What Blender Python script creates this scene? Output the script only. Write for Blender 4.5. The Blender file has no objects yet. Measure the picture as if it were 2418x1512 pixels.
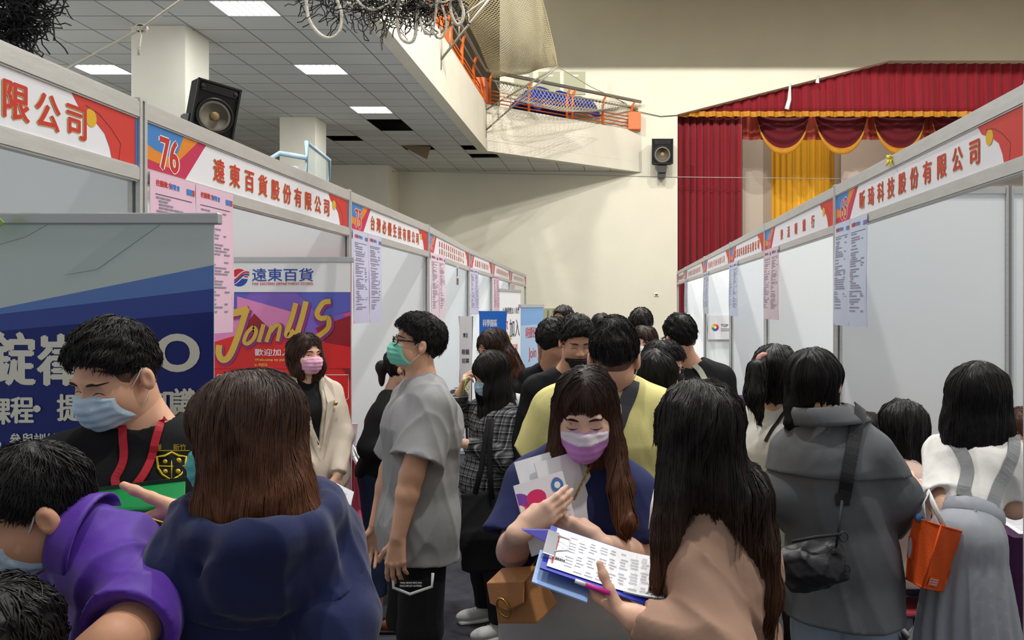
import bpy, bmesh, math, random
import numpy as np
from mathutils import Vector, Matrix
R = math.radians
scene = bpy.context.scene
COL = scene.collection
F32 = np.float32
# ------------------------------------------------------------------ camera, world, light
FPX, VX, VY, EYE = 1865.0, 1450.0, 722.0, 1.8
cam_data = bpy.data.cameras.new('camera')
cam = bpy.data.objects.new('camera', cam_data)
COL.objects.link(cam)
cam.location = (0, 0, EYE)
cam.rotation_euler = (R(90), 0, 0)
cam_data.sensor_fit = 'HORIZONTAL'
cam_data.sensor_width = 36
cam_data.lens = FPX / 2418 * 36
cam_data.shift_x = (1209 - VX) / 2418
cam_data.shift_y = (VY - 756) / 2418
cam_data.clip_start = 0.05
scene.camera = cam
vs = scene.view_settings
vs.view_transform = 'Standard'
vs.look = 'None'
vs.exposure = 0.27
vs.gamma = 1.0
vs.use_curve_mapping = False
scene.cycles.use_denoising = True
scene.cycles.max_bounces = 6
scene.cycles.diffuse_bounces = 4
scene.cycles.sample_clamp_indirect = 6
world = bpy.data.worlds.new('world')
scene.world = world
world.use_nodes = True
bgn = world.node_tree.nodes['Background']
bgn.inputs[0].default_value = (0.93, 0.97, 1.0, 1)
bgn.inputs[1].default_value = 0.33

def lamp(name, kind, loc, power, size=0.3, color=(1, .97, .92), target=None, angle=None, sy=None):
    ld = bpy.data.lights.new(name, kind)
    ld.energy = power
    ld.color = color
    if kind == 'AREA':
        ld.size = size
        if sy:
            ld.shape = 'RECTANGLE'
            ld.size_y = sy
    else:
        ld.shadow_soft_size = size
    if kind == 'SPOT':
        ld.spot_size = angle or R(110)
        ld.spot_blend = .5
    lo = bpy.data.objects.new(name, ld)
    lo.location = loc
    if target is not None:
        lo.rotation_euler = (Vector(target) - Vector(loc)).to_track_quat('-Z', 'Y').to_euler()
    COL.objects.link(lo)
    return lo
# high-bay lamps of the hall, far above the frame
lamp('hall_lamp_beam', 'POINT', (-3.4, 10.0, 9.3), 1150, .12)
lamp('hall_lamp_beam', 'POINT', (1.0, 9.0, 9.4), 1150, .12)
lamp('hall_lamp_beam', 'POINT', (5.8, 9.5, 9.3), 1150, .12)
lamp('hall_lamp_beam', 'POINT', (-1.0, 2.5, 10.6), 1150, .2)
lamp('hall_lamp_beam', 'POINT', (3.2, 1.5, 10.8), 1150, .2)
# unseen fill light added at the far left to brighten the low ceiling
lamp('left_fill_light', 'AREA', (-9.6, 6.5, 3.2), 120, 8.0, (.95, .98, 1), (-4.0, 7.0, 6.4), sy=2.0)
lamp('stage_lamp', 'AREA', (5.4, 20.2, 8.6), 110, 3.0, (1, .93, .84), (5.0, 22.2, 3.0), sy=.6)

# ------------------------------------------------------------------ helpers
def W(px, py, d):
    """point at depth d (metres from the camera) seen at a given place in the photo"""
    return Vector(((px - VX) / FPX * d, d, EYE - (py - VY) / FPX * d))

def lin(c):
    out = []
    for v in c[:3]:
        v = v / 255.0
        out.append(v / 12.92 if v <= .04045 else ((v + .055) / 1.055) ** 2.4)
    return (*out, 1.0)

MATS = {}
def mat(name, rgb, rough=.6, metal=0, bump=0, bscale=200, var=0, vscale=6, spec=.4, emit=0, stretch=None, sheen=0, alpha=1, trans=0):
    if name in MATS:
        return MATS[name]
    m = bpy.data.materials.new(name)
    m.use_nodes = True
    nt = m.node_tree
    b = nt.nodes['Principled BSDF']
    b.inputs['Base Color'].default_value = lin(rgb)
    b.inputs['Roughness'].default_value = rough
    b.inputs['Metallic'].default_value = metal
    b.inputs['Specular IOR Level'].default_value = spec
    if sheen:
        b.inputs['Sheen Weight'].default_value = sheen
        b.inputs['Sheen Roughness'].default_value = .5
    if alpha < 1:
        b.inputs['Alpha'].default_value = alpha
    if trans:
        b.inputs['Transmission Weight'].default_value = trans
    if emit:
        b.inputs['Emission Color'].default_value = lin(rgb)
        b.inputs['Emission Strength'].default_value = emit
    if bump or var:
        tc = nt.nodes.new('ShaderNodeTexCoord')
        mp = nt.nodes.new('ShaderNodeMapping')
        nt.links.new(tc.outputs['Object'], mp.inputs[0])
        if stretch:
            mp.inputs['Scale'].default_value = stretch
    if var:
        n = nt.nodes.new('ShaderNodeTexNoise')
        n.inputs['Scale'].default_value = vscale
        n.inputs['Detail'].default_value = 5
        nt.links.new(mp.outputs[0], n.inputs['Vector'])
        mx = nt.nodes.new('ShaderNodeMix')
        mx.data_type = 'RGBA'
        lo_, hi_ = [max(0, v * (1 - var)) for v in rgb], [min(255, v * (1 + var)) for v in rgb]
        mx.inputs[6].default_value = lin(lo_)
        mx.inputs[7].default_value = lin(hi_)
        nt.links.new(n.outputs[0], mx.inputs[0])
        nt.links.new(mx.outputs[2], b.inputs['Base Color'])
    if bump:
        n2 = nt.nodes.new('ShaderNodeTexNoise')
        n2.inputs['Scale'].default_value = bscale
        n2.inputs['Detail'].default_value = 3
        nt.links.new(mp.outputs[0], n2.inputs['Vector'])
        bp = nt.nodes.new('ShaderNodeBump')
        bp.inputs['Strength'].default_value = bump
        bp.inputs['Distance'].default_value = .01
        nt.links.new(n2.outputs[0], bp.inputs['Height'])
        nt.links.new(bp.outputs[0], b.inputs['Normal'])
    MATS[name] = m
    return m

def tag(o, label=None, cat=None, group=None, kind=None):
    if label: o['label'] = label
    if cat: o['category'] = cat
    if group: o['group'] = group
    if kind: o['kind'] = kind
    return o

def empty(name, loc, label=None, cat=None, group=None, kind=None):
    o = bpy.data.objects.new(name, None)
    o.empty_display_size = .1
    COL.objects.link(o)
    o.location = loc
    return tag(o, label, cat, group, kind)

def origin_of(parent):
    loc = Vector((0, 0, 0))
    while parent is not None:
        loc += parent.location
        parent = parent.parent
    return loc

def link_mesh(name, me, mats, parent=None, loc=None):
    """me holds world coordinates; they are made relative to the parent (or to loc)"""
    o = bpy.data.objects.new(name, me)
    for m in (mats if isinstance(mats, (list, tuple)) else [mats]):
        me.materials.append(m)
    off = origin_of(parent) if parent is not None else Vector(loc or (0, 0, 0))
    me.transform(Matrix.Translation(-off))
    if parent is not None:
        o.parent = parent
    else:
        o.location = off
    COL.objects.link(o)
    return o

class MB:
    """collects boxes, tubes and faces; build() links them as one mesh object"""
    def __init__(self):
        self.v, self.f, self.m, self.s = [], [], [], []
    def add(self, vs_, fs, mi=0, smooth=False):
        b = len(self.v)
        self.v += [tuple(x) for x in vs_]
        self.f += [tuple(b + i for i in f) for f in fs]
        self.m += [mi] * len(fs)
        self.s += [smooth] * len(fs)
    def box(self, lo, hi, mi=0, M=None):
        x0, y0, z0 = lo; x1, y1, z1 = hi
        p = [Vector(q) for q in ((x0,y0,z0),(x1,y0,z0),(x1,y1,z0),(x0,y1,z0),(x0,y0,z1),(x1,y0,z1),(x1,y1,z1),(x0,y1,z1))]
        if M is not None: p = [M @ q for q in p]
        self.add(p, [(0,3,2,1),(4,5,6,7),(0,1,5,4),(1,2,6,5),(2,3,7,6),(3,0,4,7)], mi)
    def hexa(self, p, mi=0):
        self.add(p, [(0,3,2,1),(4,5,6,7),(0,1,5,4),(1,2,6,5),(2,3,7,6),(3,0,4,7)], mi)
    def slab(self, quad, n, t, mi=0):
        q = [Vector(a) for a in quad]; n = Vector(n).normalized()
        self.hexa([a for a in q] + [a + n * t for a in q], mi)
    def tube(self, pts, r, n=8, mi=0, closed=False, flat=1.0, smooth=True, up=None):
        pts = [Vector(p) for p in pts]
        k = len(pts)
        rs = r if isinstance(r, (list, tuple)) else [r] * k
        vs_, fs = [], []
        prev = Vector(up) if up is not None else None
        for i, p in enumerate(pts):
            t = (pts[(i + 1) % k] - pts[i - 1]) if closed else (pts[min(i + 1, k - 1)] - pts[max(i - 1, 0)])
            if t.length < 1e-9: t = Vector((0, 0, 1))
            t.normalize()
            if prev is None:
                prev = Vector((0, 0, 1)) if abs(t.z) < .9 else Vector((1, 0, 0))
            a = prev - t * prev.dot(t)
            if a.length < 1e-6: a = t.orthogonal()
            a.normalize(); prev = a
            b = t.cross(a)
            for j in range(n):
                an = 2 * math.pi * j / n
                vs_.append(p + a * (rs[i] * math.cos(an)) + b * (rs[i] * flat * math.sin(an)))
        m_ = k if closed else k - 1
        for i in range(m_):
            i2 = (i + 1) % k
            for j in range(n):
                j2 = (j + 1) % n
                fs.append((i * n + j, i * n + j2, i2 * n + j2, i2 * n + j))
        if not closed:
            fs.append(tuple(reversed(range(n))))
            fs.append(tuple((k - 1) * n + j for j in range(n)))
        self.add(vs_, fs, mi, smooth)
    def lathe(self, prof, c, axis, n=24, mi=0):
        axis = Vector(axis).normalized(); a = axis.orthogonal().normalized(); b = axis.cross(a)
        vs_, fs = [], []
        for (r_, h_) in prof:
            for j in range(n):
                an = 2 * math.pi * j / n
                vs_.append(Vector(c) + axis * h_ + (a * math.cos(an) + b * math.sin(an)) * r_)
        for i in range(len(prof) - 1):
            for j in range(n):
                j2 = (j + 1) % n
                fs.append((i * n + j, i * n + j2, (i + 1) * n + j2, (i + 1) * n + j))
        fs.append(tuple(reversed(range(n))))
        fs.append(tuple((len(prof) - 1) * n + j for j in range(n)))
        self.add(vs_, fs, mi, True)
    def grid(self, fn, nu, nv, mi=0, smooth=True):
        vs_ = [fn(i / nu, j / nv) for j in range(nv + 1) for i in range(nu + 1)]
        fs = [(j * (nu + 1) + i, j * (nu + 1) + i + 1, (j + 1) * (nu + 1) + i + 1, (j + 1) * (nu + 1) + i) for j in range(nv) for i in range(nu)]
        self.add(vs_, fs, mi, smooth)
    def build(self, name, mats, parent=None, loc=None, bevel=0, solid=0, smooth=None):
        me = bpy.data.meshes.new(name)
        me.from_pydata(self.v, [], self.f)
        me.polygons.foreach_set('material_index', self.m)
        me.polygons.foreach_set('use_smooth', [bool(x) for x in self.s] if smooth is None else [smooth] * len(self.f))
        me.update()
        if loc is None and parent is None:
            a = np.array(self.v)
            loc = ((a[:, 0].min() + a[:, 0].max()) / 2, (a[:, 1].min() + a[:, 1].max()) / 2, a[:, 2].min())
        o = link_mesh(name, me, mats, parent, loc)
        if solid:
            md = o.modifiers.new('thickness', 'SOLIDIFY'); md.thickness = solid; md.offset = 0
        if bevel:
            md = o.modifiers.new('edge', 'BEVEL'); md.width = bevel; md.segments = 2; md.limit_method = 'ANGLE'
        return o

TEXT_CACHE = {}
def text_geo(s):
    if s in TEXT_CACHE: return TEXT_CACHE[s]
    cu = bpy.data.curves.new('writing', 'FONT')
    cu.body = s
    cu.resolution_u = 5
    o = bpy.data.objects.new('writing', cu)
    me = bpy.data.meshes.new_from_object(o)
    v = np.zeros(len(me.vertices) * 3); me.vertices.foreach_get('co', v)
    v = v.reshape(-1, 3)[:, :2]
    f = [tuple(p.vertices) for p in me.polygons]
    bpy.data.objects.remove(o); bpy.data.curves.remove(cu); bpy.data.meshes.remove(me)
    TEXT_CACHE[s] = (v, f)
    return v, f

class Sheet:
    """a flat printed sheet: base board plus printed shapes and lettering in tiny layers"""
    def __init__(self, o, u, v, w, h, base, thick=.003, warp=None):
        self.o, self.u, self.v = Vector(o), Vector(u).normalized(), Vector(v).normalized()
        self.n = self.u.cross(self.v).normalized()
        self.mb = MB(); self.mats = []; self.k = 0; self.w, self.h = w, h
        self.warp = warp
        mi = self.mi(base)
        nu, nv = (1, 1) if warp is None else (10, 14)
        th = thick
        self.mb.grid(lambda a, b: self.P(a * w, b * h, 0), nu, nv, mi, warp is not None)
        self.mb.grid(lambda a, b: self.P((1 - a) * w, b * h, -th), nu, nv, mi, warp is not None)
        if warp is None:
            for (a, b) in (((0,0),(w,0)),((w,0),(w,h)),((w,h),(0,h)),((0,h),(0,0))):
                self.mb.add([self.P(*a, -th), self.P(*b, -th), self.P(*b, 0), self.P(*a, 0)], [(0,1,2,3)], mi)
    def mi(self, m):
        if m not in self.mats: self.mats.append(m)
        return self.mats.index(m)
    def P(self, x, y, z):
        if self.warp: z = z + self.warp(x / self.w, y / self.h)
        return self.o + self.u * x + self.v * y + self.n * z
    def z(self):
        self.k += 1
        return self.k * .00022
    def poly(self, pts, m):
        z = self.z()
        self.mb.add([self.P(x, y, z) for x, y in pts], [tuple(range(len(pts)))], self.mi(m))
    def rect(self, x0, y0, x1, y1, m):
        self.poly([(x0,y0),(x1,y0),(x1,y1),(x0,y1)], m)
    def rects(self, lst, m):
        z = self.z(); mi = self.mi(m)
        for (x0, y0, x1, y1) in lst:
            self.mb.add([self.P(x0,y0,z), self.P(x1,y0,z), self.P(x1,y1,z), self.P(x0,y1,z)], [(0,1,2,3)], mi)
    def disc(self, x, y, r, m, ry=None, n=28, a0=0, a1=2*math.pi):
        ry = ry or r
        self.poly([(x + r * math.cos(a0 + (a1-a0) * i / n), y + ry * math.sin(a0 + (a1-a0) * i / n)) for i in range(n)], m)
    def stroke(self, pts, w, m):
        """a brush line of width w through pts"""
        pts = [Vector((p[0], p[1])) for p in pts]; z = self.z(); mi = self.mi(m); L, Rr = [], []
        for i, p in enumerate(pts):
            t = pts[min(i+1, len(pts)-1)] - pts[max(i-1, 0)]
            t = t.normalized() if t.length else Vector((1, 0)); nn = Vector((-t.y, t.x))
            L.append(p + nn * w / 2); Rr.append(p - nn * w / 2)
        vs_ = [self.P(a.x, a.y, z) for a in Rr] + [self.P(a.x, a.y, z) for a in L]; n = len(pts)
        self.mb.add(vs_, [(i, i+1, n+i+1, n+i) for i in range(n-1)], mi)
    def text(self, s, x, y, h, m, bold=.0, width=None, gap=None, slant=0, center=False):
        """lettering with lower left corner x, y and body height h; gap spreads single characters over width"""
        z = self.z(); mi = self.mi(m)
        items = []
        if gap is not None:
            for i, ch in enumerate(s):
                if ch != ' ': items.append((ch, x + gap * i))
        else:
            items.append((s, x))
        for (ch, x0) in items:
            v, f = text_geo(ch)
            if len(v) == 0: continue
            sc = h / .92
            sx = sc
            if gap is not None and width: sx = width / .98
            elif width:
                sx = width / max(1e-6, v[:, 0].max() - v[:, 0].min())
            xo = -v[:, 0].min() * sx if gap is None else 0
            if center: xo -= (v[:, 0].max() - v[:, 0].min()) * sx / 2
            for kk, (ox, oy) in enumerate([(0, 0)] if not bold else [(0, 0), (bold, 0), (-bold, 0), (0, bold * .6), (0, -bold * .6)]):
                q = [self.P(x0 + xo + a * sx + ox + slant * b * sc, y + b * sc + .08 * h + oy, z + kk * .00003) for a, b in v]
                self.mb.add(q, f, mi)
    def build(self, name, parent=None, loc=None):
        return self.mb.build(name, self.mats, parent, loc)
# ------------------------------------------------------------------ the hall
def structure(o, label=None):
    return tag(o, label, None, None, 'structure')

cream = mat('cream_paint', (226, 221, 203), .8, bump=.12, bscale=40, var=.035, vscale=1.2)
cream2 = mat('parapet_paint', (226, 220, 203), .8, bump=.1, bscale=40, var=.04, vscale=2)
colm = mat('column_paint', (226, 221, 205), .75, bump=.1, bscale=40, var=.03, vscale=3)
carpet = mat('carpet', (62, 63, 70), .95, bump=.6, bscale=120, var=.18, vscale=14, spec=.1)
darkvoid = mat('dark_void', (38, 37, 36), .9)
gallery = mat('dim_gallery_wall', (70, 62, 48), .9, var=.1)  # dark brown stands in for the unlit depth of the gallery
alu = mat('aluminium', (196, 196, 195), .42, .35, bump=.05, bscale=60, var=.06, vscale=9, stretch=(1, 1, 6))
alu_d = mat('aluminium_groove', (140, 140, 140), .5, .5)
panelw = mat('booth_panel_white', (242, 246, 248), .38, var=.012, vscale=2, spec=.35)
fl = MB(); fl.box((-10, -4, -.1), (12, 19.2, 0)); structure(fl.build('floor', carpet))
# back wall with the stage opening cut out
YB = 19.0
def xw(px): return (px - VX) / FPX * YB
def zw(py): return EYE - (py - VY) / FPX * YB
SX, SZ1, SX2, SZ2 = xw(1600), zw(270), xw(2100), zw(143)
b = MB()
def wallpoly(mb, pts, y0, y1, mi=0):
    n = len(pts)
    mb.add([(x, y0, z) for x, z in pts] + [(x, y1, z) for x, z in pts],
           [tuple(range(n)), tuple(reversed(range(n, 2 * n)))] + [(i, i + n, (i + 1) % n + n, (i + 1) % n) for i in range(n)], mi)
wallpoly(b, [(-10, 0), (SX, 0), (SX, SZ1), (-2.75, SZ1), (-2.75, 5.5), (-10, 5.5)], YB, YB + .3)
wallpoly(b, [(-2.75, SZ1), (SX, SZ1), (SX2, SZ2), (SX2, 12), (-2.75, 12)], YB, YB + .3)
wallpoly(b, [(SX2, SZ2), (14, SZ2), (14, 12), (SX2, 12)], YB, YB + .3)
structure(b.build('wall_back', cream), 'cream back wall with the stage opening')
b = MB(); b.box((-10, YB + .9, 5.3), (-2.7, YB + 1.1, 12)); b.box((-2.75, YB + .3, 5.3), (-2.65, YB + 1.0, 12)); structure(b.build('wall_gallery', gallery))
b = MB(); b.box((-10.2, -4, 0), (-10, 20, 12)); structure(b.build('wall_left', cream))
b = MB(); b.box((SX, YB - .0, -.0), (14, YB + .02, .95)); structure(b.build('trim_1', mat('stage_front_wood', (150, 84, 36), .5, var=.15)), 'wooden stage front')
# roof beam out of the frame that shades the top of the back wall
b = MB(); b.box((-2.2, 15.5, 8.16), (14, 16.4, 9.6)); structure(b.build('trim_2', cream), 'deep roof beam above the hall')
b = MB(); b.box((-2.2, 15.6, 9.6), (14, 19.3, 9.8)); structure(b.build('ceiling_shade_slab', cream), 'unseen slab added to shade the top of the stage wall')  # added slab, keeps sky light off the upper wall to darken it
# columns
for i, (x0, x1, y0, y1, z1) in enumerate(((-5.56, -4.93, 9.09, 9.62, 5.03), (-5.72, -5.1, 13.5, 14.0, 5.03), (-6.9, -5.17, 18.1, 19.0, 5.03))):
    b = MB(); b.box((x0, y0, 0), (x1, y1, z1))
    structure(b.build('column', colm, bevel=.01), ('square cream column behind the loudspeaker', 'square cream column behind the basketball hoop frame', 'cream pilaster on the back wall')[i])
# low tiled ceiling under the balcony, with missing tiles
CZ, TX, TY, CX0, CY0 = 5.03, .60, .4445, -4.0, 8.58
CORNX, CORNY, ENDX = -2.656, 16.4, xw(1515)
tile = mat('ceiling_tile', (204, 204, 201), .85)
nt = tile.node_tree
tc = nt.nodes.new('ShaderNodeTexCoord'); mp = nt.nodes.new('ShaderNodeMapping')
br = nt.nodes.new('ShaderNodeTexBrick')
br.offset = 0; br.squash = 1
br.inputs['Scale'].default_value = 1
br.inputs['Brick Width'].default_value = TX
br.inputs['Row Height'].default_value = TY
br.inputs['Mortar Size'].default_value = .010
br.inputs['Mortar Smooth'].default_value = .2
br.inputs['Bias'].default_value = 0
br.inputs['Color1'].default_value = lin((208, 208, 205)); br.inputs['Color2'].default_value = lin((200, 201, 199)); br.inputs['Mortar'].default_value = lin((128, 126, 118))
mp.inputs['Location'].default_value = (-CX0 + TX / 2, -CY0 + TY / 2, 0)
nt.links.new(tc.outputs['Object'], mp.inputs[0]); nt.links.new(mp.outputs[0], br.inputs['Vector'])
nt.links.new(br.outputs['Color'], nt.nodes['Principled BSDF'].inputs['Base Color'])
def cell(px, py):
    d = (CZ - EYE) * FPX / (VY - py); x = (px - VX) / FPX * d
    return round((x - CX0) / TX), round((d - CY0) / TY)
lights = [(0, 0), (0, 5), (0, 10), (-5, 0), (-5, 5)]
holes = [cell(905, 284), cell(915, 305), cell(805, 328), cell(975, 353), cell(1120, 350), cell(1125, 369)]
bm = bmesh.new()
def ceil_cells(xa, xb, ya, yb):
    for i in range(-12, 10):
        for j in range(-12, 26):
            if (i, j) in lights or (i, j) in holes: continue
            x0, x1, y0, y1 = CX0 + (i - .5) * TX, CX0 + (i + .5) * TX, CY0 + (j - .5) * TY, CY0 + (j + .5) * TY
            x0, x1, y0, y1 = max(x0, xa), min(x1, xb), max(y0, ya), min(y1, yb)
            if x1 - x0 < .001 or y1 - y0 < .001: continue
            bm.faces.new([bm.verts.new(p) for p in ((x0, y0, CZ), (x0, y1, CZ), (x1, y1, CZ), (x1, y0, CZ))])
ceil_cells(-10, CORNX, 4.2, YB)
n0 = len(bm.faces)
ceil_cells(CORNX, ENDX + .05, CORNY, YB)
bm.faces.ensure_lookup_table()
g2 = list(bm.faces)[n0:]
geom = g2 + list({e for f in g2 for e in f.edges}) + list({v for f in g2 for v in f.verts})
dirv = Vector((ENDX - CORNX, YB - CORNY, 0)).normalized(); nrm = Vector((dirv.y, -dirv.x, 0))
bmesh.ops.bisect_plane(bm, geom=geom, plane_co=(CORNX, CORNY, CZ), plane_no=nrm, clear_outer=True)
me = bpy.data.meshes.new('ceiling'); bm.to_mesh(me); bm.free()
structure(link_mesh('ceiling', me, tile, None, (0, 0, 0)), 'white tiled ceiling under the balcony')
b = MB(); b.box((-10, 4.2, CZ + .35), (CORNX - .1, YB, CZ + .45)); structure(b.build('ceiling_void', darkvoid))  # dark slab, its colour stands in for the shade above the missing tiles
# a broken tile hanging out of its opening
i, j = holes[3]
cx, cy = CX0 + i * TX, CY0 + j * TY
b = MB(); b.add([(cx - .3, cy - .2, CZ), (cx + .3, cy - .18, CZ - .02), (cx + .2, cy - .1, CZ - .26), (cx - .3, cy - .2, CZ + .012), (cx + .3, cy - .18, CZ - .008), (cx + .2, cy - .1, CZ - .248)], [(0,1,2), (5,4,3), (0,3,4,1), (1,4,5,2), (2,5,3,0)])
tag(b.build('ceiling_tile', mat('brown_tile_back', (128, 108, 84), .9)), 'broken ceiling tile sagging from its dark opening', 'ceiling tile')
# troffer lights
glow = mat('troffer_glow', (246, 250, 255), .5, emit=7)
steel = mat('white_steel', (225, 226, 224), .5)
LL = ['bright ceiling light panel highest in the photo, right of the first column', 'ceiling light panel between the loudspeaker and the balcony, second of its row', 'ceiling light panel nearest the missing ceiling tiles', 'ceiling light panel glowing through the black net', 'ceiling light panel partly behind the first cream column']
for k, (i, j) in enumerate(lights):
    cx, cy = CX0 + i * TX, CY0 + j * TY
    r = empty('ceiling_light', (cx, cy, CZ), LL[k], 'ceiling light', 'troffer lights in the low ceiling')
    b = MB()
    hx, hy = TX / 2 - .005, TY / 2 - .005
    b.box((cx - hx, cy - hy, CZ + .07), (cx + hx, cy + hy, CZ + .09))
    for s in (-1, 1):
        b.box((cx + s * hx - .008, cy - hy, CZ - .004), (cx + s * hx + .008, cy + hy, CZ + .08))
        b.box((cx - hx, cy + s * hy - .008, CZ - .004), (cx + hx, cy + s * hy + .008, CZ + .08))
    b.build('frame', steel, r)
    b = MB()
    b.box((cx - hx + .01, cy - hy + .01, CZ + .012), (cx + hx - .01, cy + hy - .01, CZ + .03)); b.build('diffuser', glow, r)
    b = MB()
    for q in range(7):
        x = cx - hx + .04 + q * (2 * hx - .08) / 6
        b.box((x - .006, cy - hy + .01, CZ + .0), (x + .006, cy + hy - .01, CZ + .011))
    b.build('louvre', steel, r)
    lamp('light_panel_glow', 'AREA', (cx, cy, CZ - .03), 26, .55, (.95, .98, 1), (cx, cy, 0), sy=.4)
# balcony parapet
path = [Vector((CORNX, 3.0, 0)), Vector((CORNX, CORNY, 0)), Vector((ENDX, YB, 0))]
def parapet(off, z0, z1, mb, mi=0):
    o = [Vector((CORNX + off, 3.0, 0)), Vector((CORNX + off, CORNY + off * -.55, 0)), Vector((ENDX + off * .3, YB, 0))]
    i = [Vector((CORNX - .16, 3.0, 0)), Vector((CORNX - .16, CORNY + .1, 0)), Vector((ENDX - .25, YB, 0))]
    for k in range(2):
        mb.hexa([(*o[k].xy, z0), (*o[k+1].xy, z0), (*i[k+1].xy, z0), (*i[k].xy, z0), (*o[k].xy, z1), (*o[k+1].xy, z1), (*i[k+1].xy, z1), (*i[k].xy, z1)], mi)
b = MB(); parapet(0, 5.03, 5.98, b); parapet(.03, 5.01, 5.22, b); parapet(.012, 5.235, 5.985, b)
structure(b.build('balcony_parapet', cream2), 'cream balcony parapet running to the back wall')
b = MB(); b.hexa([(-10, 3, 5.6), (CORNX - .1, 3, 5.6), (CORNX - .1, YB, 5.6), (-10, YB, 5.6), (-10, 3, 5.7), (CORNX - .1, 3, 5.7), (CORNX - .1, YB, 5.7), (-10, YB, 5.7)])
structure(b.build('floor_balcony', darkvoid))
# balcony railing
orange = mat('orange_paint', (222, 104, 30), .45)
pipe = mat('grey_pipe', (150, 146, 138), .35, .6)
rl = empty('balcony_railing', (CORNX, CORNY, 5.98), 'orange balcony railing with grey pipe handrails above the parapet', 'railing')
b = MB()
inn = [Vector((CORNX - .08, 3.2, 0)), Vector((CORNX - .08, CORNY + .03, 0)), Vector((ENDX - .1, YB - .05, 0))]
for z in (6.06, 6.14, 6.22, 6.30):
    b.tube([(*p.xy, z) for p in inn], .013, 6)
b.build('rail_bars', orange, rl)
for z, r_ in ((6.52, .025), (6.66, .04)):
    b = MB(); off = .12 if z > 6.6 else 0
    b.tube([(p.x + off * .6, p.y - off * (1 if k else 0), z) for k, p in enumerate(inn)], r_, 8); b.build('handrail', pipe, rl)
posts = [inn[1].lerp(inn[2], t) for t in (.04, .27, .51, .545, .75, .955)] + [Vector((CORNX - .08, y, 0)) for y in (15.4, 14.2, 13.0, 11.8, 10.6, 9.4, 8.2, 7.0)]
for p in posts:
    b = MB()
    b.tube([(p.x, p.y, 5.98), (p.x, p.y, 6.4), (p.x + .02, p.y - .03, 6.55), (p.x + .08, p.y - .11, 6.64)], [.03, .03, .03, .02], 6, flat=1.6); b.build('railing_post', orange, rl)
for (x, y, z1, w_, d_) in ((CORNX - .06, CORNY - .1, 6.45, .2, .5), (ENDX - .18, YB - .16, 6.4, .3, .28), (CORNX - .06, 12.6, 6.9, .16, .6), (CORNX - .06, 9.6, 6.9, .16, .6)):
    b = MB(); b.box((x - w_ / 2, y - d_ / 2, 5.98), (x + w_ / 2, y + d_ / 2, z1)); b.build('end_block', orange, rl, bevel=.01)
# green boards on the gallery wall and a blue tarpaulin on the balcony
gb = mat('green_grey_board', (176, 178, 150), .7)
for k, (x0, x1) in enumerate(((1215, 1258), (1272, 1322), (1332, 1382))):
    b = MB(); b.box((xw(x0), YB - .03, zw(224)), (xw(x1), YB - .002, zw(170))); b.box((xw(x0) + .2, YB - .04, zw(182)), (xw(x0) + .35, YB - .03, zw(178)), 1)
    tag(b.build('wall_board', [gb, steel], bevel=.008), 'pale green board on the balcony back wall, %s' % ('leftmost of three, behind the net', 'middle one of three', 'rightmost of three, nearest the grey wall')[k], 'board', 'green boards above the balcony')
for k, (x0, x1) in enumerate(((1278, 1293), (1296, 1312))):
    b = MB(); b.box((xw(x0), YB - .12, zw(786)), (xw(x1), YB - .002, zw(728)), 0); b.box((xw(x0) + .02, YB - .13, zw(784)), (xw(x1) - .02, YB - .12, zw(730)), 0)
    tag(b.build('hydrant_cabinet', [gb], bevel=.008), 'grey green wall cabinet on the back wall %s' % ('beside the pale blue banner', 'beside the balding man')[k], 'cabinet', 'wall cabinets by the end of the aisle')
tarp = mat('blue_tarp', (36, 50, 150), .4, bump=.3, bscale=12)
b = MB()
def tarp_pt(u, v):
    p = inn[1].lerp(inn[2], .36 + .42 * u)
    hgt = .80 * (math.sin(math.pi * min(1, u * 1.5 + .08)) ** .6 if u < .55 else 1 - .15 * (u - .55)) * math.sin(math.pi * min(.98, .05 + v)) ** .5
    return Vector((p.x - .15 - .9 * v, p.y + .25 + .3 * v, 5.72 + hgt + .25 + .03 * math.sin(19 * u + 7 * v)))
b.grid(tarp_pt, 24, 10); tag(b.build('tarpaulin', tarp, solid=.01), 'crumpled dark blue tarpaulin heaped behind the orange railing', 'tarpaulin')
b = MB(); b.box((xw(1545), YB - .03, zw(700)), (xw(1555), YB, zw(693))); b.box((xw(1547), YB - .035, zw(698)), (xw(1553), YB - .03, zw(695)), 1)
tag(b.build('wall_socket', [steel, darkvoid]), 'small socket box on the cream back wall', 'socket')
# ------------------------------------------------------------------ stage and curtains
red = mat('stage_velvet_red', (134, 12, 30), .8, bump=.25, bscale=30, sheen=.15, stretch=(1, 1, .15), var=.12)
dred = mat('stage_velvet_wine', (96, 8, 24), .85, sheen=.1, var=.1)
gold = mat('gold_curtain', (240, 184, 30), .55, bump=.2, bscale=24, stretch=(1, 1, .1), sheen=.3)
goldtrim = mat('gold_trim', (190, 128, 26), .6, var=.15)
salmon = mat('salmon_pleat', (216, 96, 80), .7)
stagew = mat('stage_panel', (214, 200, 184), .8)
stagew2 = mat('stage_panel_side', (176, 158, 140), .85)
b = MB(); b.box((1.0, 23.0, 0), (14, 23.2, 9)); structure(b.build('wall_stage', stagew))
b = MB(); b.box((SX, YB, .9), (14, 23.2, 1.0)); structure(b.build('floor_stage', mat('stage_floor', (120, 84, 52), .5)))
b = MB(); b.box((1.0, YB + .3, 8.6), (14, 23.2, 8.7)); structure(b.build('ceiling_stage', darkvoid))
b = MB(); b.box((1.0, YB + .3, 0), (1.1, 23.2, 9)); structure(b.build('wall_stage_side', darkvoid))
def at(px, py, y): return W(px, py, y)
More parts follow.
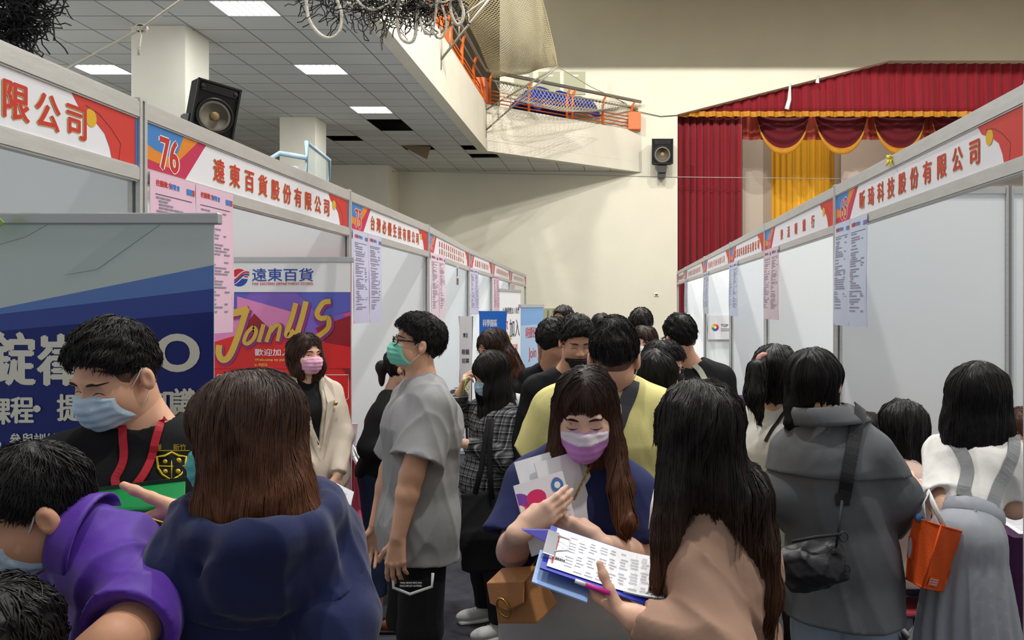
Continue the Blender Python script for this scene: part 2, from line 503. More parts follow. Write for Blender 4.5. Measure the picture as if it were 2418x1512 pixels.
def drape(name, x0, x1, z0, z1, y, folds, amp, m, label, cat='curtain', seed=0, group=None, parent=None):
    rnd = random.Random(seed); ph = [rnd.uniform(0, 6.28) for _ in range(6)]
    def fn(u, v):
        wv = math.sin(u * folds * 6.283 + ph[0] + .8 * math.sin(u * 9 + ph[1])) + .4 * math.sin(u * folds * 2.3 * 6.283 + ph[2] + v * .8)
        return Vector((x0 + (x1 - x0) * u, y + amp * wv * (.6 + .4 * (1 - v)), z0 + (z1 - z0) * v))
    b = MB(); b.grid(fn, max(24, int(folds * 14)), 8)
    o = b.build(name, m, parent, solid=.012)
    if label: tag(o, label, cat, group)
    return o
YC = 19.55
drape('stage_curtain', at(1592, 0, YC).x, at(1753, 0, YC).x, .95, at(0, 266, YC).z, YC, 9, .09, red, 'tall dark red velvet curtain at the left of the stage', seed=3)
vr = empty('curtain_valance', (at(2100, 0, YC).x, YC - .3, at(0, 262, YC).z), 'wide pleated red valance with gold hem across the top of the stage', 'curtain')
drape('valance_cloth', 1.2, 13.9, at(0, 264, YC - .3).z, at(0, 146, YC - .3).z, YC - .3, 46, .05, red, None, seed=4, parent=vr)
drape('gold_hem', 1.2, 13.9, at(0, 276, YC - .36).z, at(0, 263, YC - .36).z, YC - .36, 46, .05, goldtrim, None, seed=4, parent=vr)
YS = 20.2
drape('pleated_pelmet', at(1752, 0, YS).x, 13.9, at(0, 330, YS).z, at(0, 262, YS).z, YS, 30, .05, salmon, 'salmon pleated pelmet behind the swags', seed=5)
for k, cx in enumerate((1848, 1985, 2122, 2259)):
    sw = empty('curtain_swag', at(cx, 275, YS - .25), 'draped wine red swag with gold fringe above the stage, %s' % ('leftmost of the row', 'second of the row', 'third of the row', 'rightmost of the row')[k], 'curtain swag', 'red swags over the stage')
    x0, x1 = at(cx - 69, 0, YS - .25).x, at(cx + 69, 0, YS - .25).x
    zt, zb = at(0, 268, YS).z, at(0, 356, YS).z
    def swag(u, v, ex=0):
        t = 2 * u - 1
        sag = math.sqrt(max(0, 1 - abs(t) ** 2.1))
        z = zt + (zb - zt - ex) * v * sag
        return Vector((x0 + (x1 - x0) * (.5 + .5 * t * (1 - .12 * v)), YS - .25 - .16 * math.sin(math.pi * v * .9) * sag - .03 * math.sin(v * 26) * sag, z))
    b = MB(); b.grid(swag, 30, 26); b.build('swag_cloth', dred, sw, solid=.01)
    b = MB(); b.grid(lambda u, v: swag(u, 1.0) + Vector((0, -.02, -.16 * v * (.35 + .65 * math.sqrt(max(0, 1 - (2 * u - 1) ** 2))))), 60, 2); b.build('gold_fringe', goldtrim, sw, solid=.006)
YG = 22.4
drape('gold_curtain', at(1816, 0, YG).x, at(1975, 0, YG).x, 1.0, at(0, 262, YG).z, YG, 10, .06, gold, 'bright golden yellow curtain hanging at the back of the stage', seed=6)
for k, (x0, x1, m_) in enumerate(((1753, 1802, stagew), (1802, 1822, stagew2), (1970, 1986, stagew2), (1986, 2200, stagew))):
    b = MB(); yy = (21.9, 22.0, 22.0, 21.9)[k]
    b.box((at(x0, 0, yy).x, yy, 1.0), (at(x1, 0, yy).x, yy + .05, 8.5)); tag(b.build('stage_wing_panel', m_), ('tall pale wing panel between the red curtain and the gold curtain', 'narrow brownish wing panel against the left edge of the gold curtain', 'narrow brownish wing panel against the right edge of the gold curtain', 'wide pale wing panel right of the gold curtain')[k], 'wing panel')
b = MB(); b.tube([at(1866, 196, 18.992), at(1864, 235, 18.95), at(1858, 258, 18.93)], [.02, .05, .06], 6, flat=.3); tag(b.build('paper_streamer', mat('white_paper', (236, 238, 240), .7)), 'white paper streamer hanging before the red valance', 'streamer')
b = MB(); b.tube([at(1932, 178, 18.992), at(1930, 196, 18.93)], [.02, .05], 6, flat=.3); tag(b.build('paper_streamer', MATS['white_paper']), 'short white scrap hanging from the edge of the stage opening', 'streamer')
b = MB(); b.tube([at(800, 402, 18.11), at(1200, 410, 18.985), at(1598, 418, 18.985), at(2150, 424, 18.9)], .008, 5); tag(b.build('steel_wire', mat('wire_grey', (190, 190, 186), .4, .5)), 'thin steel wire stretched across the hall before the stage', 'wire')
b = MB(); b.tube([at(1440, 222, 18.9), at(1500, 262, 18.95), at(1560, 275, 18.97), at(1602, 272, 18.97)], .008, 5); tag(b.build('cable', darkvoid), 'thin dark cable running from the railing to the stage opening', 'cable')
# ------------------------------------------------------------------ loudspeakers
black = mat('black_carpet_cover', (24, 24, 25), .85, bump=.4, bscale=150)
blackp = mat('black_plastic', (18, 18, 19), .4)
cone = mat('speaker_cone', (120, 112, 100), .6)
dust = mat('speaker_dust_cap', (150, 120, 80), .5)
def speaker(c, w, h, dp, M, label, bracket):
    c = Vector(c)
    r = empty('loudspeaker', c, label, 'loudspeaker')
    T = Matrix.Translation(c) @ M.to_4x4()
    b = MB()
    # trapezoid cabinet, front towards local -y
    w2, h2, k = w / 2, h / 2, .86
    b.hexa([T @ Vector(p) for p in ((-w2, 0, -h2), (w2, 0, -h2), (w2 * k, dp, -h2), (-w2 * k, dp, -h2), (-w2, 0, h2), (w2, 0, h2), (w2 * k, dp, h2), (-w2 * k, dp, h2))])
    b.build('cabinet', black, r, bevel=.012)
    b = MB(); f = .02
    for (x0, x1, z0, z1) in ((-w2, -w2 + f, -h2, h2), (w2 - f, w2, -h2, h2), (-w2, w2, -h2, -h2 + f), (-w2, w2, h2 - f, h2)):
        b.box((x0, -.02, z0), (x1, .0, z1), 0, T)
    b.build('front_rim', blackp, r)
    ax = M @ Vector((0, -1, 0)); R_ = w * .42
    cc = T @ Vector((0, 0, -h * .13))
    b = MB(); b.lathe([(R_ * 1.04, .0), (R_ * 1.04, .018), (R_ * .93, .02), (R_ * .90, .004)], cc, ax, 32); b.build('woofer_ring', blackp, r)
    b = MB(); b.lathe([(R_ * .9, .006), (R_ * .82, .012), (R_ * .74, .006), (R_ * .28, .003)], cc, ax, 32); b.build('woofer_cone', cone, r)
    b = MB(); b.lathe([(R_ * .27, .002), (R_ * .22, .018), (R_ * .1, .026), (.001, .028)], cc, ax, 20); b.build('dust_cap', dust, r)
    b = MB(); b.box((-w2 * .8, -.012, h * .3), (w2 * .8, 0, h * .44), 0, T); b.box((-w2 * .55, -.016, h * .33), (w2 * .55, -.01, h * .41), 1, T); b.build('tweeter_horn', [blackp, darkvoid], r)
    for s in (-1, 1):
        b = MB(); b.lathe([(w * .055, 0), (w * .055, .004)], T @ Vector((s * w * .38, -.014, h * .37)), ax, 14); b.build('bass_port', darkvoid, r)
    b = MB()
    if bracket == 'side':
        b.box((-w2 * .8, dp * .5, -h2 * .9), (-w2 * .65, dp + .25, -h2 * .3), 0, T); b.box((-w2 * 1.05, dp * .2, -h2 * .9), (-w2 * .9, dp * .9, -h2 * .35), 0, T)
    else:
        b.box((-w * .2, .05, -h2 - .2), (w * .2, .3, -h2), 0, T); b.box((-w * .17, .1, -h2 - .32), (w * .17, .548, -h2 - .18), 0, T)
    if bracket == 'side': b.tube([T @ Vector((0, dp * .8, 0)), (-4.93, 9.3, c.z)], .025, 8)
    b.build('wall_bracket', mat('bracket_grey', (62, 64, 66), .5), r, bevel=.01)
M1 = Matrix.Rotation(R(44), 3, 'Z') @ Matrix.Rotation(R(7), 3, 'Y') @ Matrix.Rotation(R(8), 3, 'X')
c = W(516, 262, 8.55); c.y -= .06
speaker(c, .44, .56, .36, M1, 'large black loudspeaker tilted down on the cream column above the left booths', 'side')
speaker((xw(1561), YB - .55, zw(373) + .05), .5, .58, .4, Matrix.Rotation(R(6), 3, 'X'), 'black loudspeaker on the back wall beside the stage', 'below')
# basketball hoop frame above the left booths
hb = mat('pale_blue_steel', (164, 190, 204), .45)
r = empty('basketball_backboard', W(750, 390, 9.6), 'clear basketball backboard in a pale blue frame behind the left booth signs', 'backboard')
p = [W(724, 336, 9.4), W(777, 378, 10.2), W(775, 440, 10.2), W(724, 410, 9.4)]
p = [Vector(q) for q in p]
p[3] = Vector((p[0].x, p[0].y, p[0].z - .75)); p[2] = Vector((p[1].x, p[1].y, p[1].z - .75))
b = MB(); b.tube(p, .028, 6, closed=True); b.build('frame', hb, r)
gl = mat('backboard_glass', (190, 204, 204), .08, alpha=.35)
b = MB(); b.slab(p, (p[1] - p[0]).cross(p[3] - p[0]), .008); b.build('board_glass', gl, r)
b = MB()
a0 = p[0].lerp(p[3], .25)
b.tube([a0, W(660, 362, 9.3), W(642, 372, 9.2), W(638, 470, 9.2)], .03, 8); b.tube([p[0].lerp(p[3], .75), p[1].lerp(p[2], .75)], .02, 6); b.tube([p[0].lerp(p[3], .75), W(700, 396, 9.3), W(640, 390, 9.2)], .02, 6); b.tube([W(640, 400, 9.2), Vector((W(640, 400, 9.2).x, 9.2, .0))], .045, 8)
b.build('support_arm', hb, r)
b = MB(); b.box((12, -4, 0), (12.2, 19.3, 12)); structure(b.build('wall_right', cream))
# ------------------------------------------------------------------ nets and ropes
def strands(mb, lst, r, mi=0, n=4):
    for pts in lst: mb.tube(pts, r, n, mi)
def net_patch(A, B, C, D, nu, nv, sag, r, m, name, label, wob=.02, seed=0):
    """diagonal mesh between the corners A B (top) and D C (bottom)"""
    rnd = random.Random(seed); mb = MB()
    def P(u, v):
        p = A.lerp(B, u).lerp(D.lerp(C, u), v)
        return p + sag * (math.sin(math.pi * u) * math.sin(math.pi * v)) + Vector((wob * math.sin(17 * u + 5 * v), 0, wob * math.sin(13 * v + 9 * u)))
    def line(u0, v0, du, dv):
        pts = []; u, v = u0, v0
        while -1e-6 <= u <= 1 + 1e-6 and -1e-6 <= v <= 1 + 1e-6:
            pts.append(P(u, v)); u += du; v += dv
        if len(pts) > 1: mb.tube(pts, r, 3)
    du, dv = 1 / nu, 1 / nv
    for i in range(nu):
        line(i * du, 0, du, dv); line(i * du, 1, du, -dv)
    for j in range(1, nv):
        line(0, j * dv, du, dv); line(0, j * dv, du, -dv)
    for e in ((0, 0, du, 0), (0, 1, du, 0), (0, 0, 0, dv), (1, 0, 0, dv)): line(*e)
    return tag(mb.build(name, m), label, 'net')
netm = mat('beige_net', (176, 164, 128), .8)
netw = mat('white_net', (196, 190, 170), .8)
net_patch(W(1062, -30, 12.6), W(1268, -60, 15.2), W(1316, 156, 15.5), W(1168, 186, 16.2), 26, 44, Vector((.15, -.2, -.25)), .0075, netm, 'safety_net', 'beige safety net hanging over the balcony railing')
net_patch(W(1165, 190, 16.0), W(1490, 250, 18.6), W(1430, 262, 18.4), W(1190, 236, 15.9), 40, 7, Vector((.05, -.1, -.25)), .006, netw, 'draped_net', 'pale net draped along the balcony railing', .02, 2)
net_patch(W(1156, 256, 15.9), W(1420, 292, 17.6), W(1235, 345, 15.9), W(1165, 318, 15.8), 22, 12, Vector((.0, -.1, -.15)), .0035, mat('grey_net', (196, 188, 168), .8), 'draped_net', 'thin pale net drooping in front of the cream parapet', .02, 3)
# brackets that carried the net
brm = mat('bracket_steel', (150, 144, 130), .5, .4)
for k, (base, tip, lab) in enumerate(((Vector((CORNX + .01, 16.3, 5.42)), W(1316, 157, 15.5), 'steel truss arm on the corner of the balcony parapet'), (Vector((CORNX + .01, 12.05, 5.55)), W(1165, -14, 11.6), 'steel truss arm further up the balcony parapet'))):
    b = MB(); up = Vector((0, 0, .42)); b2 = base + up
    b.tube([base - Vector((0, 0, .15)), b2 + Vector((0, 0, .1))], .018, 6)
    b.tube([base, tip], .02, 6); b.tube([b2, tip], .02, 6)
    for t in (.18, .36, .54): b.tube([base.lerp(tip, t), b2.lerp(tip, t)], .012, 5)
    tag(b.build('net_bracket', brm), lab, 'bracket')
b = MB(); q0 = W(1268, -20, 15.2); q1 = W(1316, 157, 15.5); b.tube([q0, q0.lerp(q1, .4) + Vector((-.05, 0, 0)), q1, W(1395, 205, 17.6), W(1480, 245, 18.4)], .009, 5); tag(b.build('rope', netm), 'slack thin rope along the edge of the beige net', 'rope')
# black net bundle, upper left
def tangle(mb, c, rad, n, seg, r, seed, mi=0, droop=.4, step=.06):
    rnd = random.Random(seed)
    for _ in range(n):
        p = Vector((c[0] + rnd.gauss(0, rad[0]), c[1] + rnd.gauss(0, rad[1]), c[2] + rnd.gauss(0, rad[2])))
        d = Vector((rnd.gauss(0, 1), rnd.gauss(0, .5), rnd.gauss(0, 1))).normalized(); pts = [p]
        for _k in range(seg):
            d = (d + Vector((rnd.gauss(0, .55), rnd.gauss(0, .4), rnd.gauss(0, .55) - droop * .25))).normalized()
            p = p + d * step; pts.append(p)
        mb.tube(pts, r, 4, mi)
cord_b = mat('black_cord', (24, 25, 27), .8)
rope = mat('white_rope', (222, 216, 200), .8, bump=.6, bscale=90)
ropeg = mat('grey_cord', (126, 122, 112), .8)
b = MB()
rnd = random.Random(11)
for k in range(46):
    t = k / 45
    a = W(-40 + 190 * t, -40, 4.3); z = W(-60 + 130 * t, 150 - 60 * t, 4.3)
    pts = []
    for i in range(9):
        s = i / 8
        p = a.lerp(z, s); pts.append(p + Vector((.035 * math.sin(9 * s + k * 1.7) + rnd.gauss(0, .012), rnd.gauss(0, .05), rnd.gauss(0, .012) - .03 * math.sin(3 * s))))
    b.tube(pts, .0045, 4)
for k in range(26):
    a = W(-60, -20 + 6 * k, 4.3); z = W(150 - 4.2 * k, -40 + 6.5 * k, 4.3); pts = []
    for i in range(9):
        s = i / 8; p = a.lerp(z, s); pts.append(p + Vector((rnd.gauss(0, .012), rnd.gauss(0, .05), rnd.gauss(0, .015) + .02 * math.sin(8 * s + k))))
    b.tube(pts, .0045, 4)
tangle(b, tuple(W(30, 40, 4.3)), (.09, .06, .09), 170, 6, .0036, 5, step=.03)
tag(b.build('net_bundle', cord_b), 'dense black net bundle hanging in the upper left corner', 'net')
# tangle of cords and ropes, top centre
b = MB()
for (px, sp, n, sd) in ((760, .05, 30, 1), (840, .06, 46, 2), (920, .07, 90, 3), (985, .06, 80, 4), (1050, .05, 40, 6)):
    tangle(b, tuple(W(px, 0 if px < 880 else 10, 5.0)), (sp * 1.3, .05, sp * .75), int(n * 1.25), 6, .003, sd, step=.03)
tag(b.build('net_bundle', cord_b), 'black cord tangle of a gathered net at the top centre', 'net')
b = MB()
for (px, sp, n, sd) in ((860, .06, 14, 21), (940, .07, 34, 22), (1010, .05, 20, 23)):
    tangle(b, tuple(W(px, 16, 4.98)), (sp * 1.3, .05, sp * .8), n, 6, .0042, sd, step=.032)
tag(b.build('net_bundle', ropeg), 'grey cord tangle mixed into the black net at the top centre', 'net')
loops = [[(722, -20), (728, 40), (752, 78), (780, 90), (803, 72), (806, 30), (792, -10)], [(945, -20), (938, 40), (945, 85), (962, 100), (978, 92), (984, 50), (990, -10)], [(1062, -20), (1065, 30), (1078, 57), (1090, 52), (1094, 25), (1080, -10)], [(990, 40), (998, 65), (1012, 80), (1022, 72), (1028, 40), (1032, -10)], [(1020, 70), (1032, 88), (1046, 86), (1054, 60), (1046, 20), (1030, -20)], [(780, -20), (830, 10), (880, -10)], [(838, -10), (856, 14), (890, 22), (940, -5)], [(990, -20), (1010, 12), (1050, 5), (1100, -10), (1140, -6)]]
for k, lp in enumerate(loops):
    pts = [W(x, y, 4.93 + .02 * (k % 3)) for x, y in lp]
    fine = []
    for i in range(len(pts) - 1):
        p0, p1, p2, p3 = pts[max(i - 1, 0)], pts[i], pts[i + 1], pts[min(i + 2, len(pts) - 1)]
        for s in range(6):
            t = s / 6; fine.append(.5 * ((2 * p1) + (p2 - p0) * t + (2 * p0 - 5 * p1 + 4 * p2 - p3) * t * t + (3 * p1 - p0 - 3 * p2 + p3) * t ** 3))
    fine.append(pts[-1])
    b = MB(); b.tube(fine, .0105 if k < 3 else .008, 8)
    tag(b.build('rope', rope), 'white rope loop in the net tangle, %s' % ('large one at the left end', 'long one hanging lowest at its middle', 'loop before the orange balcony posts', 'thin loop beside the parapet', 'thin loop crossing the parapet edge', 'slack piece along the top edge at the left', 'slack piece along the top edge at the middle', 'slack piece running off right')[k], 'rope', 'white ropes in the net tangle')
b = MB()
k0 = W(333, 68, 5.2)
b.tube([W(120, 184, 5.6), k0, W(450, -16, 4.9)], .009, 8)
for i in range(3): b.tube([k0 + Vector((.03 * math.cos(a) - .01 + .012 * i, -.005, .022 * math.sin(a))) for a in np.linspace(0, 6.283, 10)[:-1]], .009, 6, closed=True)
b.tube([k0, k0 + Vector((.01, -.02, -.05)), k0 + Vector((0, -.02, -.12)), k0 + Vector((-.005, -.02, -.18))], .008, 7)
tag(b.build('rope', rope), 'taut white rope with a knot crossing in front of the first column', 'rope')
# ------------------------------------------------------------------ exhibition booths
HB = 2.49
PL = [(-1.607, .62), (-1.607, 2.664), (-1.604, 4.747), (-1.612, 6.8), (-1.763, 9.53), (-1.813, 11.66), (-1.92, 14.5), (-1.98, 17.6)]
PR = [(1.29, 2.43), (1.29, 4.556), (1.29, 6.68), (1.29, 8.69), (1.29, 11.19), (1.29, 14.2), (1.29, 16.0)]
signw = mat('sign_white', (232, 232, 240), .5)
redink = mat('red_ink', (196, 42, 34), .5); yelink = mat('yellow_ink', (226, 190, 70), .5)
s_red = mat('sign_red', (206, 52, 44), .5); s_blue = mat('sign_blue', (58, 128, 200), .5); s_or = mat('sign_orange', (226, 136, 30), .5); s_cr = mat('sign_crimson', (196, 36, 84), .5); s_gold = mat('sign_gold', (222, 176, 28), .5); s_line = mat('sign_line', (120, 20, 24), .5)
white = mat('print_white', (236, 236, 238), .5); ink = mat('black_ink', (52, 50, 62), .6); inkl = mat('grey_ink', (142, 138, 158), .6)
def post(x, y, label):
    b = MB()
    b.box((x - .012, y - .012, 0), (x + .012, y + .012, HB), 1)
    for (sx, sy) in ((1, 1), (1, -1), (-1, 1), (-1, -1)):
        b.box((min(x + sx * .006, x + sx * .021), min(y + sy * .006, y + sy * .021), 0), (max(x + sx * .006, x + sx * .021), max(y + sy * .006, y + sy * .021), HB), 0)
    b.box((x - .02, y - .02, HB), (x + .02, y + .02, HB + .008), 0)
    return tag(b.build('booth_post', [alu, alu_d], None, (x, y, 0)), label, 'post', 'aluminium booth posts')
def fascia(a, c, name, num, texts, label, left):
    """a = near post, c = far post"""
    A, C_ = Vector((*a, 0)), Vector((*c, 0))
    dv = (C_ - A).normalized(); ln = (C_ - A).length - .044
    nv = Vector((dv.y, -dv.x, 0)) if left else Vector((-dv.y, dv.x, 0))
    s0 = A + dv * .022; s1 = C_ - dv * .022
    r = empty('fascia_sign', (A + C_) / 2 + Vector((0, 0, 2.215)), label, 'booth sign', 'numbered signs over the booths')
    for nm, z0, z1 in (('top_rail', HB - .064, HB), ('bottom_rail', 2.215, 2.268)):
        b = MB(); hw = nv * .016
        b.hexa([s0 - hw + Vector((0,0,z0)), s1 - hw + Vector((0,0,z0)), s1 + hw + Vector((0,0,z0)), s0 + hw + Vector((0,0,z0)), s0 - hw + Vector((0,0,z1)), s1 - hw + Vector((0,0,z1)), s1 + hw + Vector((0,0,z1)), s0 + hw + Vector((0,0,z1))])
        b.hexa([p + nv * .017 for p in (s0 + Vector((0,0,z0+.006)), s1 + Vector((0,0,z0+.006)), s1 + Vector((0,0,z0+.006)) + nv*.003, s0 + Vector((0,0,z0+.006)) + nv*.003, s0 + Vector((0,0,z1-.006)), s1 + Vector((0,0,z1-.006)), s1 + Vector((0,0,z1-.006)) + nv*.003, s0 + Vector((0,0,z1-.006)) + nv*.003)])
        b.build(nm, alu, r)
    h = 2.426 - 2.268
    o = (s0 if left else s1) + nv * .012 + Vector((0, 0, 2.268)); u = dv if left else -dv
    sh = Sheet(o, u, (0, 0, 1), ln, h, signw)
    # number block
    e = .012
    sh.poly([(0, 0), (.25, 0), (.40, h), (0, h)], s_cr)
    sh.poly([(0, h * .22)] + [(.11 + .10 * math.sin(t * 1.5) , h * (.22 - .12 * math.sin(t * 3)) + h * .10 * t) for t in (.3, .6, .9, 1.2)] + [(.34, h), (0, h)], s_or)
    sh.poly([(0, h * .55), (.06, h * .46), (.14, h * .42), (.2, h * .56), (.24, h), (0, h)], s_blue)
    if num:
        sh.text(num, .088, h * .02, h * .95, white, bold=.010, width=.115)
        sh.text(num, .088, h * .02, h * .95, redink, bold=.004, width=.115)
    # red end piece with gold dot
    L = ln
    sh.poly([(L, 0), (L, h), (L - .32, h), (L - .29, h * .8), (L - .22, h * .64), (L - .17, h * .45), (L - .145, h * .2), (L - .135, 0)], s_red)
    sh.disc(L - .235, h * .66, .026, s_gold, .028)
    sh.stroke([(L - .26, h * .86), (L - .2, h * .8), (L - .14, h * .6), (L - .09, h * .35), (L - .1, 0)], .003, s_line)
    sh.poly([(L - .012, 0), (L, 0), (L, h), (L - .012, h)], s_blue)
    for (s, x0, x1, y0, hh) in texts:
        n = len(s); g = (x1 - x0) * ln / n; wd = min(g * .84, hh * h * 1.0)
        sh.text(s, x0 * ln - .0008, y0 * h - .0008, hh * h, yelink, bold=.0044, gap=g, width=wd)
        sh.text(s, x0 * ln, y0 * h, hh * h, redink, bold=.0032, gap=g, width=wd)
    sh.build('sign_panel', r)
LT = [
    ('', '', [('股份有限公司', .525, .885, .18, .64)], 'booth sign ending with three large red characters, nearest on the left'),
    ('', '76', [('遠東百貨股份有限公司', .222, .87, .2, .58)], 'booth sign numbered 76 with ten red characters, left row'),
    ('', '75', [('台灣必優生技有限公司', .197, .863, .2, .58)], 'booth sign numbered 75, left row, above the lavender posters'),
    ('', '74', [('泰德思恩德花郵股份有限公司', .20, .86, .52, .34), ('台灣分公司數位整合創業中心', .20, .86, .1, .34)], 'booth sign numbered 74 with two crowded lines of red characters, left row'),
    ('', '73', [('浩騰電子有限公司', .22, .84, .22, .5)], 'booth sign numbered 73, fourth from the near end of the left row'),
    ('', '72', [('台灣精密醫材股份有限公司', .20, .86, .24, .48)], 'booth sign numbered 72, second from the far end of the left row'),
    ('', '71', [('永豐科技股份有限公司', .20, .86, .24, .48)], 'booth sign numbered 71 at the far end of the left row'),
]
RT = [
    ('65', [('昕琦科技股份有限公司', .203, .88, .2, .58)], 'booth sign numbered 65 with ten red characters, nearest on the right'),
    ('66', [('樂活眼鏡行', .29, .857, .22, .5)], 'booth sign numbered 66 with five spaced red characters, right row'),
    ('67', [('宏眾達科技股份有限公司', .16, .9, .22, .52)], 'booth sign numbered 67, third from the near end of the right row'),
    ('68', [('連勝電子股份有限公司', .2, .86, .22, .5)], 'booth sign numbered 68, third from the far end of the right row'),
    ('69', [('億光機電工程股份有限公司', .2, .86, .22, .5)], 'booth sign numbered 69, second from the far end of the right row'),
    ('70', [('新竹物流股份有限公司', .2, .86, .22, .5)], 'booth sign numbered 70 at the far end of the right row'),
]
def partition(x, y, sgn, label, mid=.985):
    r = empty('booth_partition', (x + sgn * 1.0, y, 0), label, 'partition', 'white booth partitions', 'structure')
    for k in range(2):
        a, c = x + sgn * (.022 + k * mid), x + sgn * (k * mid + mid - .022)
        b = MB(); b.box((min(a, c), y - .004, .04), (max(a, c), y + .004, HB - .045)); b.build('panel', panelw, r)
        for z0, z1 in ((HB - .045, HB - .003), (.01, .05)):
            b = MB(); b.box((min(a, c), y - .014, z0), (max(a, c), y + .014, z1)); b.build('rail', alu, r)
        xx = x + sgn * (k + 1) * mid
        b = MB(); b.box((xx - .02, y - .02, 0), (xx + .02, y + .02, HB)); b.box((xx - .006, y - .024, 0), (xx + .006, y + .024, HB), 1); b.build('seam_post', [alu, alu_d], r)
ordl = ['nearest', 'second', 'third', 'fourth', 'fifth', 'sixth', 'seventh', 'farthest']
for i, (x, y) in enumerate(PL):
    post(x, y, 'aluminium booth post of the left row, %s' % (('out of view beside the camera', 'left of the number 76 sign', 'left of the number 75 sign', 'left of the number 74 sign', 'left of the number 73 sign', 'left of the number 72 sign', 'left of the number 71 sign', 'at the far end')[i]))
    if 0 < i < len(PL) - 1: partition(x, y, -1, 'white booth partition of the left row, %s from the camera' % ordl[i - 1])
    if i < len(PL) - 1: fascia(PL[i], PL[i + 1], '', LT[i][1], LT[i][2], LT[i][3], True)
for i, (x, y) in enumerate(PR):
    post(x, y, 'aluminium booth post of the right row, %s' % (('right of the number 65 sign', 'between the number 65 and 66 signs', 'between the number 66 and 67 signs', 'between the number 67 and 68 signs', 'between the number 68 and 69 signs', 'between the number 69 and 70 signs', 'at the far end')[i]))
    if i < len(PR) - 1: partition(x, y, 1, 'white booth partition of the right row, %s from the camera' % ordl[i]) if i else None
    if i < len(PR) - 1: fascia(PR[i], PR[i + 1], '', RT[i][0], RT[i][1], RT[i][2], False)
b = MB(); b.box((-3.72, .62, 0), (-3.68, 14.5, HB)); structure(b.build('wall_booths_left', panelw), 'white back wall of the left booths')
b = MB(); b.box((3.27, 2.5, 0), (3.31, 14.2, HB)); structure(b.build('wall_booths_right', panelw), 'white back wall of the right booths')
# job posters hanging from the signs
def posters(x, y0, left, base, accent, label, seed, both=True):
    rnd = random.Random(seed)
    w, h = .295, .57
    pa = mat('poster_%d_%d_%d' % tuple(base), base, .5); ac = mat('poster_%d_%d_%d' % accent, accent, .5)
    r = empty('job_poster', (x, y0, 1.69), label, 'poster', 'double job posters under the signs')
    for k in range(2):
        if left: o, u = (x + .03, y0 + k * w, 1.69), (0, 1, 0)
        else: o, u = (x - .03, y0 - k * w, 1.69), (0, -1, 0)
        s = Sheet(o, u, (0, 0, 1), w - .004, h, pa, .001, warp=lambda a, b_, k=k: .006 * math.sin(3 * a + k) * (1 - b_) + .004 * math.sin(5 * b_))
        s.poly([(0, 0), (.025, 0), (.012, h * .3), (.03, h * .55), (0, h * .7)], ac)
        s.poly([(w - .004, h * .1), (w - .026, h * .25), (w - .01, h * .5), (w - .004, h * .6)], ac)
        s.text('校園徵才', .035, h - .045, .022, redink, .0008); s.text('博覽會', .12, h - .045, .02, s_blue, .0006)
        s.rect(w - .065, h - .05, w - .01, h - .028, s_blue); s.rect(w - .025, h - .05, w - .01, h - .028, s_red)
        lines = []; frame = []
        y = h - .075
        frame.append((.03, y, w - .03, y + .0025))
        if k == 0: frame.append((.03, h * .28, w - .03, h * .28 + .002))
        while y > h * .17:
            y -= rnd.choice((.0115, .0125, .0125, .018)); x_ = .035 + rnd.choice((0, 0, 0, .015)); e = x_ + rnd.uniform(.05, .2)
            if rnd.random() < .25: lines.append((w - .09, y, w - .09 + rnd.uniform(.02, .05), y + .006)); e = min(e, w - .11)
            while x_ < e:
                ww = rnd.uniform(.012, .035); lines.append((x_, y, min(x_ + ww, e), y + .0062)); x_ += ww + .004
        s.rects(frame, ink); s.rects(lines, inkl)
        s.build('poster_sheet', r)
pk, lv, bl, gy = (228, 192, 214), (204, 204, 232), (196, 208, 230), (214, 196, 204)
posters(-1.607, 2.69, True, pk, (240, 150, 170), 'pink double job poster under the number 76 sign', 1)
posters(-1.604, 4.77, True, lv, (232, 176, 200), 'lavender double job poster under the number 75 sign', 2)
posters(-1.612, 6.83, True, (230, 206, 218), (240, 160, 190), 'pale pink double job poster under the number 74 sign', 3)
posters(-1.763, 9.55, True, lv, (200, 170, 220), 'lavender double job poster under the number 73 sign', 4)
posters(-1.813, 11.7, True, pk, (240, 160, 190), 'pink double job poster under the number 72 sign', 5)
posters(-1.92, 14.53, True, (232, 208, 214), (240, 160, 190), 'small pale pink double job poster under the number 71 sign', 6)
posters(1.29, 4.53, False, bl, (206, 170, 214), 'pale blue double job poster under the number 65 sign', 7)
posters(1.29, 6.65, False, gy, (230, 150, 186), 'pinkish grey double job poster under the number 66 sign', 8)
posters(1.29, 8.66, False, bl, (206, 180, 214), 'pale blue double job poster under the number 67 sign', 9)
posters(1.29, 11.16, False, (190, 198, 216), (206, 180, 214), 'greyish blue double job poster under the number 68 sign', 10)
posters(1.29, 14.17, False, (190, 198, 216), (206, 180, 214), 'greyish blue double job poster under the number 69 sign', 12)
s = Sheet((-1.655, 8.3, 2.02), (-.055, 1, 0), (0, 0, 1), .15, .2, mat('small_poster_grey', (196, 196, 206), .5)); s.rect(.0, .0, .15, .07, mat('small_poster_brown', (110, 80, 74), .5)); s.rect(.02, .09, .08, .18, ink); s.rect(.06, .2, .08, .215, MATS['small_poster_grey'])
tag(s.build('small_poster'), 'small dark picture poster hanging under the number 74 sign', 'poster')
s = Sheet(W(1672, 802, 11.15), (1, 0, 0), (0, 0, 1), .62, .34, white)
for k, c_ in enumerate(((230, 60, 50), (240, 150, 40), (240, 220, 60), (60, 170, 80), (50, 90, 190), (150, 40, 130))):
    s.poly([(.1, .17)] + [(.1 + .052 * math.cos(k * 1.047 + i * .2618), .17 + .052 * math.sin(k * 1.047 + i * .2618)) for i in range(5)], mat('wheel_%d' % k, c_, .5))
s.disc(.1, .17, .018, white)
